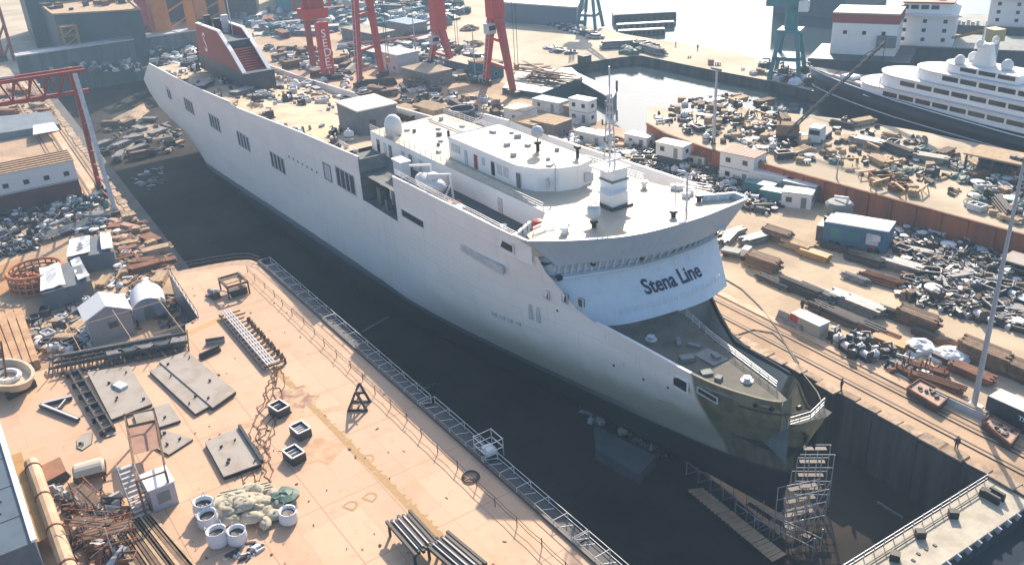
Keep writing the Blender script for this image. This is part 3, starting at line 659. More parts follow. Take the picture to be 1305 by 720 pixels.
MB().lathe([(.05, 0), (.75, .35), (.9, .9), (.6, 1.5), (.02, 1.75)], (-50.5, 1.2, 25.9), 12).tube((-50.5, 1.2, 25.4), (-50.5, 1.2, 26.2), .1).build('antenna_dome', GREYW, ship, smooth=True)
MB().tube((-44.6, 3.4, 24.1), (-44.6, 3.4, 25.6), .22, 8).box((-44.6, 3.4, 25.3), (.9, .5, .4)).build('searchlight', BLACK, ship)
MB().tube((-65, -4.3, 24.1), (-65, -4.3, 25), .2).build('roof_vent', DARK, ship)
# doors and lockers on the lower house wall
for x, m in ((-83.4, GLASS), (-81, GREYW), (-79.2, GREYD), (-75, GREYW), (-72.6, GREYD), (-69.4, GREYW), (-61, GREYW), (-48, GREYW)):
    MB().box((x, -7.02, 18.0), (.9, .14, 2.1)).build('house_door', m, ship)
MB().box((-71, -9.4, 20.1), (3.1, 1.8, .25)).box((-71, -9.4, 17.9), (2.6, 1.5, 2.2)).build('locker', WHITE, ship)
# life boat hanging outboard by its davits
for x in (-62.2, -56.8):
    MB().path([(x, -9.0, 17.9), (x, -9.2, 21.6), (x - .3, -12.4, 22.2)], .17, 6).bar((x, -10.8, 17.9), (x, -9.1, 20.4), .2).build('davit', WHITE, ship)
lb = []
for i in range(11):
    t = -1 + i / 5; s_ = math.sqrt(max(0, 1 - abs(t) ** 2.6)) + .02
    lb.append([(-59.5 + t * 3.6, -10.9 + math.cos(a) * 1.35 * s_, 19.9 + math.sin(a) * (1.2 if math.sin(a) > 0 else 1.0) * s_ + .25 * t * t) for a in [2 * math.pi * k / 12 for k in range(12)]])
b = MB(); b.loft(lb, True, True, True); b.build('lifeboat', GREYW, ship, smooth=True)
MB().box((-58.6, -10.9, 20.9), (1.6, 1.4, .8), taper=.8).build('lifeboat_cab', GREYW, ship)
MB().lathe([(.75, 0), (.75, .5)], (-54.6, -9.8, 17.95), 10).box((-54.2, -11.2, 17.9), (1.4, .9, 1.0)).build('deck_winch', REDD, ship)
MB().box((-51.6, -11.0, 17.9), (1.6, 1.1, 1.1)).build('deck_locker', TEAL, ship)
MB().lathe([(.3, 0), (.5, .5), (.28, .8), (.5, 1.0)], (-42.5, -10.2, 17.9), 8).build('deck_winch', WHITE, ship)
MB().lathe([(.8, 0), (.86, .2), (.86, 2.6), (.6, 3.0), (.1, 3.15)], (-36.6, -9.0, 18.0), 14).build('red_tank', mat('tank_red', (.46, .05, .03), .5), ship, smooth=False)
# dome, mast and small gear on the bridge roof
MB().lathe([(1.35, 0), (1.4, 1.6), (1.15, 2.4), (.6, 2.9), (.03, 3.05)], (-81, -5.2, 21.3), 16).lathe([(.9, 0), (.9, .4)], (-81, -5.2, 21.0)).build('radar_dome', WHITE2, ship, smooth=True)
b = MB(); b.box((-34.3, .9, 20.9), (2.5, 2.5, 5.2), taper=.92); b.build('mast_house', WHITE, ship)
MB().box((-34.3, .3, 23.2), (4.4, 3.6, .16)).box((-34.3, .3, 26.1), (3.6, 3.6, .16)).build('mast_platform', WHITE, ship)
b = MB()
for dx, dy in ((-.5, -.5), (.5, -.5), (.5, .5), (-.5, .5)): b.bar((-34.3 + dx, .3 + dy, 26), (-34.3 + dx * .35, .3 + dy * .35, 35), .12)
for i in range(9):
    z = 26.4 + i; k_ = 1 - .65 * i / 9
    b.bar((-34.3 - .5 * k_, .3 - .5 * k_, z), (-34.3 + .5 * k_, .3 - .5 * k_, z + .8), .07).bar((-34.3 + .5 * k_, .3 - .5 * k_, z), (-34.3 + .5 * k_, .3 + .5 * k_, z + .8), .07)
b.tube((-34.3, .3, 33), (-34.3, .3, 38.2), .09, 6); b.build('mast_lattice', PALE, ship)
MB().box((-34.3, .9, 21.0), (3.4, 3.4, .35)).build('mast_foot', BLUEBLK, ship); MB().box((-34.3, .9, 24.4), (2.62, 2.62, .25)).build('mast_band', GREYD, ship)
for i in range(9): MB().box((-62 + i * 2.2, R.uniform(-2.5, 3.4), 24.1), (R.uniform(.5, 1.1), R.uniform(.4, .8), R.uniform(.25, .5)), R.random()).build('roof_vent', GREYW, ship)
for i in range(12): MB().box((-84.5 + i * 1.5, R.uniform(-5.6, 5.6), 21.02), (R.uniform(.4, .9), R.uniform(.3, .7), R.uniform(.2, .6)), R.random()).build('roof_vent', GREYW if i % 3 else GREYD, ship)
MB().path([(-84, 3, 21.25), (-72, 3.2, 21.25), (-67, 5.2, 21.25)], .12, 6).build('roof_pipe', GREYW, ship)
for z, L_ in ((31.5, 2.2), (33.6, 1.2), (29.4, 1.6)): MB().bar((-34.3, .3 - L_ / 2, z), (-34.3, .3 + L_ / 2, z), .1).tube((-34.3, .3 - L_ / 2, z), (-34.3, .3 - L_ / 2, z + .7), .12).build('yard_arm', GREYD, ship)
MB().bar((-33.4, -.9, 27.2), (-33.4, 1.5, 27.2), .18, .25).tube((-33.4, .3, 26.2), (-33.4, .3, 27.2), .15).build('radar_scanner', WHITE2, ship)
for x, y, h in ((-30.4, -5.4, 1.4), (-28.0, 5.2, 3.6)):
    MB().tube((x, y, 21), (x, y, 21 + h), .06, 6).build('antenna_pole', GREYW, ship)
MB().lathe([(.05, 0), (.75, .1), (.8, .9), (.75, 1.5), (.05, 1.6)], (-30.4, -5.4, 22.2), 12).build('antenna_dome', GREYW, ship, smooth=True)
MB().path([(-27.4, 6.5, 21), (-27.4, 6.5, 25.0), (-27.7, 6.3, 25.7), (-28.4, 5.8, 25.8)], .14, 6).build('davit_post', GREYW, ship)
for x, y in ((-26.6, 3.6), (-30.4, -5.4), (-31.2, -9.2), (-31.9, -8.4), (-28.2, 9.4), (-36.4, 7.8)): MB().lathe([(.28, 0), (.3, .5), (.5, .6), (.5, .9)], (x, y, 21), 8).build('roof_fitting', BLACK if x > -31 else WHITE, ship)
for i in range(6): MB().box((-29.5 - R.random() * 4, 8.4 + R.random() * 3.5, 21), (.8, .7, .5 + R.random() * .5), R.random()).build('deck_box', WHITE, ship)
railing([(-33, 11.2), (-29.4, 12.6)], 21.0); railing([(-33.9, -9.8), (-33.4, -12)], 21.0, .9)
# ---- company name on the bridge front, bent round the wall
def fpos(y, z):
    lo, hi = 0.0, 1.0
    for _ in range(30):
        m = (lo + hi) / 2
        if front_pt(z, m).y < y: lo = m
        else: hi = m
    return front_pt(z, lo, .09)
def name_on_front(body, y0, wid, z0, h):
    me = text_mesh(body, 1.0, 0, .024); v = [p.co.copy() for p in me.vertices]
    x0 = min(p.x for p in v); x1 = max(p.x for p in v)
    bm = bmesh.new(); bm.from_mesh(me); bmesh.ops.subdivide_edges(bm, edges=[e for e in bm.edges if e.calc_length() > .2], cuts=2); bm.to_mesh(me); bm.free()
    for p in me.vertices:
        u = (p.co.x - x0) / (x1 - x0); p.co = fpos(y0 + u * wid, z0 + p.co.y * h)
    me.materials.append(LETTER); o = bpy.data.objects.new('company_name', me); COL.objects.link(o); o.parent = ship
    return o
name_on_front('Stena Line', -2.0, 8.6, 13.2, 2.0)
clip = MB().box((0, 0, 0), (.12, .10, .7)).mesh('lashing_clip', WHITE)
for i in range(20):
    y = -6.6 + i * .82; p = fpos(y, 12.0); put('lashing_clip', clip, ship, (p.x + .03, p.y, p.z))
    if i % 3 == 0: p = fpos(y + .3, 15.0); put('lashing_clip', clip, ship, (p.x + .03, p.y, p.z))
# ---- fore deck gear
for x, y in ((-19.5, -6.2), (-7.0, -4.4)):
    MB().lathe([(.7, 0), (.7, .1), (.3, .1), (.3, .35), (.45, .4), (.45, .48)], (x, y, FD), 10).build('hatch_ring', GREYW, ship)
MB().box((-12.6, -3.9, FD), (3.0, 2.2, .12)).build('hatch_cover', GREYD, ship)
for i in range(6): MB().box((-17 + i * 1.6, R.uniform(-7, -3), FD), (.6 + R.random(), .4 + R.random(), .2 + .3 * R.random()), R.random() * 3).build('deck_fitting', GREYD, ship)
railing([(-20.8, .5), (-15, -1.2), (-4, -3.4)], FD, 1.0, 1.3, PALE)
railing([(-1.3, -4.6), (-.7, -2), (-1.4, 1.0)], 8.35, 1.2, 1.0, PALE)
# ---- box house, clutter bay and funnel aft
b = MB(); b.m = 0; b.box((-98.6, -1.4, AFTD(-99) - .3), (8.6, 7.4, 4.6)); o = b.build('garage_house', mat('grey_blue_house', (.13, .16, .19), .6, (.09, .1, .11), .5, .6), ship)
MB().box((-98.6, -1.4, AFTD(-99) + 4.3), (9.0, 7.8, .22)).build('garage_roof', mat('roof_bright', (.72, .66, .56), .7, (.5, .42, .3), .5, .5), ship)
MB().box((-94.25, -2.5, AFTD(-99) + .2), (.16, 1.1, 2.2)).build('garage_door', DARK, ship)
b = MB(); FB = AFTD(-165)
b.box((-171, -1.2, FB - .2), (35, 6.6, 4.2)); b.build('funnel_base', BLUEBLK, ship)
FZ = 18.6
for sgn in (-4.2, 1.6):                                # two funnel casings joined by the raked louvred front
    prof = [(-187.5, FZ), (-155.2, FZ), (-161.5, FZ + 4.0), (-168.8, FZ + 7.7), (-185.6, FZ + 7.6)]
    b = MB(); b.add([(x, sgn - .35, z) for x, z in prof] + [(x, sgn + .35, z) for x, z in prof], [tuple(range(4, -1, -1)), tuple(range(5, 10))] + [(i, (i + 1) % 5, 5 + (i + 1) % 5, 5 + i) for i in range(5)])
    b.build('funnel_casing', REDD, ship)
    b = MB()
    for (xa, za), (xb, zb) in zip(prof[1:], prof[2:]): b.bar((xa + .2, sgn, za), (xb + .2, sgn, zb), .9, .3)
    b.build('funnel_edge', WHITE, ship)
for i in range(9):
    t = i / 8; MB().box((-157.0 - t * 5.6, -1.3, FZ + .3 + t * 3.6), (1.2, 5.4, .28)).build('louvre', REDD, ship)
MB().box((-175, -1.3, FZ), (22, 5.2, 5.8)).build('funnel_body', mat('funnel_dark', (.06, .08, .085), .6), ship)
for x, y, h in ((-183, -2.2, 4.0), (-177, .2, 4.4), (-180, -.8, 3.4)): MB().tube((x, y, FZ + 5.4), (x, y, FZ + 5.4 + h), .9, 12).build('exhaust_pipe', BLACK if x < -179 else GREYW, ship)
MB().tube((-172, 0, FZ + 5), (-172, 0, FZ + 15), .12).build('funnel_mast', PALE, ship)
me = text_mesh('S', 6.6, 0, .02)
for p in me.vertices: p.co = Vector((p.co.x * .8 - 181.5, -4.62, p.co.y + FZ + 1.4))
me.materials.append(LETTERW); o = bpy.data.objects.new('funnel_letter', me); COL.objects.link(o); o.parent = ship
# ------------------------------------------------------------------ yard kit: each kind is built once with its parts, then copied
class Kind:
    def __init__(s, make): s.make = make; s.root = None
    def put(s, loc, rz=0.0, k=1.0, label=None, group=None, cat=None):
        if s.root is None:
            o = s.root = s.make(); kids(o)
            for c in o.children: kids(c)
            s.first = True
            o.location = loc; o.rotation_euler = (0, 0, rz); o.scale = (k, k, k)
            o.matrix_basis = Matrix.LocRotScale(Vector(loc), Matrix.Rotation(rz, 3, 'Z').to_quaternion(), Vector((k, k, k)))
            tag(o, label, cat, group); return o
        return dup(s.root, loc, rz, k, label, group, cat)
def root(name): return thing(name, None, None)
def mk_bundle(n, rows, L, r, m, name='pipe_bundle', part='pipe', square=False, bearer=True):
    def f():
        o = root(name); z0 = .16 if bearer else 0
        pm = (MB().box((0, 0, -r), (L, 2 * r * .92, 2 * r * .95)) if square else MB().tube((-L / 2, 0, 0), (L / 2, 0, 0), r, 7)).mesh(part, m)
        for j in range(rows):
            nn = n - (0 if square else j)
            for i in range(nn): put(part, pm, o, (R.uniform(-.11, .11) * L, (i - (nn - 1) / 2) * 2 * r * 1.03, z0 + r + j * 2 * r * (1.0 if square else .88)), R.uniform(-.012, .012))
        if bearer:
            bm_ = MB().box((0, 0, 0), (.2, n * 2 * r * 1.08, .16)).mesh('bearer', BROWN)
            for x in (-L * .32, L * .32): put('bearer', bm_, o, (x, 0, 0))
        return o
    return Kind(f)
def mk_plates(L, W_, n, m):
    def f():
        o = root('plate_stack'); pm = MB().box((0, 0, 0), (L, W_, .13)).mesh('plate', m)
        for i in range(n): put('plate', pm, o, (R.uniform(-.2, .2), R.uniform(-.15, .15), .15 + i * .2), R.uniform(-.05, .05))
        bm_ = MB().box((0, 0, 0), (.2, W_, .15)).mesh('bearer', BROWN)
        for x in (-L * .3, L * .3): put('bearer', bm_, o, (x, 0, 0))
        return o
    return Kind(f)
def mk_bin(L, W_, H, m, mi):
    def f():
        o = root('steel_bin'); b = MB(); t = .09
        b.box((0, -W_ / 2, .1), (L, t, H)).box((0, W_ / 2, .1), (L, t, H)).box((-L / 2, 0, .1), (t, W_, H)).box((L / 2, 0, .1), (t, W_, H)).box((0, 0, .1), (L, W_, .08)); b.build('bin_wall', m, o)
        r = MB()
        for a, c in (((-L / 2, -W_ / 2), (L / 2, -W_ / 2)), ((L / 2, -W_ / 2), (L / 2, W_ / 2)), ((L / 2, W_ / 2), (-L / 2, W_ / 2)), ((-L / 2, W_ / 2), (-L / 2, -W_ / 2))): r.bar((*a, H + .1), (*c, H + .1), .16)
        r.build('rim', mi, o)
        c = MB()
        for i in range(7): c.box((R.uniform(-.35, .35) * L, R.uniform(-.3, .3) * W_, .2), (R.uniform(.3, .9), R.uniform(.2, .5), R.uniform(.3, H * .8)), R.random() * 3)
        q = c.build('scrap', m if mi != m else DARK, o); q['kind'] = 'stuff'
        return o
    return Kind(f)
def mk_drum(r, h, m, mc):
    def f():
        o = root('cable_drum'); d = MB().lathe([(r, 0), (r, .12)], n=14).mesh('flange', m); put('flange', d, o, (0, 0, 0)); put('flange', d, o, (0, 0, h))
        MB().lathe([(r * .6, .1), (r * .6, h + .02)], n=12).build('core', mc, o); return o
    return Kind(f)
def mk_spool(L, r, m):
    def f():
        o = root('pipe_spool'); MB().tube((-L / 2, 0, r * 1.4), (L / 2, 0, r * 1.4), r, 10).build('pipe', m, o)
        fl = MB().tube((-.06, 0, 0), (.06, 0, 0), r * 1.4, 12).mesh('flange', PALE)
        for x in (-L / 2, L / 2): put('flange', fl, o, (x, 0, r * 1.4))
        MB().tube((L * .1, 0, r * 1.4), (L * .1, r * 2.4, r * 2.2), r * .7, 8).build('branch', m, o); return o
    return Kind(f)
def mk_cover(r, m):
    def f():
        o = root('hatch_cover'); MB().lathe([(r * .96, .55), (r, .6), (r, .78), (r * .55, .9), (.05, .94)], n=14).build('lid', m, o)
        lg = MB().box((0, 0, 0), (.14, .14, .56)).mesh('leg', DARK)
        for i in range(4): put('leg', lg, o, (r * .7 * math.cos(i * 1.57 + .6), r * .7 * math.sin(i * 1.57 + .6), 0))
        return o
    return Kind(f)
def mk_machine(m, m2):
    def f():
        o = root('machine_unit'); MB().box((0, 0, 0), (2.6, 1.5, .25)).build('skid', DARK, o)
        MB().tube((-.9, 0, .85), (.3, 0, .85), .5, 10).build('motor', m, o); MB().box((.75, 0, .25), (.8, 1.1, 1.3)).build('housing', m2, o)
        MB().path([(.75, .3, 1.5), (.75, .3, 2.0), (-.4, .3, 2.0)], .13, 6).build('pipe', GREY, o); MB().box((-.3, -.5, 1.3), (.7, .4, .25)).build('terminal_box', GREYW, o); return o
    return Kind(f)
def mk_winch(m):
    def f():
        o = root('deck_winch'); MB().box((0, 0, 0), (2.2, 1.6, .2)).build('base', DARK, o); MB().tube((-.7, 0, .85), (.7, 0, .85), .5, 10).build('drum', PALE, o)
        ck = MB().box((0, 0, 0), (.18, 1.3, 1.5), taper=.8).mesh('cheek', m)
        for x in (-.85, .85): put('cheek', ck, o, (x, 0, .2))
        return o
    return Kind(f)
def mk_bale(m, seed, sx=1.3, sq=.75):
    def f():
        o = root('covered_pallet'); MB().box((0, 0, 0), (2.0, 1.7, .16)).build('pallet', BROWN, o)
        MB().blob((0, 0, .16), sx, seed, 10, 5, .25, sq).build('sheet', m, o, smooth=False); return o
    return Kind(f)
def mk_crates(m):
    def f():
        o = root('slatted_crate'); sl = MB().box((0, 0, 0), (1.7, .05, .22)).mesh('slat', m)
        for k in range(3):
            for y in (-.6, .6): put('slat', sl, o, (0, y, .15 + k * .33))
        s2 = MB().box((0, 0, 0), (.05, 1.2, .22)).mesh('slat', m)
        for k in range(3):
            for x in (-.82, .82): put('slat', s2, o, (x, 0, .15 + k * .33))
        lid = MB().box((0, 0, 0), (.5, 1.25, .05)).mesh('slat', m)
        for k in range(3): put('slat', lid, o, ((k - 1) * .56, 0, 1.12))
        MB().box((0, 0, .05), (1.5, 1.1, 1.0)).build('load', DARK, o); return o
    return Kind(f)
def mk_trestle(m):
    def f():
        o = root('steel_trestle'); MB().bar((-1.6, 0, 1.2), (1.6, 0, 1.2), .25).build('top_beam', m, o)
        for x in (-1.3, 1.3):
            for y in (-.5, .5): MB().bar((x, y, 0), (x, 0, 1.2), .12).build('leg', m, o)
        return o
    return Kind(f)
def mk_rack(m, m2):
    def f():
        o = root('stillage'); 
        for x in (-1.2, 1.2):
            for y in (-.8, .8): MB().box((x, y, 0), (.14, .14, 1.7)).build('post', m, o)
        MB().box((0, 0, .15), (2.5, 1.7, .14)).build('tray', m, o)
        pm = MB().tube((-1.5, 0, 0), (1.5, 0, 0), .14, 6).mesh('bar', m2)
        for i in range(9): put('bar', pm, o, (R.uniform(-.2, .2), (i % 5 - 2) * .29, .45 + (i // 5) * .27))
        return o
    return Kind(f)
def mk_elbow(m):
    def f():
        o = root('pipe_elbow'); pts = [(math.cos(a) * 1.1 - .5, math.sin(a) * 1.1 - .5, .4) for a in [i * math.pi / 2 / 6 for i in range(7)]]
        MB().path(pts, .38, 8).build('bend', m, o)
        for p, d in ((pts[0], (0, -.1, 0)), (pts[-1], (-.1, 0, 0))): MB().tube(p, Vector(p) + Vector(d), .55, 10).build('flange', PALE, o)
        return o
    return Kind(f)
def mk_tank(m):
    def f():
        o = root('small_tank'); MB().lathe([(.5, 0), (.75, .1), (.75, 1.3), (.45, 1.55), (.05, 1.62)], n=12).build('shell', m, o); MB().tube((.0, 0, 1.55), (0, 0, 1.9), .16).build('cap', PALE, o)
        MB().lathe([(.79, .6), (.79, .75)], n=12).build('band', DARK, o); return o
    return Kind(f)
K = dict(
    pipes_d=mk_bundle(6, 4, 6.5, .17, DARK), pipes_r=mk_bundle(6, 3, 6.5, .2, RUST), pipes_p=mk_bundle(5, 3, 6, .22, GREY), pipes_l=mk_bundle(4, 2, 9, .3, DARK),
    beams_r=mk_bundle(5, 3, 6, .2, RUST, 'beam_stack', 'beam', True), beams_d=mk_bundle(5, 3, 5.5, .22, GREY, 'beam_stack', 'beam', True), timber=mk_bundle(6, 5, 4.2, .15, BROWN, 'timber_stack', 'baulk', True), timber_t=mk_bundle(6, 3, 4.2, .15, TAN, 'timber_stack', 'baulk', True),
    beams_o=mk_bundle(5, 3, 6, .2, YELLOW, 'beam_stack', 'beam', True),
    plates=mk_plates(5, 2.2, 4, GREY), plates_r=mk_plates(4.5, 2.2, 4, RUST), bin_d=mk_bin(2.6, 1.7, 1.1, DARK, GREY), bin_t=mk_bin(3, 2, 1.2, BLUEBLK, TEAL), bin_r=mk_bin(2.6, 1.8, 1.0, RUST, RUST), bin_w=mk_bin(2.4, 1.6, .9, GREYW, WHITE2),
    drum=mk_drum(1.05, 1.0, WHITE2, DARK), drum_t=mk_drum(.9, .9, TAN, DARK), spool=mk_spool(3.4, .32, GREYW), spool_d=mk_spool(3.8, .42, DARK), cover=mk_cover(1.15, WHITE2), cover2=mk_cover(.8, WHITE2), coverg=mk_cover(1.0, GREYW),
    machine=mk_machine(TEAL, GREYW), machine_d=mk_machine(DARK, DARK), machine_w=mk_machine(GREYW, WHITE2), winch=mk_winch(DARK), winch_t=mk_winch(TEAL), bale=mk_bale(WHITE2, 3), bale2=mk_bale(WHITE2, 8, 1.0, .9), bale_d=mk_bale(TARP, 5, 1.4, .6),
    crate=mk_crates(TAN), crate_w=mk_crates(WHITE2), trestle=mk_trestle(YELLOW), trestle_d=mk_trestle(DARK), rack=mk_rack(DARK, GREY), rack_r=mk_rack(RUST, RUST), elbow=mk_elbow(GREYW), elbow_d=mk_elbow(DARK), tank=mk_tank(GREYW), tank_d=mk_tank(BLUEBLK))
NICE = dict(pipes_d='bundle of dark pipes', pipes_r='bundle of rusty pipes', pipes_p='bundle of grey pipes', pipes_l='bundle of long dark pipes', beams_r='stack of rusty square beams', beams_d='stack of grey square beams', beams_o='stack of ochre square beams',
    timber='stack of brown timber baulks', timber_t='stack of pale timber baulks', plates='stack of grey steel plates', plates_r='stack of rusty steel plates', bin_d='dark open scrap bin', bin_t='teal rimmed scrap bin', bin_r='rusty open scrap bin', bin_w='white rimmed open parts bin',
    drum='white flanged cable drum', drum_t='tan wooden cable drum', spool='pale flanged pipe', spool_d='dark flanged pipe', cover='round white lid', cover2='small round white lid', coverg='round grey lid',
    machine='teal motor on a skid', machine_d='dark motor on a skid', machine_w='white motor on a skid', winch='dark winch with pale drum', winch_t='teal winch with pale drum', bale='white sheeted pallet load', bale2='small white sheeted pallet load', bale_d='green sheeted pallet load',
    crate='tan slatted crate', crate_w='white slatted crate', trestle='ochre steel trestle', trestle_d='dark steel trestle', rack='dark rack of grey bars', rack_r='rusty rack of bars', elbow='pale flanged pipe bend', elbow_d='dark flanged pipe bend', tank='small pale upright tank', tank_d='small dark upright tank')
CATS = dict(pipes='pipe bundle', beams='beam stack', timber='timber stack', plates='plate stack', bin='bin', drum='cable drum', spool='pipe', cover='lid', coverg='lid', cover2='lid', machine='machine', winch='winch', bale='pallet load', bale2='pallet load', crate='crate', trestle='trestle', rack='rack', elbow='pipe', tank='tank')
RAD = dict(pipes=2.6, beams=2.4, timber=2.0, plates=2.3, bin=1.4, drum=1.0, spool=1.5, cover=1.1, machine=1.3, winch=1.1, bale=1.1, crate=.9, trestle=1.2, rack=1.3, elbow=.9, tank=.8, coverg=1, cover2=.8, bale2=.9)
def inside(p, poly):
    x, y = p; c = False; n = len(poly)
    for i in range(n):
        (x0, y0), (x1, y1) = poly[i], poly[i - 1]
        if (y0 > y) != (y1 > y) and x < (x1 - x0) * (y - y0) / (y1 - y0) + x0: c = not c
    return c
PLACED = []
def free(p, r):
    for q, s in PLACED:
        if (q[0] - p[0]) ** 2 + (q[1] - p[1]) ** 2 < (r + s) ** 2 * .55 and abs(q[2] - p[2]) < 2: return False
    return True
def block(pts, r): PLACED.append((pts, r))
def scatter(poly, n, kinds, where, z=0.0, size=(.8, 1.3), seed=1, ang=None, spread=6.3, tight=1.0):
    "countable yard pieces inside an outline on the ground"
    q = random.Random(seed); names = list(kinds); wts = [kinds[k] for k in names]
    xs_ = [p[0] for p in poly]; ys_ = [p[1] for p in poly]; done = 0
    for t in range(n * 14):
        if done >= n: break
        u, v = q.uniform(min(xs_), max(xs_)), q.uniform(min(ys_), max(ys_))
        if not inside((u, v), poly): continue
        p = G(u, v, z); kd = q.choices(names, wts)[0]; k = q.uniform(*size); base = kd.split('_')[0]
        r = RAD[base] * k * tight
        if not free(p, r): continue
        PLACED.append((p, r)); done += 1
        a = q.uniform(0, spread) if ang is None else ang + q.gauss(0, spread)
        K[kd].put(p, a, k, f'{NICE[kd]} {where}', f'{NICE[kd]}, repeated {where}', CATS[base])
def litter(poly, n, seed, z=0.0, m=(DARK, GREY, RUST), size=(.25, 1.3), h=(.1, .7)):
    "loose scrap nobody could count: one object"
    q = random.Random(seed); b = MB(); xs_ = [p[0] for p in poly]; ys_ = [p[1] for p in poly]; k = 0
    while k < n:
        u, v = q.uniform(min(xs_), max(xs_)), q.uniform(min(ys_), max(ys_))
        if not inside((u, v), poly): continue
        p = G(u, v, z); k += 1; b.m = q.randrange(len(m))
        L = q.uniform(*size); b.box((p.x, p.y, z - .02), (L * q.uniform(.6, 2.2), L * q.uniform(.3, .8), q.uniform(*h)), q.uniform(0, 3.2), q.uniform(.5, 1), (q.uniform(-.25, .25), q.uniform(-.25, .25)))
    o = b.build('scrap', list(m)); o['kind'] = 'stuff'; return o
def cabin(name, label, cat, loc, rz, L, W_, H, storeys=1, wall=None, roof=None, wins=3, group=None, pitch=.15, doors=1):
    "site cabin: walls, roof, windows with frames and a door on the long near side (local -y)"
    wall = wall or WHITE2; roof = roof or GREYW
    o = thing(name, label, cat, loc, rz, group)
    MB().box((0, 0, 0), (L, W_, H * storeys)).build('wall', wall, o)
    MB().box((0, 0, H * storeys), (L + .3, W_ + .3, .18)).build('roof', roof, o)
    rr = MB().box((0, 0, 0), (.08, W_ + .3, .06)).mesh('roof_rib', roof)
    for i in range(int(L / .9)): put('roof_rib', rr, o, (-L / 2 + .45 + i * .9, 0, H * storeys + .18))
    if not wins:
        wr = MB().box((0, 0, 0), (.1, .06, H * storeys)).mesh('wall_rib', wall)
        for i in range(int(L / .8)): put('wall_rib', wr, o, (-L / 2 + .4 + i * .8, -W_ / 2 - .02, 0))
    for s in range(storeys):
        for i in range(wins):
            x = -L / 2 + L * (i + .5) / wins
            if s == 0 and doors and i == wins // 2: MB().box((x, -W_ / 2, .1), (.95, .12, 2.05)).build('door', GREYD, o)
            else:
                f = MB().box((x, -W_ / 2, s * H + 1.0), (1.2, .10, 1.1)).build('window', GREYW, o); MB().box((x, -W_ / 2 - .02, s * H + 1.1), (1.0, .12, .9)).build('pane', GLASS, f)
        f = MB().box((L / 2, 0, s * H + 1.0), (.10, 1.1, 1.0)).build('window', GREYW, o); MB().box((L / 2 + .02, 0, s * H + 1.08), (.12, .9, .84)).build('pane', GLASS, f)
        if s: MB().box((0, 0, s * H - .06), (L + .08, W_ + .08, .12)).build('floor_band', GREYD, o)
    return o
def container(label, loc, rz, m, L=6.1, W_=2.44, H=2.6, roof=None, text=None, group=None, z=0):
    o = thing('shipping_container', label, 'container', loc, rz, group)
    b = MB(); b.box((0, 0, .1), (L - .1, W_ - .12, H - .2)); b.build('body', m, o)
    fr = MB()
    for x in (-L / 2, L / 2):
        for y in (-W_ / 2, W_ / 2): fr.box((x * .985, y * .965, 0), (.16, .16, H))
    for zz in (.0, H - .16):
        for y in (-W_ / 2, W_ / 2): fr.box((0, y * .965, zz), (L * .98, .14, .16))
    fr.build('frame', m, o)
    cr = MB().box((0, 0, 0), (.14, .06, H - .4)).mesh('rib', m)
    for i in range(int(L / .55)): put('rib', cr, o, (-L / 2 + .45 + i * .55, -W_ / 2 + .06, .2))
    for y in (-.6, .6): MB().box((L / 2 - .02, y, .2), (.08, 1.1, H - .4)).build('door', m, o)
    MB().box((0, 0, H - .1), (L - .1, W_ - .1, .12)).build('roof', roof or m, o)
    if text:
        me = text_mesh(text, .8, 0, .015)
        for p in me.vertices: p.co = Vector((p.co.x - 1.4 + .6, -W_ / 2 - .02 - .02, p.co.y + H * .55))
        me.materials.append(LETTERW); q = bpy.data.objects.new('lettering', me); COL.objects.link(q); q.parent = o
    return o
# people: one continuous body grown over a jointed skeleton, helmet as a child
def person_mesh(pose):
    J = dict(pel=(0, 0, .95), chest=(0, .02, 1.32), neck=(0, .02, 1.5), head=(0, .03, 1.66), lh=(.1, 0, .9), lk=(.11, .04 + pose * .1, .5), la=(.11, -.02 + pose * .22, .08), lt=(.12, .16 + pose * .22, .04), rh=(-.1, 0, .9), rk=(-.11, .03 - pose * .06, .5), ra=(-.11, -.05 - pose * .25, .08), rt=(-.12, .13 - pose * .25, .04),
             ls=(.2, .02, 1.42), le=(.27, .0 - pose * .1, 1.14), lw=(.26, .1 - pose * .1, .9), lf=(.25, .14 - pose * .1, .8), rs=(-.2, .02, 1.42), re=(-.27, .0 + pose * .1, 1.14), rw=(-.26, .12 + pose * .1, .9), rf=(-.25, .16 + pose * .1, .8))
    Rr = dict(pel=.16, chest=.17, neck=.06, head=.105, lh=.1, lk=.07, la=.05, lt=.045, rh=.1, rk=.07, ra=.05, rt=.045, ls=.075, le=.05, lw=.04, lf=.035, rs=.075, re=.05, rw=.04, rf=.035)
    E = [('pel', 'chest'), ('chest', 'neck'), ('neck', 'head'), ('pel', 'lh'), ('lh', 'lk'), ('lk', 'la'), ('la', 'lt'), ('pel', 'rh'), ('rh', 'rk'), ('rk', 'ra'), ('ra', 'rt'), ('chest', 'ls'), ('ls', 'le'), ('le', 'lw'), ('lw', 'lf'), ('chest', 'rs'), ('rs', 're'), ('re', 'rw'), ('rw', 'rf')]
    ks = list(J); me = bpy.data.meshes.new('sk'); me.from_pydata([J[k] for k in ks], [(ks.index(a), ks.index(b)) for a, b in E], [])
    o = bpy.data.objects.new('sk', me); COL.objects.link(o); o.modifiers.new('s', 'SKIN'); sv = me.skin_vertices[0].data
    for i, k in enumerate(ks): sv[i].radius = (Rr[k], Rr[k])
    sv[0].use_root = True
    m2 = bpy.data.meshes.new_from_object(o.evaluated_get(bpy.context.evaluated_depsgraph_get())); bpy.data.objects.remove(o)
    return m2
PB = [person_mesh(.0), person_mesh(.8)]
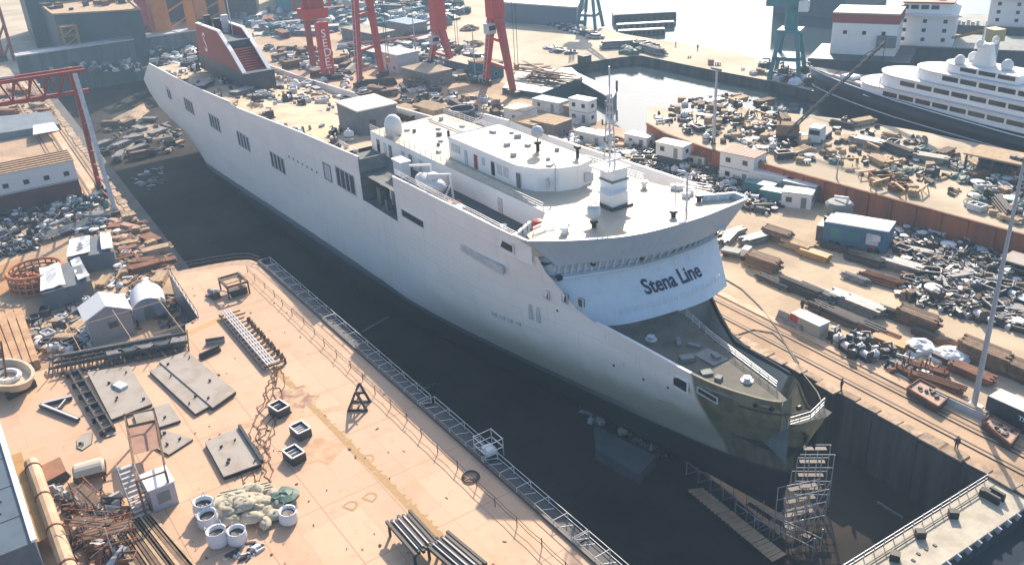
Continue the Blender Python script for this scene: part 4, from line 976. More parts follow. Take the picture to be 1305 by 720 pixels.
def person(loc, rz, label, top=NAVY, legs=NAVY, hat=YELLOW, pose=0):
    me = PB[pose].copy(); me.materials.clear()
    for m in (legs, top, SKIN, BLACK): me.materials.append(m)
    for p in me.polygons:
        z = p.center.z; x = abs(p.center.x); p.material_index = 3 if z < .1 else 2 if (z > 1.5 or (x > .21 and z < .88)) else 1 if (z > .98 or x > .2) else 0; p.use_smooth = True
    o = bpy.data.objects.new('person', me); COL.objects.link(o); o.location = loc; o.rotation_euler.z = rz; tag(o, label, 'person')
    MB().lathe([(.15, 1.68), (.13, 1.76), (.08, 1.83), (.01, 1.85)], (0, .03, 0), 10).build('helmet', hat, o, smooth=True)
    return o
def lamp_mast(label, loc, h, group=None, heads=4, r=.3):
    o = thing('lamp_mast', label, 'lamp mast', loc, 0, group)
    MB().tube((0, 0, 0), (0, 0, h), r, 10, r * .45).build('pole', mat('mast_grey', (.36, .37, .4), .5), o); MB().box((0, 0, 0), (1.6, 1.6, .5)).build('foot', GREYW, o)
    MB().box((0, 0, h), (2.4, .3, .2)).build('crossbar', GREY, o)
    for i in range(heads): MB().box((-1.05 + i * 2.1 / max(1, heads - 1), -.2, h + .15), (.5, .5, .35)).build('floodlight', GREYD, o)
    return o
# ------------------------------------------------------------------ the wide steel deck beside the dock
DZ = 5.0
def D(u, v, z=DZ): return G(u, v, z)
def D2(u, v, z=DZ): g = G(u, v, z); return (g.x, g.y)
edge = [D2(u, v) for u, v in [(330, 333), (765, 719)]]
ex, ey = edge[1][0] - edge[0][0], edge[1][1] - edge[0][1]; el = math.hypot(ex, ey); ed = Vector((ex / el, ey / el, 0)); en = Vector((-ed.y, ed.x, 0))
E0 = Vector((*edge[0], DZ)); E1 = E0 + ed * 150
DECK_RZ = math.atan2(ed.y, ed.x)
corner = [D2(u, v) for u, v in [(330, 334), (318, 331), (300, 332), (270, 337), (215, 348)]]
outl = [(E1.x, E1.y)] + [tuple((E0 + ed * 1.0).xy)] + corner[1:] + [D2(u, v) for u, v in [(252, 405), (236, 414), (238, 436), (60, 470), (-30, 492)]]
outl += [(-105, -14), (-98, -40), (E1.x, -40)]
steel = thing('steel_deck', 'broad peach coloured primed ship deck lying alongside the ferry, cluttered with plates', 'ship deck', (-80, 20, 0))
b = MB(); ar = sum(outl[i][0] * outl[(i + 1) % len(outl)][1] - outl[(i + 1) % len(outl)][0] * outl[i][1] for i in range(len(outl)))
if ar < 0: outl = outl[::-1]
b.m = 1; b.prism(outl, FLOOR_Z + .2, DZ, cap=False); b.m = 0; b.sheet([(x, y, DZ) for x, y in outl]); b.build('deck_plating', [DECKP, BLUEBLK], steel, True)
# weld seams, painted centre line and frame marks
SEAM = mat('weld_seam', (.36, .22, .13), .7); OCH = mat('ochre_paint_mark', (.36, .21, .075), .7, (.5, .32, .17), 1.6, .6, lo=.52, hi=.66); STAIN = mat('rust_stain', (.45, .265, .15), .8, (.56, .355, .215), .5, 1.0, lo=.4, hi=.58); BURN = mat('burnt_paint', (.27, .15, .10), .8, (.54, .345, .21), .6, 1.0, lo=.4, hi=.58)
def strip(a, b_, w_, m, nm, z=DZ + .004, par=steel):
    a = Vector((a[0], a[1], z)); b_ = Vector((b_[0], b_[1], z)); d = (b_ - a).normalized(); s = Vector((-d.y, d.x, 0)) * w_ / 2
    return MB().sheet([a - s, b_ - s, b_ + s, a + s]).build(nm, m, par, True)
for k in range(5): o0 = E0 - en * (4 + k * 6.2) + ed * 2; strip(o0, o0 + ed * 130, .09, SEAM, 'weld_seam')
for k in range(11): o0 = E0 + ed * (4 + k * 9.5) - en * .6; strip(o0, o0 - en * 34, .08, SEAM, 'weld_seam', DZ + .006)
l0 = Vector((*D2(345, 466), 0)); l1 = Vector((*D2(575, 700), 0))
q = random.Random(4); b = MB(); d = (l1 - l0).normalized(); s = Vector((-d.y, d.x, 0)); L_ = (l1 - l0).length * 1.25; n = 160
for i in range(n):
    a = l0 + d * L_ * i / n; c = l0 + d * L_ * (i + 1) / n; w0 = .35 + q.uniform(0, .22) + (.3 * q.random() if i % 3 == 0 else 0); w1 = .3
    b.sheet([Vector((*(a - s * w1).xy, DZ + .009)), Vector((*(c - s * w1).xy, DZ + .009)), Vector((*(c + s * w0).xy, DZ + .009)), Vector((*(a + s * w0).xy, DZ + .009))])
o = b.build('paint_line', OCH, steel, True); o['kind'] = 'stuff'
strip(D2(300, 545), D2(460, 515), 1.0, STAIN, 'stain', DZ + .007); strip(D2(240, 425), D2(300, 398), 1.2, mat('orange_primer', (.58, .25, .06), .7, (.5, .3, .15), .8, .8), 'stain', DZ + .007); strip(D2(0, 590), D2(60, 565), 1.4, STAIN, 'stain', DZ + .007)
for u, v, r_, m in ((372, 508, 3.2, BURN), (405, 575, 2.6, STAIN), (300, 372, 2.4, STAIN)):
    p = D(u, v); b = MB(); n = 18; b.sheet([(p.x + math.cos(a) * r_ * q.uniform(.6, 1.15), p.y + math.sin(a) * r_ * q.uniform(.6, 1.15), DZ + .0115) for a in [2 * math.pi * i / n for i in range(n)]]); b.build('stain', m, steel, True)
for u, v in ((468, 585), (446, 645), (471, 634)):    # painted frame letters
    me = text_mesh('D', 2.0, 0, .015); p = D(u, v); a = DECK_RZ + rad(115)
    for w_ in me.vertices: x, y = rot2(w_.co.x - .6, w_.co.y - .7, a); w_.co = Vector((x + p.x + 80, y + p.y - 20, DZ + .014))
    me.materials.append(OCH); o = bpy.data.objects.new('frame_letter', me); COL.objects.link(o); o.parent = steel
b = MB(); q = random.Random(9)
for i in range(110):
    u, v = q.uniform(240, 700), q.uniform(345, 720); p = D(u, v)
    if (Vector((p.x, p.y, 0)) - Vector((E0.x, E0.y, 0))).dot(en) > -1.2: continue
    b.box((p.x, p.y, DZ), (q.uniform(.08, .4), q.uniform(.05, .16), q.uniform(.03, .14)), q.random() * 3)
o = b.build('scrap', RUST); o['kind'] = 'stuff'
# kerb pipe, wire railing and the hung walkway along the dock side
MB().bar(E0 + ed * .5 - en * .25 + Vector((0, 0, .15)), E1 - en * .25 + Vector((0, 0, .15)), .3).build('edge_coaming', DARK, steel, True)
wire = thing('wire_railing', 'thin wire railing on posts set in from the edge of the peach deck', 'railing', tuple(E0))
pm = MB().box((0, 0, 0), (.07, .07, 1.1)).mesh('post', DARK); n = 34
for i in range(n): p = ed * (3 + i * 3.6) - en * (2.9 + .15 * math.sin(i * 1.7)); put('post', pm, wire, tuple(p))
for h in (.55, 1.05):
    pts = [ed * (3 + i * 1.8) - en * 2.9 + Vector((0, 0, h - (.12 if i % 2 else 0))) for i in range(2 * n - 1)]; MB().path(pts, .035, 4).build('wire', DARK, wire)
def walkway(s0, s1, label, w_=1.7, k=0):
    o = thing('hanging_walkway', label, 'walkway', tuple(E0 + ed * s0), DECK_RZ, 'hung walkways along the deck edge')
    L_ = s1 - s0
    W0 = -.35; MB().box((L_ / 2, W0 + w_ / 2, -.25), (L_, w_, .1)).build('grating', mat('dark_grating', (.06, .06, .065), .7), o)
    for y in (W0, W0 + w_):
        for h in (.35, 1.0): MB().bar((0, y, h - .2), (L_, y, h - .2), .055).build('rail', GREYW if y > 0 else GREY, o)
    n = max(2, int(L_ / 2.9)); cm = MB().bar((0, W0, .8), (0, W0 + w_, .8), .05).mesh('cross_bar', GREYW); pm = MB().box((0, 0, 0), (.06, .06, 1.1)).mesh('post', GREYW)
    br = MB().bar((-.4, W0, -.16), (.5, W0 + w_, -.16), .09).mesh('strut', GREYW)
    for i in range(n + 1):
        x = L_ * i / n; put('cross_bar', cm, o, (x, 0, 0)); put('strut', br, o, (min(x, L_ - .7) + .3, 0, 0))
        for y in (W0, W0 + w_): put('post', pm, o, (x, y, -.25))
    return o
sA = (D(537, 516) - E0).dot(ed); sB = (D(556, 535) - E0).dot(ed); sC = (D(607, 585) - E0).dot(ed)
walkway(1.5, sA * .5 - .15, 'white railed walkway hung off the deck edge nearest the round deck corner'); walkway(sA * .5, sA, 'white railed walkway hung off the deck edge opposite the trestle frame')
walkway(sA + .5, sC + 1, 'short white railed walkway with a square landing hung off the deck edge', 1.9); walkway(sC + 1.3, sC + 16, 'white railed walkway hung off the deck edge opposite the D marks'); walkway(sC + 16.2, sC + 60, 'white railed walkway hung off the deck edge lowest in view')
o = thing('scaffold_landing', 'square white scaffold landing standing on the walkway along the deck edge', 'scaffold', tuple(E0 + ed * (sC - 1.2)), DECK_RZ)
for x in (0, 2.2):
    for y in (.1, 2.3): MB().box((x, y, -.2), (.08, .08, 2.2)).build('post', PALE, o)
for h in (.9, 1.9):
    for a, c in (((0, .1), (2.2, .1)), ((2.2, .1), (2.2, 2.3)), ((2.2, 2.3), (0, 2.3)), ((0, 2.3), (0, .1))): MB().bar((*a, h), (*c, h), .07).build('rail', PALE, o)
MB().box((1.1, 1.2, .0), (1.2, 1.1, .7)).build('box', WHITE2, o)
o = thing('hose_reel', 'dark coiled hose lying near the deck edge', 'hose', tuple(D(600, 608)))
for k in range(3): MB().path([(math.cos(a) * (.9 - .1 * k), math.sin(a) * (.9 - .1 * k), .08 + .12 * k) for a in [i * .42 for i in range(16)]], .06, 5).build('coil', DARK, o)
# round railing on the deck corner
rp = [D(u, v) for u, v in [(218, 347), (245, 341), (272, 336), (300, 332), (318, 331), (333, 336)]]
o = thing('corner_railing', 'thin dark railing round the far corner of the peach deck', 'railing', tuple(rp[0]))
for a, c in zip(rp, rp[1:]):
    for h in (.55, 1.1): MB().bar(a + Vector((0, 0, h)), c + Vector((0, 0, h)), .06).build('rail', DARK, o, True)
    for t in (0, .5): p = a.lerp(c, t); MB().box(tuple(p), (.07, .07, 1.1)).build('post', DARK, o, True)
rp = [D(216, 349), D(253, 405)]
o = thing('edge_railing', 'pale railing on the deck edge above the dark drop by the barrel roofed tent', 'railing', tuple(rp[0]))
for h in (.1, .6, 1.1): MB().bar(rp[0] + Vector((0, 0, h)), rp[1] + Vector((0, 0, h)), .09).build('rail', GREYW if h < 1 else RUST, o, True)
for t in range(9): MB().box(tuple(rp[0].lerp(rp[1], t / 8)), (.08, .08, 1.1)).build('post', RUST, o, True)
# loose plates on the deck
def plate(px, label, h=.35, z=DZ, m=PLATE, lugs=3, sides=None, seed=0):
    pts = [G(u, v, z + h) for u, v in px]; c = sum(pts, Vector()) / len(pts); o = thing('steel_plate', label, 'steel plate', (c.x, c.y, z))
    P = [(p.x, p.y) for p in pts]; ar = sum(P[i][0] * P[(i + 1) % len(P)][1] - P[(i + 1) % len(P)][0] * P[i][1] for i in range(len(P)))
    if ar < 0: P = P[::-1]
    b = MB(); b.prism(P, z + h - .1, z + h, bottom=True); b.build('plate', m, o, True)
    st = MB(); cc = Vector((c.x, c.y, 0))
    for i in range(len(P)):
        a = cc + (Vector((*P[i], 0)) - cc) * .97; d = cc + (Vector((*P[(i + 1) % len(P)], 0)) - cc) * .97
        MB().bar((a.x, a.y, z + (h - .1) / 2), (d.x, d.y, z + (h - .1) / 2), .14, h - .12).build('stiffener', sides or DARK, o, True)
    q = random.Random(seed + len(label))
    for i in range(lugs):
        t = q.random(); a = Vector((*P[i % len(P)], 0)).lerp(cc, q.uniform(.2, .7)); MB().box((a.x, a.y, z + h), (.34, .1, .28), q.random() * 3).build('lifting_lug', DARK, o, True)
    block(Vector((c.x, c.y, z)), 3); return o
plate([(111, 474), (165, 466), (194, 514), (142, 534)], 'largest grey plate on the peach deck, with a white block lying on it', .45, lugs=5)
plate([(170, 527), (215, 513), (230, 535), (178, 552)], 'small grey plate lying against the end of the largest plate', .35, lugs=2)
plate([(190, 472), (208, 465), (269, 516), (249, 527)], 'long narrow grey plate lying beside a wider one on the peach deck', .4)
plate([(202, 460), (238, 447), (301, 498), (271, 519)], 'wide grey plate lying beside the long narrow one', .55, lugs=4)
plate([(208, 547), (246, 559), (215, 579), (182, 561)], 'four sided skewed grey plate lying behind the brown framed stair tower', .25, lugs=5)
o = plate([(261, 563), (305, 543), (333, 590), (285, 607)], 'grey plate standing apart on dark beams next to the cable tangle', .5, lugs=5, sides=BLACK)
a, c = D(305, 543, DZ + .6), D(334, 588, DZ + .6); MB().bar(a, c, .3, .5).build('edge_beam', BLACK, o, True)
plate([(98, 560), (108, 552), (118, 551), (116, 565), (105, 573), (98, 570)], 'small six sided plate lying near the ladder shaped frame', .12, lugs=2)
plate([(200, 478), (212, 474), (226, 470), (222, 480), (206, 486)], 'small grey offcut of plate between the big plates', .1, lugs=0)
p = D(154, 493, DZ + .45); o = thing('white_block', 'white sheeted block lying on the largest grey plate', 'block', tuple(p)); MB().box((0, 0, 0), (1.7, 1.0, .35), .4).build('body', WHITE2, o); MB().box((-.7, -.6, 0), (.9, .4, .2), .2).build('clamp', DARK, o)
# ladder shaped frame and A shaped frame
a0, a1, b0, b1 = D(88, 475, DZ + .4), D(134, 553, DZ + .4), D(100, 472, DZ + .4), D(146, 547, DZ + .4)
o = thing('ladder_frame', 'long dark ladder shaped steel frame beside the largest plate', 'steel frame', (a0.x, a0.y, DZ))
for a, c in ((a0, a1), (b0, b1)): MB().bar(a, c, .22, .6).build('side_beam', DARK, o, True)
for i in range(6):
    t = .03 + i * .187; p = a0.lerp(a1, t); r_ = b0.lerp(b1, t); v = (p - r_); MB().bar(p + v * .45, r_ - v * .05, .2, .7).build('cross_beam', DARK, o, True)
    MB().box(tuple(p.lerp(r_, .5) + Vector((0, 0, -.3))), (2.0, 1.1, .06), DECK_RZ).build('web_plate', PLATE, o, True)
o = thing('a_frame', 'A shaped steel frame lying left of the ladder shaped frame', 'steel frame', tuple(D(53, 515)))
A, B_, C_ = D(52, 516, DZ + .3), D(92, 506, DZ + .3), D(100, 535, DZ + .3)
for a, c, w_ in ((A, B_, .5), (A, C_, .5), (D(75, 521, DZ + .3), D(84, 510, DZ + .3), .3)): MB().bar(a, c, w_, .35).build('leg', DARK, o, True); MB().bar(a + Vector((0, 0, .2)), c + Vector((0, 0, .2)), w_ * .55, .06).build('flange', PALE, o, True)
# small open machines, frames and trestles
def open_crate(u, v, a, label, n):
    o = thing('open_crate', label, 'crate', tuple(D(u, v)), DECK_RZ + a)
    b = MB(); W_, L_, H = 1.5, 2.0, 1.0
    b.box((0, -W_ / 2, 0), (L_, .14, H)).box((0, W_ / 2, 0), (L_, .14, H)).box((-L_ / 2, 0, 0), (.14, W_, H)).box((L_ / 2, 0, 0), (.14, W_, H)); b.build('crate_wall', DARK, o)
    r_ = MB()
    for s in ((-1, -1, 1, -1), (1, -1, 1, 1), (1, 1, -1, 1), (-1, 1, -1, -1)): r_.bar((s[0] * L_ / 2, s[1] * W_ / 2, H + .03), (s[2] * L_ / 2, s[3] * W_ / 2, H + .03), .17, .1)
    r_.build('rim', WHITE2, o)
    for i in range(n): MB().box((-.6 + i * 1.2 / max(1, n - 1), 0, .3), (.14, 1.2, .5)).build('bar', GREYW, o)
    MB().box((0, 0, .02), (L_, W_, .3)).build('crate_floor', BLACK, o); return o
open_crate(357, 526, .2, 'white rimmed open crate on the burnt patch of deck', 2); open_crate(384, 554, .1, 'white rimmed open crate with four bars, middle of the three', 4); open_crate(376, 585, .15, 'white rimmed open crate nearest the sacks', 3)
o = thing('platform_frame', 'open box shaped work platform on the far corner of the peach deck', 'work platform', tuple(D(300, 372)), DECK_RZ)
for x in (-1.9, 1.9):
    for y in (-1.5, 1.5): MB().box((x, y, 0), (.2, .2, 2.0)).build('post', DARK, o)
for a, c in (((-1.9, -1.5), (1.9, -1.5)), ((1.9, -1.5), (1.9, 1.5)), ((1.9, 1.5), (-1.9, 1.5)), ((-1.9, 1.5), (-1.9, -1.5))): MB().bar((*a, 1.9), (*c, 1.9), .3).build('beam', BROWN, o)
MB().box((-.9, 0, 1.5), (1.8, 3.0, .15)).build('board', TAN, o); MB().box((1.3, 0, .1), (1.0, 2.6, 1.0)).build('tank', DARK, o)
o = thing('pump_set', 'dark pump and pipes beside the open work platform', 'pump', tuple(D(272, 378)), .3)
MB().box((0, 0, 0), (2.4, 1.2, .2)).build('skid', DARK, o); MB().tube((-.8, 0, .7), (.4, 0, .7), .4, 10).build('motor', GREYD, o); MB().lathe([(.5, .2), (.6, .5), (.4, 1.0)], (.9, 0, 0), 10).build('pump', DARK, o); MB().path([(.9, 0, 1), (.9, 0, 1.4), (2.6, .8, 1.2), (3.2, 1, .3)], .1, 6).build('hose', GREYW, o)
o = thing('pipe_trestle', 'long pale pipe rack with many short dark feet lying across the peach deck', 'pipe rack', tuple(D(288, 396)))
A, B_ = D(287, 396, DZ + .8), D(346, 464, DZ + .8)
for k in range(4): s = en * (k * .34 - .5); MB().tube(A + s, B_ + s, .11, 6).build('pipe', PALE if k % 2 else GREYW, o, True)
MB().bar(A - en * .9 + Vector((0, 0, -.4)), B_ - en * .9 + Vector((0, 0, -.4)), .25).build('beam', DARK, o, True)
for i in range(15):
    p = A.lerp(B_, .02 + i * .068) + Vector((0, 0, -.45)); MB().bar(p - en * 1.1, p + en * (1.9 + .4 * math.sin(i * 2)), .16).build('foot', DARK, o, True)
    if i > 2: MB().box(tuple(p + en * 1.9 + Vector((0, 0, -.35))), (.2, .5, .8), DECK_RZ + i).build('clip', BROWN, o, True)
for k, (u, v, L_) in enumerate(((275, 437, 2.4), (268, 452, 2.8))):
    o = thing('steel_offcut', ['short grey box section standing near the pipe rack', 'short dark box section lying near the pipe rack'][k], 'steel offcut', tuple(D(u, v)), DECK_RZ + 1.2 + k * .6); MB().box((0, 0, 0), (L_, .7, .5)).build('body', PLATE if k == 0 else DARK, o); MB().box((0, 0, .5), (L_, .2, .3)).build('web', DARK, o)
o = thing('davit_frame', 'pair of dark triangular frames standing by the wire railing', 'steel frame', tuple(D(458, 518)), DECK_RZ + .9)
for y in (-.9, .9):
    for a, c in (((-1.1, y, 0), (.1, y, 2.6)), ((1.1, y, 0), (.1, y, 2.6)), ((-1.1, y, .1), (1.1, y, .1)), ((-.5, y, 1.3), (.7, y, 1.3))): MB().bar(a, c, .2, .26).build('bar', DARK, o)
for z in (.2, 1.2): MB().bar((0, -.9, z), (0, .9, z), .16).build('tie', DARK, o)
for u, v, a, lab in ((528, 694, 0, 'dark rack of steel channels standing on the ochre line'), (582, 722, .1, 'dark rack of steel channels cut by the lower picture edge')):
    o = thing('channel_rack', lab, 'rack', tuple(D(u, v)), DECK_RZ + a)
    for x in (-2.4, 2.4):
        for y in (-1.2, 1.2): MB().box((x, y, 0), (.2, .2, 1.3)).build('leg', BLACK, o)
    for k in range(7): MB().bar((-2.8 + .2 * (k % 3), -1.2 + k * .4, 1.45), (2.8 - .15 * (k % 2), -1.2 + k * .4, 1.45), .26, .34).build('channel', BLACK if k % 3 else DARK, o)
    for k in range(3): MB().bar((-2.2, -.8 + k * .55, 1.72), (2.4, -.8 + k * .55, 1.72), .1, .12).build('flat_bar', GREYW, o)
# cable tangle
o = thing('cable', 'tangle of thin brown cables lying from the pipe rack to the sacks', 'cable', tuple(D(345, 470)))
for k in range(7):
    q = random.Random(k); n = 40; pts = []
    for i in range(n):
        t = i / (n - 1); u = 348 - t * 32 + 14 * math.sin(t * 9 + k) * (.3 + t) + q.uniform(-4, 4) + k * 2; v = 466 + t * 150 + q.uniform(-3, 3); p = D(u, v); pts.append((p.x, p.y, DZ + .05 + .05 * q.random()))
    MB().path(pts, .045, 4).build('strand', RUST if k % 2 else BROWN, o, True)
# sacks and big bags
q = random.Random(12); c0 = D(318, 652)
sk = [MB().blob((0, 0, 0), .95, s, 9, 5, .3, .62).mesh('sack', BAGB, True) for s in range(5)]
for i in range(46):
    u, v = 318 + q.gauss(0, 24), 652 + q.gauss(0, 12)
    if abs(u - 318) > 52 or abs(v - 652) > 26: continue
    p = D(u, v); hgt_ = max(0, 1.3 - (p - c0).length * .28)
    o = bpy.data.objects.new('sack', R.choice(sk)); COL.objects.link(o); o.location = (p.x, p.y, DZ + hgt_ * q.uniform(.5, 1)); o.rotation_euler = (q.uniform(-.3, .3), q.uniform(-.3, .3), q.random() * 6); o.scale = (q.uniform(.8, 1.3), q.uniform(.6, .9), q.uniform(.7, 1.1))
    tag(o, 'beige sack in the heap on the peach deck between the white bags', 'sack', 'beige sacks heaped on the peach deck')
def bigbag(u, v, lab, s=1.0):
    o = thing('bulk_bag', lab, 'bag', tuple(D(u, v)), R.random())
    MB().lathe([(.75, 0), (1.0, .25), (1.02, .9), (.9, 1.35), (.95, 1.55), (.80, 1.5), (.72, 1.15)], n=14, cap=False).build('bag', BAGW, o, smooth=True); MB().lathe([(.8, 1.05), (.55, 1.18), (.02, 1.1)], n=12).build('contents', DARK, o)
    for a in (0, 1.57, 3.14, 4.7): MB().path([(math.cos(a) * .9, math.sin(a) * .9, 1.4), (math.cos(a + .25) * 1.05, math.sin(a + .25) * 1.05, 1.9), (math.cos(a + .5) * .9, math.sin(a + .5) * .9, 1.4)], .04, 4).build('strap', BAGW, o)
    o.scale = (s * R.uniform(.88, 1.1), s * R.uniform(.85, 1.08), s * R.uniform(.75, 1.08)); o.rotation_euler = (R.uniform(-.08, .08), R.uniform(-.08, .08), R.random() * 6); return o
for u, v, lab in ((267, 668, 'open white bulk bag at the left end of the sack heap'), (280, 693, 'open white bulk bag in front of the sacks, lowest in view'), (303, 690, 'open white bulk bag between the lowest bag and the sacks'), (368, 664, 'open white bulk bag at the right end of the sack heap'), (262, 655, 'open white bulk bag behind the one at the left end of the heap')): bigbag(u, v, lab)
o = thing('tarpaulin', 'dark green tarpaulin crumpled on the sacks beside the right hand bag', 'tarpaulin', tuple(D(362, 641))); MB().blob((0, 0, .6), 1.4, 7, 11, 5, .35, .5).build('sheet', TARP, o)
o = thing('tarpaulin', 'long pale rolled sheet lying along the back of the sacks', 'tarpaulin', tuple(D(312, 632)), DECK_RZ + 1.2)
for k in range(4): MB().tube((-3.2 + .3 * k, k * .4 - .6, .3), (3.0 - .2 * k, k * .4 - .4, .35), .3, 7).build('roll', BAGB, o)
litter([(300, 690), (335, 690), (330, 712), (285, 715)], 40, 5, DZ, (GREYW, DARK), (.2, .7), (.1, .3))
# ---- lower left: stair tower, planks, beam, blue grey hull side
o = thing('stair_tower', 'brown framed stair tower with a lilac cabin on the peach deck', 'stair tower', tuple(D(195, 600)), DECK_RZ)
P = [D(170, 568), D(206, 560), D(222, 642), D(186, 655)]
for p in P: MB().box((p.x, p.y, DZ), (.22, .22, 4.2)).build('post', BROWN, o, True)
for z in (2.6, 4.0):
    for a, c in zip(P, P[1:] + P[:1]): MB().bar((a.x, a.y, DZ + z), (c.x, c.y, DZ + z), .14).build('rail', BROWN, o, True)
m_ = sum(P, Vector()) / 4; Q = [m_.lerp(p, .97) for p in P]; mid = [P[0].lerp(P[3], .45), P[1].lerp(P[2], .45)]
MB().sheet([(P[0].x, P[0].y, DZ + 2.5), (P[1].x, P[1].y, DZ + 2.5), (mid[1].x, mid[1].y, DZ + 2.5), (mid[0].x, mid[0].y, DZ + 2.5)]).build('platform', mat('red_brown_plate', (.34, .19, .13), .75, (.26, .13, .09), .8, .7), o, True)
c = P[2].lerp(mid[1], .3).lerp(P[3], .35); MB().box((c.x, c.y, DZ), (3.0, 2.4, 2.6), DECK_RZ).build('cabin', mat('lilac_paint', (.40, .39, .44), .6, (.3, .3, .33), 1, .5), o, True); MB().box((c.x, c.y, DZ + 2.6), (3.2, 2.6, .14), DECK_RZ).build('cabin_roof', WHITE2, o, True); w = Vector((c.x, c.y, DZ + .8)) + ed * 1.5; MB().box(tuple(w), (.1, 1.2, 1.2), DECK_RZ).build('cabin_window', GREYD, o, True)
s0, s1 = D(160, 595, DZ + 2.4), D(182, 655, DZ)
for k in range(11): p = s0.lerp(s1, k / 10); MB().box(tuple(p - Vector((0, 0, .05))), (.45, 1.5, .08), DECK_RZ).build('tread', GREYW, o, True)
for s in (-.8, .8): MB().bar(s0 + en * s, s1 + en * s, .1, .3).build('stringer', DARK, o, True); MB().bar(s0 + en * s + Vector((0, 0, 1)), s1 + en * s + Vector((0, 0, 1)), .07).build('handrail', GREYW, o, True)
o = thing('plank_floor', 'platform of long brown planks in front of the stair tower', 'plank platform', tuple(D(205, 690)), DECK_RZ)
A, B_ = D(192, 655, DZ + .5), D(262, 735, DZ + .5); A2, B2 = D(138, 668, DZ + .5), D(190, 750, DZ + .5)
for k in range(13): t = k / 12; MB().bar(A.lerp(A2, t), B_.lerp(B2, t) + ed * R.uniform(-.5, 2), .42, .09).build('plank', BROWN if k % 3 else TAN, o, True)
for t in (.15, .5, .85): MB().bar(A.lerp(B_, t) - Vector((0, 0, .25)), A2.lerp(B2, t) - Vector((0, 0, .25)), .2, .3).build('bearer', DARK, o, True)
o = thing('beige_trough', 'long beige covered trough standing over its own dark shadow on the deck', 'trough', tuple(D(116, 610)), 0)
A, B_ = D(93, 603, DZ + 1.2), D(134, 592, DZ + 1.2); d = (B_ - A).normalized(); s = Vector((-d.y, d.x, 0)); rr = []
for t in (0, .08, .92, 1):
    p = A.lerp(B_, t); k = .55 if t in (0, 1) else 1; rr.append([p + s * math.cos(a) * 1.1 * k + Vector((0, 0, math.sin(a) * .8 * k)) for a in [math.pi * i / 8 for i in range(9)]])
MB().loft(rr, False).build('cover', mat('beige_cover', (.50, .44, .35), .7), o, True); MB().bar(A - Vector((0, 0, .3)), B_ - Vector((0, 0, .3)), 2.3, .5).build('base', BROWN, o, True)
for t in (.1, .9): MB().bar(A.lerp(B_, t) - s * 1 - Vector((0, 0, 1.2)), A.lerp(B_, t) - s * 1 - Vector((0, 0, .4)), .2).build('leg', DARK, o, True)
o = plate([(48, 595), (76, 582), (84, 600), (58, 614)], 'rust brown plate leaning beside the beige trough', 1.1, m=mat('brown_plate', (.30, .14, .07), .8, (.2, .09, .05), .8, .7), lugs=0)
o = thing('round_beam', 'long tan tube running down beside the blue grey hull side at the picture edge', 'tube', tuple(D(40, 590)))
A, B_ = D(40, 590, DZ + 1.6), D(100, 760, DZ + 1.6); MB().tube(A, B_, .72, 12).build('tube', mat('tan_tube', (.52, .36, .23), .6, (.36, .22, .13), .4, .6), o, True)
for t in (.05, .3, .55, .8): p = A.lerp(B_, t); MB().box((p.x, p.y, DZ), (.4, 1.2, 1.0), DECK_RZ).build('cradle', DARK, o, True); MB().tube(p, p + (B_ - A).normalized() * .2, .8, 12).build('band', RUST, o, True)
o = thing('hull_section', 'blue grey ship section standing at the lower left picture edge', 'ship section', tuple(D(0, 640)))
A, B_ = D(-6, 530, DZ + 5), D(44, 690, DZ + 5); n_ = Vector((-(B_ - A).y, (B_ - A).x, 0)).normalized()
if n_.y > 0: n_ = -n_
pts = [A, B_, B_ + n_ * 22, A + n_ * 22]; P = [(p.x, p.y) for p in pts]
if sum(P[i][0] * P[(i + 1) % 4][1] - P[(i + 1) % 4][0] * P[i][1] for i in range(4)) < 0: P = P[::-1]
MB().prism(P, DZ, DZ + 5).build('shell', mat('slate_paint', (.085, .12, .155), .5, (.06, .08, .1), .6, .6), o, True); MB().bar(A + Vector((0, 0, .12)), B_ + Vector((0, 0, .12)), .5, .25).build('edge_strip', WHITE2, o, True)
for k in range(4): t = .15 + .22 * k; MB().bar(A.lerp(B_, t) + n_ * .4 + Vector((0, 0, .02)), A.lerp(B_, t) + n_ * 21 + Vector((0, 0, .02)), .06, .05).build('seam', DARK, o, True)
for k in range(9): t = q.random(); p = A.lerp(B_, t) + n_ * q.uniform(1, 5); MB().box((p.x, p.y, DZ + 5), (.3, .2, .12), q.random()).build('fitting', DARK, o, True)
o = thing('yellow_walkway', 'ochre painted walkway between the blue grey ship section and the tan tube', 'walkway', tuple(D(30, 620)))
A, B_ = D(17, 580, DZ + 1.2), D(50, 690, DZ + 1.2); MB().bar(A, B_, 1.6, .12).build('floor', YELLOW, o, True)
for k in range(7): p = A.lerp(B_, k / 6) - en * .7; MB().box((p.x, p.y, DZ), (.1, .1, 2.3)).build('post', RUST, o, True)
for h in (.5, 1.1): MB().bar(A - en * .7 + Vector((0, 0, h)), B_ - en * .7 + Vector((0, 0, h)), .07).build('rail', RUST, o, True)
litter([(80, 640), (150, 625), (165, 720), (100, 720)], 90, 6, DZ, (DARK, RUST, BROWN, GREYW), (.3, 1.2), (.1, .9)); litter([(60, 600), (82, 600), (90, 640), (70, 640)], 24, 7, DZ, (DARK, GREYW, GREY), (.3, .8), (.2, .9))
scatter([(85, 640), (150, 630), (165, 715), (105, 715)], 16, dict(plates_r=2, rack_r=2, trestle_d=2, bin_r=1, beams_r=1), 'in the lower left corner beside the tan tube', DZ, (.5, .8), 31)
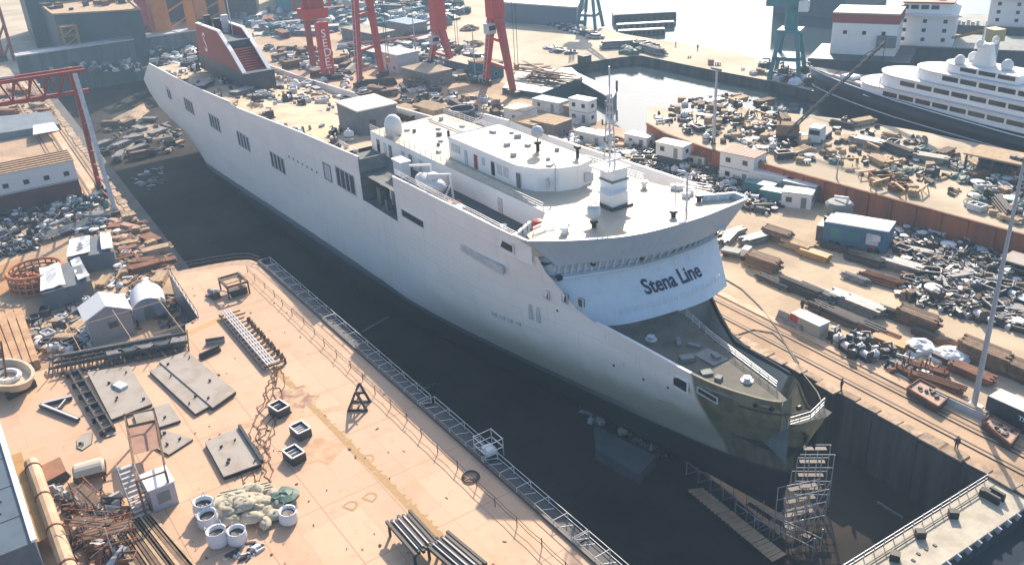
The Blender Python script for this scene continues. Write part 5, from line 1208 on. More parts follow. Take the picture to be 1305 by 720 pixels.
for u, v, rz, n_ in ((118, 655, .2, 0), (145, 700, 1.3, 1), (125, 690, .8, 2)):
    o = thing('scaffold', ['rusty scaffold frame left of the stair tower', 'rusty scaffold frame beside the plank platform', 'rusty scaffold frame nearest the tan tube'][n_], 'scaffold', tuple(D(u, v)), DECK_RZ + rz)
    for x in (-2, 0, 2):
        for y in (-.7, .7): MB().box((x, y, 0), (.09, .09, 3.2)).build('standard', RUST if x else GREYW, o)
    for z in (1.2, 2.4, 3.1):
        for y in (-.7, .7): MB().bar((-2.5, y, z), (2.5, y, z), .08).build('ledger', RUST, o)
    MB().bar((-2, -.7, .2), (2, -.7, 3), .07).build('brace', GREYW, o); MB().box((0, 0, 2.35), (4.2, 1.2, .07)).build('board', BROWN, o)
# ------------------------------------------------------------------ left yard
def P0(u, v, z=0.0): return tuple(G(u, v, z))
def axis_box(px, z, up=None):
    "world corners of a ground quad given as picture points"
    return [G(u, v, z) for u, v in px]
# two storey site offices
c = G(106, 251); o = cabin('site_office', 'long white two storey site office with a striped tan roof by the dock rails', 'site office', (c.x - 4.2, c.y - 17, 0), rad(90), 34, 8.4, 4.0, 2, WHITE2, TAN, 9)
MB().box((0, -4.28, 0), (34, .12, 3.8)).build('lower_cladding', mat('red_brown_cladding', (.14, .06, .05), .7, (.09, .05, .05), .4, .6), o)
rg = MB().box((0, 0, 0), (34.2, .28, .2)).mesh('ridge', RUST)
for k in range(5): put('ridge', rg, o, (0, -3.4 + k * 1.7, 8.15))
block(Vector((c.x - 4, c.y - 6, 0)), 9)
c = G(60, 172); o = thing('sheeted_stack', 'low stack under grey blue and white sheets behind the site office', 'sheeted stack', (c.x, c.y, 0)); P = [G(0, 180), G(78, 166), G(66, 150), G(-10, 160)]
MB().prism([(p.x, p.y) for p in P], 0, [2.0, 1.6, 1.8, 2.2]).build('stack', mat('slate_sheet', (.16, .2, .24), .7, (.1, .12, .14), .4, .6), o, True)
Q = [G(42, 172, 2.2), G(76, 166, 1.9), G(68, 156, 2.1), G(42, 160, 2.3)]; MB().sheet(Q).build('white_sheet', WHITE2, o, True)
# red portal crane over the left dock rails
f1, f2 = G(127, 241), G(148, 274); o = thing('portal_crane', 'red lattice portal crane with one leg beside the left dock edge', 'gantry crane', tuple(f2))
t1 = hgt(f1, 80); 
top = Vector(((f1.x + f2.x) / 2, (f1.y + f2.y) / 2, min(t1, 32))); topz = top.z
for f, w_, m in ((f1, .9, REDD), (f2, .8, GREYW)):
    MB().bar(f, Vector((top.x + (f.x - top.x) * .35, f.y, topz)), w_).build('leg', m, o, True); MB().box((f.x, f.y, 0), (3.2, 1.4, 1.1)).build('bogie', DARK, o, True)
for k in range(9):
    t = k / 9; a = f1.lerp(Vector((top.x + (f1.x - top.x) * .35, f1.y, topz)), t); c = f2.lerp(Vector((top.x + (f2.x - top.x) * .35, f2.y, topz)), min(1, t + .12)); MB().bar(a, c, .25).build('brace', REDD, o, True)
for dz, dx in ((0, -1.6), (0, 1.6), (-4.2, 0)):
    MB().bar((top.x + dx, top.y + 2, topz + dz), (top.x + dx - 3, top.y - 60, topz + dz), .75 if dz else .6).build('chord', REDD, o, True)
for k in range(22):
    y = top.y + 1 - k * 2.8; x = top.x - 3 * (top.y - y) / 60
    for s in (-1.6, 1.6): MB().bar((x + s, y, topz), (x, y - 1.4, topz - 4.2), .22).build('lattice', REDD, o, True); MB().bar((x, y - 1.4, topz - 4.2), (x + s, y - 2.8, topz), .22).build('lattice', REDD, o, True)
MB().bar((top.x, top.y - 10, topz + .6), (top.x - 2, top.y - 40, topz + .6), .35).build('cable_tray', PALE, o, True)
# clutter behind and beside the office
LZ1 = [(-10, 268), (60, 262), (112, 256), (132, 268), (150, 285), (120, 300), (60, 300), (40, 322), (-10, 330)]
litter(LZ1, 420, 21, 0, (DARK, BLACK, GREY), (.3, 1.4)); W1 = 'in the cluttered yard in front of the site office'
K_PALE = dict(cover=2, cover2=4, bin_w=2, drum=1, machine_w=1, machine_d=3, rack=2, elbow=2, spool=1, spool_d=2, bin_d=3, tank=1, winch=2, beams_d=1)
scatter(LZ1, 95, K_PALE, W1, 0, (.5, .95), 22)
scatter([(92, 258), (135, 248), (140, 268), (110, 276)], 9, dict(machine=2, bin_t=3, tank_d=2, winch_t=1), 'by the foot of the red portal crane', 0, (.7, 1.0), 23)
o = thing('grating_table', 'wide grey grating table in the left yard above the dark pit', 'table', P0(90, 296), 1.9)
MB().box((0, 0, .9), (9.5, 2.6, .2)).build('top', GREYW, o); sl = MB().box((0, 0, 0), (9.3, .16, .1)).mesh('slat', GREYD)
for k in range(6): put('slat', sl, o, (0, -1.1 + k * .44, 1.1))
for x in (-4, 0, 4):
    for y in (-1, 1): MB().box((x, y, 0), (.2, .2, .9)).build('leg', DARK, o)
L2 = [(140, 276), (165, 268), (190, 300), (218, 345), (205, 362), (180, 358), (160, 330)]
litter(L2, 130, 25, 0, (RUST, TAN, mat('pinkish_plate', (.42, .25, .19), .8, vary=.2), BROWN), (.6, 2.6), (.1, .5)); scatter(L2, 16, dict(plates_r=3, timber_t=2, crate=2, beams_r=1, rack_r=1), 'among the broken pink plates by the left dock edge', 0, (.7, 1.1), 26, 1.4, .5)
L3 = [(120, 310), (150, 296), (165, 322), (178, 352), (196, 366), (178, 382), (150, 372), (120, 366), (150, 345), (150, 325)]
litter(L3, 110, 27, 0, (TAN, GREY, RUST, GREYW)); scatter(L3, 26, dict(crate=3, timber_t=3, trestle=2, bin_w=2, cover2=2, rack=2, machine_w=1, beams_o=1), 'between the tents and the left dock edge', 0, (.6, 1.0), 28)
for px, lab, sd_ in (([(92, 352), (150, 340), (146, 318), (96, 328)], 'grey block with white wavy sheets over its top, farther of two in the left yard', 3), ([(60, 398), (122, 378), (108, 352), (58, 366)], 'grey block with crumpled white sheets over its top, beside the orange cage', 5)):
    P = [G(u, v) for u, v in px]; c = sum(P, Vector()) / 4; o = thing('sheeted_block', lab, 'sheeted block', tuple(c)); H = 3.2; q = random.Random(sd_); PP_ = [(p.x, p.y) for p in P]
    if sum(PP_[i][0] * PP_[(i + 1) % 4][1] - PP_[(i + 1) % 4][0] * PP_[i][1] for i in range(4)) < 0: PP_ = PP_[::-1]
    MB().prism(PP_, 0, [H, H * .9, H, H * .95]).build('block', mat('grey_tarp', (.13, .15, .175), .8, (.09, .1, .12), .5, .5), o, True)
    n = 9; rr = []
    for i in range(n):
        row = []
        for j in range(n):
            s_, t_ = i / (n - 1), j / (n - 1); a = Vector((*PP_[0], 0)).lerp(Vector((*PP_[1], 0)), s_ * 1.02 - .01); e = Vector((*PP_[3], 0)).lerp(Vector((*PP_[2], 0)), s_ * 1.02 - .01); p = a.lerp(e, .05 + t_ * .97); row.append((p.x, p.y, H + .25 + .45 * math.sin(s_ * 7 + sd_) * math.sin(t_ * 3) + q.uniform(-.12, .16)))
        rr.append(row)
    MB().loft(rr[:5], False).build('sheet', WHITE2, o, True); MB().loft(rr[6:], False).build('sheet', GREYW, o, True); block(c, 4.5)
c = G(50, 364); o = thing('cage_tank', 'round orange rusty cage tank with an open top full of scrap', 'tank', tuple(c)); r_ = 4.2; OR = mat('orange_rust', (.50, .20, .08), .75, (.3, .11, .05), .8, .6)
for z in (.2, 1.2, 2.3, 3.1): MB().path([(math.cos(a) * r_, math.sin(a) * r_, z) for a in [2 * math.pi * i / 24 for i in range(25)]], .16 if z < 3 else .24, 6).build('ring', OR, o)
for i in range(24): a = 2 * math.pi * i / 24; MB().box((math.cos(a) * r_, math.sin(a) * r_, 0), (.2, .2, 3.2), a).build('bar', OR, o)
b = MB(); q = random.Random(3)
for i in range(80):
    a, d = q.random() * 6.3, r_ * .92 * math.sqrt(q.random()); b.m = i % 2; b.box((math.cos(a) * d, math.sin(a) * d, 1.6 + q.random() * .8), (q.uniform(.3, 1.6), .25, .3), q.random() * 3, 1, (q.uniform(-.4, .4), q.uniform(-.4, .4)))
b.m = 1; b.lathe([(r_ * .97, 0), (r_ * .97, 1.7)], n=20); k = b.build('scrap', [OR, RUST], o); k['kind'] = 'stuff'; block(c, 4.5)
MBp = MB().sheet([G(-20, 345, .05), G(28, 328, .05), G(34, 362, .05), G(-10, 385, .05)]).build('rust_patch', mat('orange_ground', (.45, .2, .06), .85, (.4, .26, .15), .3, .8)); structure(MBp)
# gable hut and barrel tent
c = G(146, 432); o = thing('gable_hut', 'pale grey gable hut with a bright white roof and one small dark window', 'hut', (c.x - 2.4, c.y, 0), rad(90)); W_, L_, H, RH = 5.9, 5.2, 4.2, 1.4
b = MB(); b.add([(-W_ / 2, -L_ / 2, 0), (W_ / 2, -L_ / 2, 0), (W_ / 2, -L_ / 2, H), (0, -L_ / 2, H + RH), (-W_ / 2, -L_ / 2, H)] + [(-W_ / 2, L_ / 2, 0), (W_ / 2, L_ / 2, 0), (W_ / 2, L_ / 2, H), (0, L_ / 2, H + RH), (-W_ / 2, L_ / 2, H)], [(0, 1, 2, 3, 4), (9, 8, 7, 6, 5), (0, 5, 6, 1), (1, 6, 7, 2), (4, 9, 5, 0)])
b.build('wall', mat('hut_wall', (.34, .34, .35), .7, (.27, .27, .28), .6, .4), o); rw = W_ / 2 + .35; rl = L_ / 2 + .3
for s in (-1, 1): MB().add([(0, -rl, H + RH + .06), (0, rl, H + RH + .06), (s * rw, rl, H - .12), (s * rw, -rl, H - .12), (0, -rl, H + RH - .12), (0, rl, H + RH - .12), (s * rw, rl, H - .3), (s * rw, -rl, H - .3)], [(0, 1, 2, 3), (4, 7, 6, 5), (0, 3, 7, 4), (1, 5, 6, 2), (2, 6, 7, 3)]).build('roof', WHITE2, o)
f = MB().box((.4, -L_ / 2 - .03, 1.9), (1.5, .14, 1.0)).build('window', GREYD, o); MB().box((.4, -L_ / 2 - .07, 2.0), (1.2, .12, .8)).build('pane', GLASS, f); block(c, 5)
c = G(196, 404); o = thing('barrel_tent', 'grey fronted barrel roofed tent with a white cover by the deck edge', 'tent', (c.x - 2.4, c.y, 0), rad(82)); r_ = 2.5
arc = lambda y, k=1: [(math.cos(a) * r_ * k, y, 1.2 + math.sin(a) * r_ * k * .95) for a in [math.pi * i / 12 for i in range(13)]]
ring = lambda y, k=1: [(r_ * k, y, 0)] + arc(y, k) + [(-r_ * k, y, 0)]
MB().loft([ring(-3, 1), ring(3.2, 1)], False).build('cover', mat('tent_cover', (.72, .72, .74), .6, (.55, .56, .6), .8, .5), o, smooth=True); b = MB(); b.sheet(ring(-2.97, .99)); b.build('end_panel', mat('tent_end', (.33, .36, .42), .7, (.26, .29, .34), .6, .5), o); MB().sheet(ring(3.18, .99)).build('end_panel', GREYW, o); MB().bar((0, -3.05, .2), (0, -3.05, 3.3), .1).build('zip', GREYD, o); MB().sheet([(-.9, -3.0, .05), (.9, -3.0, .05), (.7, -3.0, 2.1), (-.7, -3.0, 2.1)]).build('door', GREYD, o); block(c, 4.2)
L4 = [(35, 402), (60, 400), (120, 385), (118, 440), (60, 460), (40, 440)]
litter(L4, 130, 30, 0, (TAN, GREY, DARK, GREYW)); scatter(L4, 26, dict(crate=3, bin_d=2, bin_w=2, rack=2, cover2=2, elbow=2, timber_t=2, machine_w=1, tank_d=1), 'left of the gable hut', 0, (.6, 1.0), 33)
L5 = [(148, 372), (176, 360), (186, 400), (176, 420), (168, 400), (150, 384)]
litter(L5, 60, 34, 0, (DARK, GREY, GREYW, RUST)); scatter(L5, 14, dict(tank=2, cover2=3, elbow=2, bin_d=2, winch=1, spool=1), 'between the gable hut and the barrel roofed tent', 0, (.5, .85), 35)
L6 = [(205, 372), (236, 382), (245, 408), (232, 420), (200, 418)]
litter(L6, 70, 36, 0, (DARK, DARK, GREY, RUST))
o = thing('slab_ramp', 'tan ramp of long slabs with dark gaps at the left picture edge', 'ramp', P0(20, 440), 0)
A, B_, A2, B2 = G(-18, 400, 1.5), G(10, 470, 1.5), G(28, 392, 1.5), G(50, 458, 1.5)
for k in range(4): t0, t1 = k / 4 + .015, (k + 1) / 4 - .015; MB().prism([(p.x, p.y) for p in (A.lerp(A2, t0), B_.lerp(B2, t0), B_.lerp(B2, t1), A.lerp(A2, t1))][::-1], .2, 1.5).build('slab', mat('tan_slab', (.52, .33, .18), .8, (.33, .17, .08), .3, .8), o, True)
# racks and trusses along the far side of the deck
o = thing('truss_row', 'row of dark trusses and pale pipes along the far side of the peach deck', 'truss', tuple(D(150, 452)))
A, B_ = D(62, 470, DZ + .6), D(240, 436, DZ + .6); d = (B_ - A).normalized(); s = Vector((-d.y, d.x, 0))
for k, (off, z, m) in enumerate(((0, 0, DARK), (.8, .3, DARK), (1.5, .8, GREY), (-.7, .5, DARK), (-1.4, -.3, DARK), (2.2, .1, DARK), (.3, 1.2, BLACK))): MB().bar(A.lerp(B_, .02 * k) + s * off + Vector((0, 0, z)), A.lerp(B_, 1 - .06 * (k % 3)) + s * off + Vector((0, 0, z)), .22, .3).build('chord', m, o, True)
for k in range(34):
    p = A.lerp(B_, k / 33); MB().bar(p + s * -1.4 + Vector((0, 0, -.5)), p + s * 1.8 + Vector((0, 0, .9 if k % 2 else .2)), .14).build('lacing', DARK, o, True)
    if k % 3 == 0: MB().bar(p + s * -1.6 + Vector((0, 0, -.5)), p + s * -2.6 + Vector((0, 0, .7)), .12).build('spike', BROWN, o, True)
for k in range(5): p = A.lerp(B_, .45 + .12 * k); MB().box(tuple(p + s * .4 + Vector((0, 0, -.6))), (1.8, 1.4, 1.1), .3 * k).build('machine', BLUEBLK if k % 2 else GREY, o, True)
o = thing('round_pontoon', 'tan round ended open float with a coil in it, cut by the left picture edge', 'float', tuple(D(12, 492)), .4)
pr = [(math.cos(a) * (5.2 if math.cos(a) > 0 else 4), math.sin(a) * 2.7) for a in [2 * math.pi * i / 20 for i in range(20)]]
MB().loft([[(x * .82, y * .8, .9) for x, y in pr], [(x, y, 2.2) for x, y in pr], [(x * .9, y * .86, 2.2) for x, y in pr], [(x * .8, y * .76, 1.4) for x, y in pr]], True, True, True).build('shell', mat('cream_float', (.58, .48, .35), .6, (.4, .3, .2), .6, .5), o)
MB().path([(math.cos(a) * 1.6 + .6, math.sin(a) * 1.2, 1.7) for a in [i * .5 for i in range(14)]], .3, 6).build('coil', WHITE2, o); MB().box((-1.6, 0, 1.4), (1.2, 1.6, .8)).build('locker', DARK, o); MB().tube((0, 0, 1.2), (.4, .6, 6.2), .14).build('mast', RUST, o)
for x in (-3, 3): MB().box((x, 0, 0), (.5, 3.6, 1.0)).build('chock', DARK, o)
# a strip of yard along the left rails
LR = [(0, 118), (30, 108), (70, 150), (30, 160), (0, 150)]
litter(LR, 70, 40, 0, (TAN, GREY, RUST)); scatter(LR, 12, dict(beams_r=2, timber_t=2, plates_r=2, bin_w=1), 'behind the sheeted stack at the left picture edge', 0, (.8, 1.2), 41)
# dock floor near the stern
LF = [(128, 165), (195, 150), (225, 165), (235, 185), (200, 200), (140, 205), (125, 190)]
litter(LF, 90, 43, FLOOR_Z + .2, (TAN, GREY, DARK), (.6, 2.4), (.2, .9)); scatter(LF, 16, dict(timber=2, plates=2, bin_d=1, beams_d=2, spool_d=1), 'on the dock floor under the stern', FLOOR_Z + .3, (.9, 1.3), 44)
litter([(160, 222), (205, 212), (210, 235), (180, 246)], 26, 45, FLOOR_Z, (GREYW, GREY), (.5, 2.5), (.1, .3))
for i in range(1, 60, 3):                             # keel blocks in rows under the ferry
    s_ = 20 + (i // 3) * 9.2; k = (i % 3 - 1) * 6; x, y = rot2(-s_, k, SHIP_RZ)
    if i == 1: KB = MB().box((0, 0, 0), (1.6, 1.2, 1.45), taper=.9).mesh('keel_block', BROWN)
    q_ = bpy.data.objects.new('keel_block', KB); COL.objects.link(q_); q_.location = (x - 48, y + 65, FLOOR_Z); q_.rotation_euler.z = SHIP_RZ; tag(q_, 'brown timber keel block in the rows under the ferry', 'keel block', 'keel blocks under the ferry')
# staging, planks and floats below the bow
o = thing('staging_platform', 'plank platform coloured sunlit tan on the dock floor below the bow', 'plank platform', P0(935, 670, FLOOR_Z))
A, B_, A2, B2 = [G(u, v, FLOOR_Z + .8) for u, v in ((876, 624), (985, 716), (896, 622), (1002, 706))]
for k in range(22): t0 = k / 22; MB().bar(A.lerp(B_, t0 + .02), A2.lerp(B2, t0 + .02) + ed * R.uniform(-.1, .1), .62 * (B_ - A).length / 22 * 1.4, .1).build('plank', mat('sunlit_plank', (.62, .40, .24), .8, (.45, .27, .15), .8, .6), o, True)  # pale tan stands in for sunlight on the planks
for s_, t_ in ((A, B_), (A2, B2)): MB().bar(s_ - Vector((0, 0, .3)), t_ - Vector((0, 0, .3)), .2, .4).build('bearer', DARK, o, True)
for i in range(9): p = A.lerp(B_, i / 8); MB().box((p.x, p.y, FLOOR_Z), (.16, .16, .5)).build('leg', DARK, o, True)
def scaffold_bay(u, v, rz, lab, L_, H, nx, z=FLOOR_Z, m=PALE):
    o = thing('scaffold', lab, 'scaffold', P0(u, v, z), rz)
    for i in range(nx + 1):
        for y in (-.9, .9): MB().tube((-L_ / 2 + L_ * i / nx, y, 0), (-L_ / 2 + L_ * i / nx, y, H), .06, 5).build('standard', m, o)
    k = 1
    while k * 1.9 < H + .3:
        z_ = min(k * 1.9, H)
        for y in (-.9, .9): MB().tube((-L_ / 2, y, z_), (L_ / 2, y, z_), .05, 5).build('ledger', m, o)
        MB().box((0, .3, z_ - 1.0 + .9), (L_ * .7, .6, .06)).build('board', DARK, o); k += 1
    for i in range(nx): MB().bar((-L_ / 2 + L_ * i / nx, -.9, 0), (-L_ / 2 + L_ * (i + 1) / nx, -.9, min(H, 4)), .07).build('brace', m, o)
    return o
scaffold_bay(1018, 672, SHIP_RZ + 1.2, 'pale tube scaffold standing right against the foot of the stem', 5, 5.5, 4); scaffold_bay(1030, 640, SHIP_RZ + .9, 'tall narrow tube scaffold on the far side of the stem', 4, 7.5, 3); scaffold_bay(1002, 690, SHIP_RZ + .2, 'low pale tube scaffold left of the foot of the stem', 7, 3.2, 3)
scaffold_bay(912, 622, SHIP_RZ, 'low pale scaffold along the hull behind the plank platform', 8, 1.9, 4); scaffold_bay(965, 668, SHIP_RZ, 'low scaffold with stacked boards beside the end of the plank platform', 5, 1.8, 3)
o = thing('work_float', 'grey flat sided work float lying by the hull on the dark dock floor', 'work float', P0(800, 580, FLOOR_Z), 0); P = [G(u, v, FLOOR_Z + 1.6) for u, v in ((757, 541), (836, 580), (815, 604), (759, 572))]; PP_ = [(p.x, p.y) for p in P]
if sum(PP_[i][0] * PP_[(i + 1) % 4][1] - PP_[(i + 1) % 4][0] * PP_[i][1] for i in range(4)) < 0: PP_ = PP_[::-1]
MB().prism(PP_, FLOOR_Z, FLOOR_Z + 1.6).build('hull', mat('float_grey', (.13, .155, .17), .7, (.09, .1, .11), .4, .6), o, True); MB().bar(P[0] + Vector((0, 0, .05)), P[1] + Vector((0, 0, .05)), .3, .2).build('fender', DARK, o, True)
litter([(742, 520), (760, 524), (775, 540), (752, 540)], 18, 50, FLOOR_Z, (WHITE2, GREYW, DARK), (.4, 1.2), (.3, 1.2)); litter([(780, 545), (830, 560), (850, 585), (840, 590)], 16, 51, FLOOR_Z + 1, (GREYW, GREY, DARK), (.4, 1.2), (.3, .9))
litter([(520, 490), (548, 488), (552, 502), (530, 506)], 10, 52, FLOOR_Z, (DARK, GREY), (.5, 1.6), (.1, .4))
for a, c in (((462, 423), (496, 404)), ((1118, 640), (1150, 660))):
    MB()
    k = thing('beam', ['thin pale beam on the dark dock floor opposite the trestle', 'thin pale beam on the dark dock floor right of the bow'][0 if a[0] < 500 else 1], 'beam', P0(*a, FLOOR_Z)); MB().bar(G(*a, FLOOR_Z + .2), G(*c, FLOOR_Z + .2), .3, .3).build('body', GREY, k, True)

# ------------------------------------------------------------------ right yard
def Kp(kd, u, v, a, k, lab, z=0.0, cat=None):
    base = kd.split('_')[0]; p = G(u, v, z); block(p, RAD[base] * k); return K[kd].put(tuple(p), a, k * .84, lab, None, cat or CATS[base])
al = 0.0
for kd, u, v, a, k, lab in (
    ('timber', 972, 342, .15, 1.5, 'stack of red brown timber nearest the bridge wing on the right quay'), ('pipes_d', 1018, 372, .05, 1.3, 'tall dark stack of pipes by the crane rails, first in its row'), ('pipes_p', 1040, 378, .03, 1.2, 'tall grey stack of pipes close behind the first dark stack by the rails'),
    ('pipes_l', 985, 362, .02, .8, 'low pair of long brown pipes lying along the crane rails'), ('beams_d', 1078, 387, .1, 1.1, 'square topped grey stack beyond the gap in the row by the rails'), ('beams_d', 1100, 397, .05, 1.2, 'wide low grey stack beside the square topped one'),
    ('pipes_l', 1062, 404, .02, 1.1, 'long black pipes lying apart nearest the red and white box'), ('pipes_l', 1088, 414, .02, 1.1, 'long black pipes lying apart beside the rusty stacks'), ('pipes_r', 1118, 428, .1, 1.0, 'orange rusty stack of pipes in the middle of the row by the rails'),
    ('beams_o', 1130, 440, .12, .9, 'ochre stack in front of the orange rusty stack'), ('timber', 1168, 415, .1, 1.5, 'broad stack of grey brown timber beside the white sheeted heaps'), ('pipes_d', 1140, 405, .1, 1.0, 'dark stack of pipes behind the ochre stack'), ('pipes_d', 1185, 432, .08, .9, 'small dark stack touching the broad timber stack'),
    ('pipes_r', 1218, 445, .06, .9, 'dark brown stack of pipes behind the second white sheeted heap'), ('timber', 1252, 462, .05, 1.7, 'large brown timber stack right of the tall lamp mast'), ('timber', 1290, 478, .05, 1.5, 'brown timber stack at the right picture edge'), ('beams_r', 1236, 480, .05, 1.0, 'rusty stack right behind the tall lamp mast'),
    ('timber_t', 1018, 318, .12, 1.5, 'large tan timber stack nearest the blue machine house'), ('beams_o', 1036, 328, .12, 1.0, 'stack with orange ends in front of the blue machine house'), ('timber', 990, 306, .12, 1.4, 'brown grey timber stack left of the tan one'), ('pipes_d', 1062, 318, .2, .8, 'dark stack lying at the foot of the blue machine house'),
    ('pipes_d', 1100, 335, .15, 1.1, 'dark pipes in the stacks below the blue machine house'), ('pipes_r', 1122, 360, .2, 1.1, 'rusty pipes with ragged ends in the middle of the right yard'), ('beams_d', 1150, 345, .15, 1.2, 'grey stack beside the rusty pipes with ragged ends'), ('pipes_p', 1090, 358, .1, .8, 'small grey stack standing apart left of the rusty pipes')):
    Kp(kd, u, v, a, k, lab)
for u, v, s_, lab in ((1172, 445, 1.25, 'white sheeted heap among the stacks, nearer the ochre stack'), (1212, 458, 1.35, 'white sheeted heap among the stacks, nearer the tall lamp mast')):
    o = thing('sheeted_heap', lab, 'sheeted heap', P0(u, v)); MB().blob((0, 0, 0), 1.6 * s_, int(u), 11, 6, .3, .62).build('sheet', WHITE2, o); MB().box((-.5, -1.2 * s_, 0), (1.6 * s_, .5, .7 * s_)).build('load', DARK, o); block(G(u, v), 2.6)
o = thing('site_box', 'small grey box with one red end standing by the crane rails', 'box', P0(1030, 420), .02); MB().box((.7, 0, 0), (3.6, 2.0, 1.9)).build('body', mat('box_grey', (.42, .40, .36), .7), o); MB().box((-1.75, 0, .02), (1.3, 2.04, 1.95)).build('red_end', RED, o); MB().box((.6, 0, 1.9), (3.9, 2.2, .1)).build('lid', WHITE2, o); block(G(1030, 420), 2)
o = thing('grey_panel', 'grey sheet panel leaning left of the red ended box', 'panel', P0(1003, 416), .05); MB().add([(-2.2, 0, 0), (2.2, 0, 0), (2.2, .8, 1.5), (-2.2, .8, 1.5)], [(0, 1, 2, 3)]).box((0, .5, 0), (4.2, .3, .9)).build('sheet', GREY, o)
scatter([(1055, 428), (1100, 432), (1130, 455), (1105, 462), (1060, 448)], 12, dict(winch=3, machine_d=3, tank=1, bin_d=2, elbow_d=1), 'in the black machine group by the crane rails', 0, (.7, 1.0), 60)
litter([(1058, 430), (1098, 436), (1120, 452), (1070, 448)], 30, 61, 0, (BLACK, DARK, GREYW)); 
RB = [(1100, 440), (1140, 450), (1210, 478), (1205, 500), (1160, 485), (1110, 458)]
litter(RB, 70, 62, 0, (RUST, DARK, GREYW, BROWN)); scatter(RB, 18, dict(rack_r=3, rack=2, pipes_r=2, beams_r=2, trestle_d=1, spool=1), 'among the pipe racks left of the tall lamp mast', 0, (.7, 1.0), 63, .1, .15)
for px, lab in (([(1156, 494), (1172, 483), (1212, 503), (1196, 518)], 'tan flat tray with scraps on it beside the rails, left of the lamp mast'), ([(1252, 536), (1262, 528), (1300, 550), (1288, 566)], 'tan flat tray with scraps on it beside the rails, right of the lamp mast')):
    P = [G(u, v, 1.0) for u, v in px]; c = sum(P, Vector()) / 4; o = thing('flat_tray', lab, 'tray', (c.x, c.y, 0)); PP_ = [(p.x, p.y) for p in P]
    if sum(PP_[i][0] * PP_[(i + 1) % 4][1] - PP_[(i + 1) % 4][0] * PP_[i][1] for i in range(4)) < 0: PP_ = PP_[::-1]
    MB().prism(PP_, .1, .85).build('tray', DARK, o, True); b = MB(); b.sheet([(x, y, .86) for x, y in PP_]); b.build('floor', mat('tray_floor', (.46, .33, .26), .8, (.3, .18, .12), .8, .6), o, True)
    for i in range(4): a, c_ = PP_[i], PP_[(i + 1) % 4]; MB().bar((*a, .95), (*c_, .95), .14, .3).build('side_wall', RUST, o, True)
    for i in range(9): MB().box((c.x + R.uniform(-1.6, 1.6), c.y + R.uniform(-.8, .8), .87), (R.uniform(.2, .7), R.uniform(.2, .4), R.uniform(.1, .3)), R.random() * 3).build('offcut', DARK, o, True)
    block(c, 2.6)
g0 = G(1290, 548); container('dark blue shipping container with white lettering at the right picture edge', (g0.x + 1.0, g0.y + 1.5, 0), .03, BLUEBLK, 9.0, 2.5, 2.7, GREYW, 'TIMSCH')
o = thing('concrete_block', 'long pale concrete block at the foot of the tall lamp mast', 'concrete block', P0(1222, 520), .05); MB().box((0, 0, 0), (6.5, .9, 1.0)).build('block', GREYW, o); MB().box((0, 0, 1.0), (6.3, .5, .12)).build('cap', TAN, o)
lm = G(1240, 521); lamp_mast('tall grey lamp mast rising past the right picture edge', tuple(lm), 30, None, 4, .34); lm = G(908, 208); lamp_mast('tall pale lamp mast rising in front of the rusty barge', tuple(lm), hgt(lm, 90), None, 4, .45); lm = G(1063, 255); lamp_mast('short pale lamp mast against the rusty barge side', tuple(lm), 8, None, 2, .22)
block(G(1240, 521), 1.2)
# blue machine house
o = thing('machine_house', 'blue machine house with a sunlit white roof standing on the right yard', 'machine house', P0(1092, 312), rad(24)); MB().box((0, 0, .5), (12.5, 5.6, 4.2)).build('wall', BLUE, o); o.scale = (.8, .8, .85); MB().box((.4, 0, 4.7), (11.8, 5.8, .22)).build('roof', WHITE2, o); MB().box((-6.9, -.3, .4), (1.6, 4.6, 3.2)).build('cab', BLUEBLK, o); MB().box((-7.72, -.3, 2.0), (.1, 3.6, 1.2)).build('cab_window', GLASS, o)
for x in (-4.5, -3.2, 3.2, 4.5): MB().tube((x, -2.9, .55), (x, -2.5, .55), .55, 12).build('wheel', BLACK, o)
for x, m in ((-3.6, TEAL), (0, TEAL), (3.4, GREYW)): MB().box((x, -2.84, 1.6), (2.4, .12, 2.2)).build('door', m, o)
MB().box((4.2, -2.92, 2.6), (1.4, .2, 1.0)).build('vent', WHITE2, o); MB().box((3.6, -2.95, 1.0), (.9, .25, .6)).build('red_box', REDD, o); block(G(1092, 308), 6.5)
o = thing('round_hopper', 'dark round hopper with pale pipes behind the blue machine house', 'hopper', P0(1066, 292)); MB().lathe([(1.2, 1.2), (2.3, 3.0), (2.3, 4.6), (1.9, 5.0)], n=14).build('bowl', GREYD, o); MB().path([(1.5, 0, 5), (1.2, .6, 5.8), (-1.4, .4, 5.4)], .2, 6).build('pipe', PALE, o)
for a in (0, 1.57, 3.14, 4.71): MB().bar((math.cos(a) * 1.8, math.sin(a) * 1.8, 0), (math.cos(a) * 1.6, math.sin(a) * 1.6, 3.2), .25).build('leg', DARK, o)
o = thing('black_panel', 'black ribbed steel panel standing left of the blue machine house', 'panel', P0(1056, 306), rad(-12)); MB().box((0, 0, 0), (3.0, .4, 3.8)).build('plate', BLACK, o)
for i in range(5): MB().box((-1.2 + i * .6, -.24, 0), (.16, .14, 3.8)).build('rib', DARK, o)
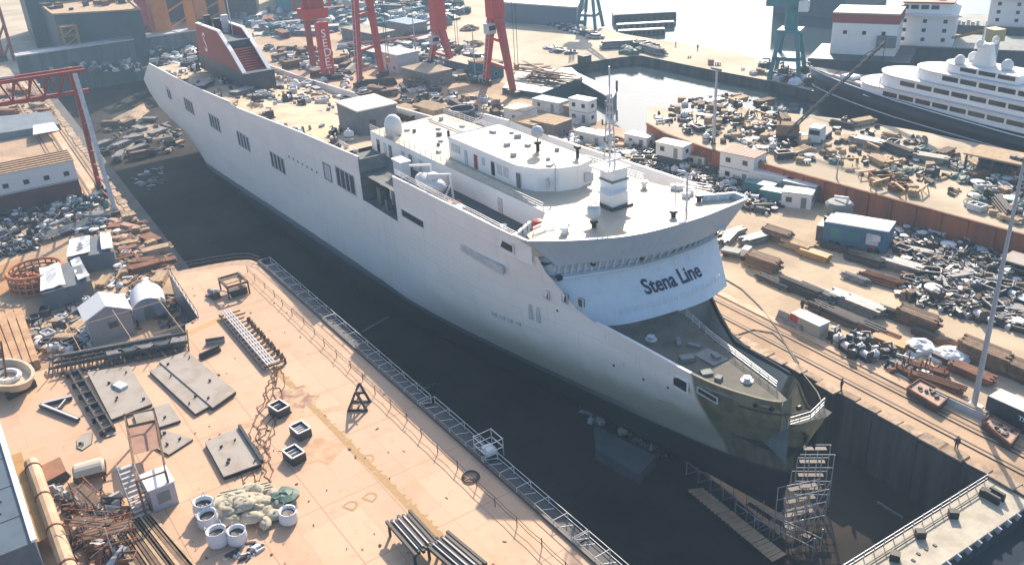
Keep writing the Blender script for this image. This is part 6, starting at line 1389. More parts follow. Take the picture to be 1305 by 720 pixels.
# dense scrap below the barge
R1 = [(1130, 305), (1160, 285), (1210, 300), (1310, 345), (1310, 425), (1230, 405), (1160, 385), (1140, 372), (1165, 345)]
litter(R1, 800, 70, 0, (DARK, BLACK, BROWN, BLUEBLK), (.3, 1.5), (.2, 1.1)); W2 = 'in the dense scrap below the rusty barge'
scatter(R1, 130, dict(cover=1, cover2=4, coverg=1, bin_w=1, pipes_d=4, beams_d=2, drum=1, machine_d=6, bin_d=5, bale2=1, tank_d=1, spool_d=3, rack=2, elbow=2, winch=1, plates=1, timber=1), W2, 0, (.55, 1.1), 71, 0.0, .6)
tag(heap_sheet('scrap', [tuple(G(u, v).xy) for u, v in R1], 0, .35, mat('scrap_shade', (.045, .04, .038), .9, (.10, .075, .055), .6, .7), 3, 60), None, kind='stuff')  # dark sheet standing in for shade between the pieces
R1b = [(1155, 352), (1185, 345), (1240, 372), (1305, 400), (1300, 420), (1230, 398), (1165, 380)]
scatter(R1b, 18, dict(pipes_p=3, beams_d=3, timber=2, plates=2), 'in the front row of the dense scrap at the right', 0, (.9, 1.3), 72, .12, .15)
o = thing('open_hut', 'low hut with a tan sheet roof in the scrap at the right picture edge', 'hut', P0(1300, 350), .1); MB().box((0, 0, 2.3), (5, 4, .2)).build('roof', PLATE, o)
for x in (-2.2, 2.2):
    for y in (-1.7, 1.7): MB().box((x, y, 0), (.2, .2, 2.3)).build('post', DARK, o)
MB().box((0, 1.6, 0), (4.6, .15, 2.2)).build('wall', GREYD, o)
# scrap and cabins between the bridge and the barge
R2 = [(800, 190), (840, 188), (905, 212), (985, 232), (1000, 262), (975, 275), (930, 262), (890, 250), (850, 225), (800, 212)]
litter(R2, 600, 75, 0, (DARK, BLACK, BLUEBLK, BROWN), (.3, 1.5), (.2, 1.1)); tag(heap_sheet('scrap', [tuple(G(u, v).xy) for u, v in R2], 0, .35, mat('scrap_shade', (0, 0, 0)), 4, 60), None, kind='stuff'); W3 = 'in the dark scrap beyond the bridge'  # the sheet's dark colour imitates shade among the scrap
scatter(R2, 140, dict(cover=1, cover2=5, spool_d=3, winch=2, bin_w=1, drum=1, elbow=2, bale2=1, machine_w=1, machine_d=4, bin_d=4, rack=2, tank=1), W3, 0, (.55, 1.1), 76)
def cab(u, v, lab, L_, W_, H=2.7, st=1, rz=0.0, wall=None, roof=None, z=0.0, wins=2, name='site_cabin'):
    p = G(u, v, z); block(p, max(L_, W_) * .5); return cabin(name, lab, 'site cabin', tuple(p), rz, L_, W_, H, st, wall, roof, wins)
CB = rad(14)
cab(858, 198, 'white site cabin raised on a dark base at the bow end of the rusty barge', 6.5, 3.2, 2.6, 1, CB, None, None, 2.2); MB().box((0, 0, 0), (6, 3, 2.2)).build('raised_base', BLUEBLK, bpy.data.objects['site_cabin'], False).location = (0, 0, -2.2)
cab(891, 212, 'small brown roofed cabin between the raised white cabin and the lamp mast', 4, 2.8, 2.6, 1, CB, GREYW, BROWN); cab(945, 229, 'two storey white cabin block with a pinkish roof against the rusty barge', 7.4, 4.6, 2.8, 2, CB, None, mat('pink_roof', (.48, .32, .26), .8))
container('white shipping container adjoining the two storey cabin block', (G(985, 241).x, G(985, 241).y, 0), CB, WHITE2, 9, 2.6, 3.2, WHITE2); container('white roofed grey container beyond the white one by the rusty barge', (G(1020, 253).x, G(1020, 253).y, 0), CB, GREYD, 6.6, 2.6, 3.2, WHITE2)
cab(1016, 262, 'white cabin with two dark openings standing alone on the yard near the containers', 5.2, 3.0, 2.8, 1, rad(30))
for u, v, lab in ((968, 248, 'teal container standing low in front of the white containers'), (990, 258, 'teal container nearest the lone white cabin')): container(lab, tuple(G(u, v)), CB + .1, TEAL, 6, 2.4, 2.4)
cab(815, 187, 'white cabin nearest the ferry mast on the right quay', 6, 3, 2.7, 1, CB); cab(756, 184, 'long pale grey container cabin left of the ferry mast', 8.5, 3, 2.8, 1, CB, GREYW, GREYW); cab(743, 155, 'white cabin on a teal base standing at the basin edge', 6, 3.2, 2.8, 2, CB, None, GREYW); cab(664, 155, 'white flat roofed hut with a dark door among the brown sheds', 6.5, 5, 3.4, 1, CB, None, ROOFW, 0, 1); cab(702, 140, 'pale blue roofed long hut behind the brown sheds', 9, 4, 2.6, 1, CB, GREYW, mat('pale_blue_roof', (.28, .42, .5), .6))
for u, v, lab, L_, W_, H in ((676, 170, 'tan flat roofed shed next to the white hut', 8, 6, 3.2), (703, 172, 'dark brown shed with a tan roof panel', 7.5, 6, 3.6), (735, 150, 'small grey shed beside the dark brown one', 5, 4, 3.0)): cab(u, v, lab, L_, W_, H, 1, CB, mat('shed_wall', (.20, .17, .15), .8, vary=.3), TAN, 0, 0, 'shed')
R3 = [(700, 172), (735, 160), (800, 185), (815, 205), (770, 210), (735, 200), (705, 190)]
litter(R3, 200, 80, 0, (BROWN, RUST, DARK, GREY, GREYW), (.4, 2), (.2, 1)); scatter(R3, 60, dict(cover2=3, cover=2, crate=3, timber=2, bin_r=2, bin_w=2, drum_t=2, pipes_r=1, plates=1, bale2=1, machine_w=1), 'in the brown scrap behind the ferry mast', 0, (.8, 1.3), 81)
# people on the right quay
for u, v, rz, lab, pose in ((1072, 498, 2.0, 'person in dark clothes standing at the dock edge nearest the bow', 0), (1218, 573, .5, 'person in dark clothes walking on the rails near the dock gate', 1), (1022, 395, 1.2, 'person in dark clothes standing behind the red ended box', 0), (1044, 402, 2.9, 'person in dark clothes standing right of the red ended box', 0)): person(P0(u, v), rz, lab, pose=pose)
cb = thing('loose_hose', 'long dark hose looping over the quay edge beside the foredeck', 'hose', P0(990, 430))
pts = [G(u, v, .1) for u, v in ((918, 352), (945, 368), (968, 390), (990, 418), (1008, 450), (1025, 478), (1042, 500), (1047, 512))]; MB().path(pts, .11, 5).build('hose', DARK, cb, True); pts = [G(u, v, .1) for u, v in ((935, 428), (960, 420), (985, 424), (1003, 440), (1018, 462))]; MB().path(pts, .08, 5).build('branch_hose', DARK, cb, True)
o = thing('small_truck', 'small white flatbed truck parked under the far bridge wing', 'truck', P0(938, 327), .4); MB().box((0, 0, .5), (4.6, 1.9, .25)).build('chassis', DARK, o); MB().box((1.7, 0, .75), (1.3, 1.8, 1.2), taper=.9).build('cab', WHITE2, o); MB().box((2.3, 0, 1.3), (.14, 1.5, .5)).build('windscreen', GLASS, o); MB().box((-.8, 0, .75), (3, 1.9, .35)).build('load_bed', GREYD, o)
for x in (-1.5, 1.5):
    for y in (-.85, .85): MB().tube((x, y - .12, .4), (x, y + .12, .4), .4, 12).build('wheel', BLACK, o)
scatter([(905, 295), (960, 300), (975, 318), (950, 325)], 3, dict(bin_d=1, beams_d=1), 'on the open yard right of the far bridge wing', 0, (.7, .9), 83)
# ------------------------------------------------------------------ the rusty barge behind the right yard
BGZ = 4.2
top = [(822, 138), (824, 158), (850, 172), (900, 190), (960, 207), (1040, 226), (1100, 244), (1160, 258), (1230, 280), (1300, 300)]
bl = [G(u, v, BGZ) for u, v in top]; barge = thing('rusty_barge', 'long rusty orange sided barge with a sandy deck full of gear', 'barge', (bl[4].x, bl[4].y, 0))
line0, line1 = bl[3], bl[8]; dv = (line1 - line0).normalized(); nv = Vector((-dv.y, dv.x, 0))
start = bl[1]; base = [start + dv * 0 for _ in range(1)]
near = [bl[1], bl[2], bl[3]] + [line0 + dv * t for t in (10, 25, 45, 70, 110)]
far = [p + nv * w_ for p, w_ in zip(reversed(near), (38, 38, 38, 38, 36, 33, 26, 14))]
ol = [(p.x, p.y) for p in near + far + [G(826, 136, BGZ)]]
if sum(ol[i][0] * ol[(i + 1) % len(ol)][1] - ol[(i + 1) % len(ol)][0] * ol[i][1] for i in range(len(ol))) < 0: ol = ol[::-1]
b = MB(); b.m = 0; b.prism(ol, -3.4, BGZ, cap=False); b.m = 1; b.sheet([(x, y, BGZ) for x, y in ol]); b.build('hull', [RUSTR, SAND], barge, True)
rb = MB().box((0, 0, 0), (.35, .35, 4.4)).mesh('frame_rib', RUSTR)
for i in range(26): p = line0 + dv * (i * 4.4 - 12) - nv * .1; MB(); q_ = put('frame_rib', rb, barge, (p.x - bl[4].x, p.y - bl[4].y, -.4), math.atan2(dv.y, dv.x))
for i in range(len(near) - 1): MB().bar(near[i] + Vector((0, 0, .1)), near[i + 1] + Vector((0, 0, .1)), .5, .3).build('rubbing_strake', RUST, barge, True)
Q1 = [(832, 150), (870, 128), (930, 122), (985, 132), (1000, 160), (1035, 185), (1040, 212), (960, 195), (880, 175)]
litter(Q1, 240, 90, BGZ, (TAN, BROWN, DARK, GREYW, BLACK), (.3, 1.5), (.2, 1.0)); scatter(Q1, 76, dict(cover=2, cover2=4, bale_d=2, bin_d=2, crate=4, timber_t=3, rack=2, machine_d=3, spool=1, plates=3, tank=1, timber=2, trestle=1), 'on the bow half of the rusty barge', BGZ, (.6, 1.2), 91)
Q2 = [(1045, 200), (1055, 170), (1080, 150), (1130, 160), (1190, 185), (1240, 200), (1300, 220), (1300, 290), (1240, 270), (1230, 255), (1160, 235), (1100, 228)]
litter(Q2, 220, 92, BGZ, (TAN, BROWN, DARK, BLACK), (.3, 1.5), (.2, .9)); scatter(Q2, 42, dict(timber_t=3, crate=4, rack=2, bin_d=1, machine_d=3, bale_d=1, trestle=2, cover2=1, pipes_d=2, timber=2), 'on the rusty barge nearer the yacht', BGZ, (.65, 1.2), 93)
scatter([(1090, 222), (1130, 230), (1180, 248), (1165, 255), (1110, 240)], 12, dict(crate=3, timber_t=2, trestle=3, bin_r=1), 'along the near edge of the rusty barge', BGZ, (.9, 1.3), 94)
scatter([(1210, 205), (1300, 225), (1300, 285), (1235, 268), (1235, 240)], 34, dict(cover=3, bin_w=2, machine_d=3, bale_d=2, pipes_d=2, spool_d=2, rack=2), 'in the dark gear at the right end of the barge', BGZ, (.65, 1.1), 95)
scatter([(1090, 178), (1200, 205), (1180, 215), (1090, 195)], 14, dict(pipes_d=4, beams_d=3, pipes_l=1), 'in the long dark stacks amid the rusty barge', BGZ, (1.0, 1.4), 96, 0.0, .3)
o = thing('open_hut', 'dark hut with a tan flat roof on the rusty barge below the yacht', 'hut', P0(1270, 222, BGZ), rad(8)); MB().box((0, 0, 3.4), (10, 6.5, .3)).build('roof', TAN, o); MB().box((0, 2.6, 0), (9, .3, 3.3)).build('wall', DARK, o)
for x in (-4.5, 0, 4.5):
    for y in (-2.8, 2.8): MB().box((x, y, 0), (.3, .3, 3.4)).build('post', DARK, o)
MB().box((-1, 0, 0), (4, 3, 2.0)).build('machinery', BLUEBLK, o)
o = thing('crawler_crane', 'dark lattice boom crawler crane on the rusty barge by the yacht bow', 'crane', P0(1003, 178, BGZ), rad(40)); MB().box((0, 0, 1.2), (4.5, 3, 2.2)).build('house', BROWN, o)
for y in (-1.6, 1.6): MB().box((0, y, 0), (5.4, .9, 1.1)).build('track', BLACK, o)
pt = G(1040, 94, 26); lp = o.matrix_basis.inverted() @ G(1003, 170, BGZ + 2.5); e_ = o.matrix_basis.inverted() @ Vector((G(1003, 178, BGZ).x + 10, G(1003, 178, BGZ).y + 14, BGZ + 19))
[MB().bar(lp + Vector((0, y_, z_)), e_ + Vector((0, y_ * .5, z_ * .5)), .16).build('boom_chord', BLACK, o) for y_ in (-.45, .45) for z_ in (-.4, .4)]; [MB().bar(lp.lerp(e_, t_ / 16) + Vector((0, -.45, -.4)), lp.lerp(e_, (t_ + 1) / 16) + Vector((0, .45, .4)), .12).build('lacing', BLACK, o) for t_ in range(16)]; MB().bar((-1.5, 0, 3.2), (-2.2, 0, 6), .3).build('gantry', DARK, o); MB().tube((-2.2, 0, 6), e_, .06, 4).build('pendant', DARK, o); MB().tube(e_, e_ - Vector((0, 0, 9)), .05, 4).build('hoist_rope', DARK, o)
o = thing('truck', 'pale blue truck cab standing on the rusty barge near the crawler crane', 'truck', P0(1040, 182, BGZ), rad(-70)); MB().box((0, 0, .5), (3.0, 2.6, 2.9), taper=.92).build('cab', mat('pale_blue_paint', (.42, .52, .58), .4), o); MB().box((1.46, 0, 2.0), (.14, 2.1, .9)).build('windscreen', GLASS, o); MB().box((-3.6, 0, .8), (4.4, 2.4, .4)).build('load_bed', GREYD, o)
for x in (.6, -3, -4.6):
    for y in (-1.2, 1.2): MB().tube((x, y - .15, .5), (x, y + .15, .5), .5, 12).build('wheel', BLACK, o)
# ------------------------------------------------------------------ yacht
a0, a1 = G(1042, 141, -2.6), G(1300, 210, -2.6); yd = (a0 - a1).normalized(); yrz = math.atan2(yd.y, yd.x)
yacht = thing('yacht', 'large black hulled motor yacht with stepped white superstructure behind the rusty barge', 'yacht', (a0.x, a0.y, -2.6), yrz); YL = 95.0
def yhb(x, k): t = min(1, max(0, -x) / 36); return (6.6 + .9 * k) * math.sin(t * math.pi / 2) ** .7 + .05
NAV = mat('yacht_black', (.012, .017, .028), .2); rr = []
for x in (0, -1.5, -4, -8, -13, -20, -28, -38, -55, -75, -95):
    sh = 10.6 - 2.4 * min(1, -x / 60); row = []
    for k in (0, .35, .7, 1.0): row.append((x + 4.0 * k * max(0, 1 + x / 20), -yhb(x, k), k * sh - .3))
    rr.append(row + [(p[0], -p[1], p[2]) for p in reversed(row)])
MB().loft(rr, False).build('hull', NAV, yacht, smooth=True)
MB().loft([[(r_[3][0], r_[3][1] + .1, r_[3][2] - .25), (r_[4][0], r_[4][1] - .1, r_[4][2] - .25)] for r_ in rr], False).build('deck', ROOFW, yacht)
for k_, z_ in ((.62, 0), (1.0, .12)):
    pts = [(x + 4.0 * k_ * max(0, 1 + x / 20), yhb(x, k_) + .06, k_ * (10.6 - 2.4 * min(1, -x / 60)) - .3 + z_) for x in (0, -1.5, -4, -8, -13, -20, -28, -38, -55, -75, -95)]; MB().path(pts, .12, 5).build('white_line', WHITE2, yacht)
def tier(x0, x1, w_, z0, z1, nose, nm, m=WHITE, win=True):
    pts = [(x1, -w_), (x0 - nose, -w_)] + [(x0 - nose + nose * math.sin(a), -w_ * math.cos(a)) for a in [math.pi * i / 10 for i in range(1, 10)]] + [(x0 - nose, w_), (x1, w_)]
    b = MB(); n = len(pts); lo = [(x, y, z0) for x, y in pts]; hi = [(x - (z1 - z0) * .5 if x > x0 - nose - .1 else x, y * .97, z1) for x, y in pts]; b.loft([lo, hi], True, False, True); o = b.build(nm, m, yacht)
    ov = [(x + .7 if x > x0 - nose else x, y * 1.05, 0) for x, y in pts]; MB().prism([(x - (z1 - z0) * .5 if x > x0 - nose else x, y) for x, y, _ in ov], z1, z1 + .22).build('roof', WHITE2, yacht)
    if win:
        wn = MB().box((0, 0, 0), (3.6, .12, .95)).mesh('window', GLASS)
        for i in range(int((x0 - nose - x1) / 4.2)): put('window', wn, yacht, (x1 + 2.6 + i * 4.2, w_ * .99 + .02, z0 + (z1 - z0) * .42))
    return o
tier(-13, -95, 6.2, 8.4, 11.0, 7, 'main_tier'); tier(-18, -86, 5.6, 11.3, 13.8, 8, 'upper_tier'); tier(-27, -66, 4.8, 14.1, 16.2, 7, 'bridge_tier'); tier(-34, -52, 3.4, 16.5, 18.0, 4, 'sun_deck_house')
MB().box((-42, 0, 18.1), (4, 2.6, 4.6), taper=.55).build('mast_base', WHITE2, yacht); MB().bar((-42, -3, 22.4), (-42, 3, 22.4), .5).bar((-41, 0, 22.4), (-41, 0, 27), .25).build('mast', WHITE2, yacht)
for x, y, z, r_ in ((-38, -2.2, 18.2, 1.1), (-38, 2.2, 18.2, 1.1), (-47, 0, 18.2, 1.2), (-42, -2.6, 22.6, .7), (-42, 2.6, 22.6, .7)): MB().lathe([(r_ * .8, 0), (r_, r_ * .5), (r_ * .9, r_ * 1.2), (r_ * .4, r_ * 1.7), (.02, r_ * 1.8)], (x, y, z), 12).build('satellite_dome', WHITE2, yacht, smooth=True)
MB().box((-9, 0, 9.9), (4, 3.4, .6), taper=.8).build('fore_deck_hatch', WHITE, yacht)
# ------------------------------------------------------------------ cargo ships beyond the yacht
def white_ship(px0, px1, lab, H, decks, red=False, k=0):
    p0, p1 = G(*px0, -2.6), G(*px1, -2.6); d = (p1 - p0).normalized(); o = thing('cargo_ship', lab, 'ship', tuple(p0), math.atan2(d.y, d.x)); L_ = (p1 - p0).length; Wd = 20
    MB().prism([(-14, 2), (-6, 0), (L_ + 60, 0), (L_ + 60, Wd), (-6, Wd), (-14, Wd - 2), (-17, Wd / 2)], 0, [6.5] * 7).build('hull', BLUEBLK, o); MB().box((L_ / 2 + 25, Wd / 2, 6.5), (L_ + 70, Wd - .6, .15)).build('deck', GREYD, o)
    MB().box((L_ * .5, Wd / 2, 6.6), (L_, Wd - 2, H)).build('house', WHITE, o); MB().box((L_ * .5, Wd / 2, 6.6 + H), (L_ + 2.5, Wd + 2, .5)).build('bridge_deck', WHITE2, o); MB().box((L_ * .52, Wd / 2, 7.1 + H), (L_ * .8, Wd - 1, 2.8)).build('wheelhouse', WHITE, o); MB().box((L_ * .52, Wd / 2, 9.9 + H), (L_ * .84, Wd, .4)).build('wheelhouse_roof', REDD if red else ROOFW, o)
    pt = MB().box((0, 0, 0), (1.0, .14, 1.0)).mesh('porthole', GLASS); n = max(3, int(L_ / 4.2))
    for s in range(decks):
        for i in range(n): put('porthole', pt, o, (L_ * (i + .5) / n, .97, 8.0 + s * (H - 1) / decks))
    p2 = MB().box((0, 0, 0), (.14, 1.0, 1.0)).mesh('porthole', GLASS)
    for s in range(decks):
        for i in range(4): put('porthole', p2, o, (-.03, 3 + i * 4.4, 8.0 + s * (H - 1) / decks))
    wn = MB().box((0, 0, 0), (2.0, .14, 1.1)).mesh('bridge_window', GLASS)
    for i in range(int(L_ * .8 / 2.6)): put('bridge_window', wn, o, (L_ * .14 + i * 2.6, .42, 8.3 + H))
    MB().box((L_ * .6, Wd / 2, 10.3 + H), (2.5, 2.5, 5), taper=.6).build('mast', WHITE2, o); MB().lathe([(.8, 0), (1.1, .8), (.7, 1.8), (.02, 2)], (L_ * .3, Wd * .6, 10.3 + H), 10).build('satellite_dome', WHITE2, o)
    for i in range(9): MB().box((-13 + i * 1.3, 1.0 + R.random(), 6.6), (.8, .7, .7 + R.random()), R.random()).build('deck_gear', GREYW, o)
    railing([(-13, 2), (-6, .4), (L_ + 40, .4)], 6.6, 1.1, 2.5, WHITE2, 'railing', o); return o
white_ship((1132, 88), (1208, 92), 'ship with a tall white accommodation block and red topped wheelhouse behind the yacht', 8.5, 3, True)
o = white_ship((1252, 62), (1325, 66), 'second white ship with a broad wheelhouse at the upper right picture corner', 8, 3, True)
p = G(1098, 70, 4); o = thing('white_tower_block', 'tall plain white block with a red top left of the white accommodation block', 'ship block', (p.x, p.y, -2.6), rad(30)); MB().box((0, 6, 0), (17, 12, 15)).build('wall', WHITE, o); MB().box((0, 6, 15), (17.4, 12.4, 2.4)).build('top_band', REDD, o); MB().box((0, 6, 17.4), (17.4, 12.4, .4)).build('roof', ROOFW, o); MB().box((6, -.6, 9), (5, 1.6, 3)).build('balcony', GREYD, o)
for i in range(3): MB().box((-5 + i * 5, -.04, 12), (1, .14, 1)).build('porthole', GLASS, o)
MB().box((0, 3, 0), (26, 20, 6.5)).build('hull', BLUEBLK, o)
p = G(1262, 72, 6); o = thing('deck_crane', 'ochre knuckle crane with round cage between the two white ships', 'crane', (p.x, p.y, 0), rad(160)); MB().tube((0, 0, 0), (0, 0, 10), 1.6, 12).build('pedestal', GREYW, o); MB().box((0, 0, 10), (4, 3.4, 3)).build('house', mat('pale_yellow', (.5, .38, .16), .6), o)
for y in (-1, 1): MB().bar((2, y, 12.5), (15, y * .4, 8), .6).build('boom', YELLOW, o)
for i in range(6): MB().bar((3 + i * 2, -1 + .1 * i, 12.2 - i * .7), (4.4 + i * 1.9, 1 - .1 * i, 11.7 - i * .7), .35).build('lacing', YELLOW, o)
hp = [G(u, v, -2.6) for u, v in ((985, 16), (1075, 26), (1130, 0), (1020, -12))]; o = thing('laid_up_ship', 'dark blue grey ship hull lying in the haze beyond the teal crane', 'ship', tuple(hp[0])); PP_ = [(p.x, p.y) for p in hp]
if sum(PP_[i][0] * PP_[(i + 1) % 4][1] - PP_[(i + 1) % 4][0] * PP_[i][1] for i in range(4)) < 0: PP_ = PP_[::-1]
MB().prism(PP_, -3, 12).build('hull', mat('slate_paint', (0, 0, 0)), o, True); cc = sum(hp, Vector()) / 4
for i in range(9): MB().box((cc.x + R.uniform(-14, 14), cc.y + R.uniform(-14, 14), 12), (R.uniform(3, 9), R.uniform(3, 7), R.uniform(2, 6)), R.random()).build('deck_house' if i < 3 else 'hatch', GREYD if i % 2 else TEAL, o, True)
# ------------------------------------------------------------------ gantry cranes
def aframe(u0, v0, u1, v1, vt, lab, w_=1.5, m=RED, name='gantry_crane', text=None, join=.25, cross=True):
    f0, f1 = G(u0, v0), G(u1, v1); c = (f0 + f1) / 2; H = hgt(c, vt); o = thing(name, lab, 'gantry crane', tuple(c)); Z = Vector((0, 0, H)); t0, t1 = c + (f0 - c) * join + Z, c + (f1 - c) * join + Z
    for f, t, mm in ((f0, t0, m), (f1, t1, m)):
        d = (f1 - f0).normalized(); s = Vector((-d.y, d.x, 0)) * w_; rr = []
        for p, k in ((f, .8), (t, 1.15)): rr.append([p - d * w_ * k * .5 - s * .5 * k, p + d * w_ * k * .5 - s * .5 * k, p + d * w_ * k * .5 + s * .5 * k, p - d * w_ * k * .5 + s * .5 * k])
        MB().loft(rr, True, True, True).build('leg', mm, o, True); MB().box((f.x, f.y, 0), (4.5, 1.6, 1.4), math.atan2(d.y, d.x)).build('bogie', DARK, o, True)
    if cross:
        for k in (.35, .7): MB().bar(f0.lerp(t0, k), f1.lerp(t1, k), w_ * .5).build('tie_beam', m, o, True)
    for k, (f, t) in enumerate(((f0, t0), (f1, t1))):
        d = (t - f); sd2 = Vector((.6, -.9, 0)).normalized() * w_ * .75; lad = MB()
        for s_ in (-.3, .3): lad.bar(f + sd2 + Vector((s_, s_, 1)), f + d * .96 + sd2 + Vector((s_, s_, 0)), .12)
        for i in range(14): p = f + d * (.04 + .066 * i) + sd2; lad.bar(p + Vector((-.3, -.3, 0)), p + Vector((.3, .3, 0)), .1)
        lad.build('ladder', REDD if k else GREYW, o, True)
    MB().box((c.x + .5, c.y - 2.2, H - 4), (2.6, 2.4, 2.6)).build('cab', GREYW, o, True); MB().box((c.x + 1.84, c.y - 2.2, H - 3), (.1, 2.0, 1.2)).build('cab_window', GLASS, o, True)
    for s_ in (-.8, .8): MB().tube((c.x + s_, c.y + 6, H + 8), (c.x + s_, c.y + 6, 6), .09, 4).build('hoist_rope', DARK, o, True)
    MB().box((c.x, c.y + 6, 4.6), (1.4, .8, 1.6)).build('hook_block', YELLOW, o, True)
    up = min(H + 14, 78); rr = []
    MB().bar(c + Z, Vector((c.x, c.y, up)), w_ * 2.2).build('head', m, o, True)
    nn = Vector((c.x, c.y, 0)).normalized(); MB().bar(Vector((c.x, c.y, up)) - Vector((.2, 25, 0)), Vector((c.x, c.y, up)) + Vector((-.2, 25, 0)), w_ * 2, w_ * 2.4).build('girder', m, o, True)
    return o, f0, f1, H
aframe(619, 108, 655, 122, 22, 'red gantry crane with a tall A shaped leg nearest the basin', 1.7)
aframe(549, 82, 578, 90, 38, 'red gantry crane with a forked leg standing among the far sheds', 1.7)
aframe(459, 110, 488, 98, -20, 'red gantry crane with a thin two legged frame left of the forked one', 1.5, join=.5)
f0, f1 = G(400, 88), G(419, 100); o = thing('gantry_crane', 'wide red gantry crane with white vertical letters behind the ferry', 'gantry crane', tuple(f1)); dd = (f1 - f0).normalized(); H2 = hgt(f1, 28); pw = 3.2
MB().box((f1.x, f1.y, 0), (pw, pw, H2), 0).build('leg', RED, o, True); MB().box((f0.x, f0.y, 0), (1.6, 1.6, H2), 0).build('leg', REDD, o, True)
c = (f0 + f1) / 2; MB().box((c.x, c.y, H2), (6, abs(f1.y - f0.y) + 6, 3)).build('portal_beam', RED, o, True); MB().box((c.x, c.y, H2 + 3), (4, 5, 7)).build('machinery_house', REDD, o, True)
for k in range(6): MB().bar((c.x + 2, c.y - 6 + k * 2.2, H2 + 3), (c.x + 2, c.y - 5 + k * 2.2, min(78, H2 + 20)), .6).build('lattice', RED, o, True)
MB().box((f1.x, f1.y, 0), (5, 4, 1.6)).build('bogie', DARK, o, True)
for i, ch in enumerate('SEDET'):
    me = text_mesh(ch, 3.4, 0, .04); zc = H2 * (.80 - i * .165)
    for p in me.vertices: p.co = Vector((pw / 2 + .06, p.co.x - 1.1, p.co.y + zc - 1.0))
    me.materials.append(LETTERW); q_ = bpy.data.objects.new('letter', me); COL.objects.link(q_); q_.parent = o
def column(u, v, w_, m, lab, vt=-40, name='crane_tower'):
    f = G(u, v); o = thing(name, lab, 'crane', tuple(f)); H = min(hgt(f, vt), 78); MB().box((f.x, f.y, 0), (w_, w_, H), 0, .9).build('leg', m, o, True); MB().box((f.x + w_ * .9, f.y + w_ * 1.6, 0), (w_ * .5, w_ * .5, H), 0, .9).build('leg', m, o, True); MB().box((f.x, f.y, 0), (w_ * 1.8, w_ * 1.4, 2)).build('bogie', DARK, o, True)
    for k in range(5): MB().bar((f.x, f.y, H * k / 5), (f.x + w_ * .9, f.y + w_ * 1.6, H * (k + 1) / 5), .6).build('brace', m, o, True)
    return o
column(212, 62, 6.0, ORANGE, 'broad orange crane leg beyond the stern of the ferry'); column(258, 30, 5.0, ORANGE, 'narrow orange crane leg behind the ferry funnel'); column(172, 52, 4.4, mat('crimson_paint', (.38, .06, .09), .6), 'crimson crane leg beside the dark hull blocks'); column(186, 40, 4.0, mat('crimson_paint', (0, 0, 0)), 'second crimson crane leg close to the first one'); column(4, 78, 2.2, REDD, 'thin dull red crane leg at the upper left picture corner')
# ------------------------------------------------------------------ hull blocks beyond the dock head
def hull_block(px, H, lab, topm=TAN, side=None):
    P = [G(u, v) for u, v in px]; c = sum(P, Vector()) / len(P); o = thing('hull_block', lab, 'hull block', tuple(c)); side = side or mat('hull_block_paint', (.05, .075, .09), .6, (.035, .045, .055), .2, .6); PP_ = [(p.x, p.y) for p in P]
    if sum(PP_[i][0] * PP_[(i + 1) % 4][1] - PP_[(i + 1) % 4][0] * PP_[i][1] for i in range(4)) < 0: PP_ = PP_[::-1]
    MB().prism(PP_, 0, H, cap=False).build('side_shell', side, o, True); MB().sheet([(x, y, H) for x, y in PP_]).build('top_plating', topm, o, True)
    for i in range(4): MB().bar((*PP_[i], H + .2), (*PP_[(i + 1) % 4], H + .2), .8, .5).build('edge_beam', GREYW if topm != TAN else TAN, o, True)
    return o, PP_, H, c
o, PP_, H, c = hull_block([(84, 78), (192, 72), (170, 48), (62, 56)], 16, 'dark slab sided hull block with a sunlit tan top beyond the dock head', TAN)
for i in range(16): MB().box((c.x + R.uniform(-12, 8), c.y + R.uniform(-14, 14), H), (R.uniform(1, 4), R.uniform(1, 3), R.uniform(.5, 2)), R.random()).build('top_gear', RUST if i % 2 else DARK, o, True)
o, PP_, H, c = hull_block([(48, 62), (150, 48), (140, 30), (36, 40)], 22, 'dark tall hull block with a pale top at the upper left', GREYW)
o = thing('stair_tower', 'ochre stair tower in front of the dark hull block', 'stair tower', P0(98, 80)); 
for x in (-2.4, 2.4):
    for y in (-2.4, 2.4): MB().box((x, y, 0), (.4, .4, 13)).build('post', YELLOW, o)
for k in range(4): MB().box((0, 0, 3 + k * 3.2), (5, 5, .25)).build('landing', YELLOW, o); MB().bar((2.4, -2.4, k * 3.2), (2.4, 2.4, 3 + k * 3.2), .4).build('flight', YELLOW, o)
hull_block([(200, 30), (330, 22), (330, 2), (200, 10)], 14, 'long dark blue hull block across the yard behind the funnel', BLUEBLK, BLUEBLK); hull_block([(355, 18), (395, 14), (390, -6), (350, -2)], 12, 'teal grey hull block left of the lettered crane', BLUEBLK, TEAL)
hull_block([(640, 28), (735, 36), (745, 10), (650, 2)], 7, 'low blue grey hull block at the edge of the sandy yard', GREY, mat('dull_blue', (.10, .15, .2), .6))
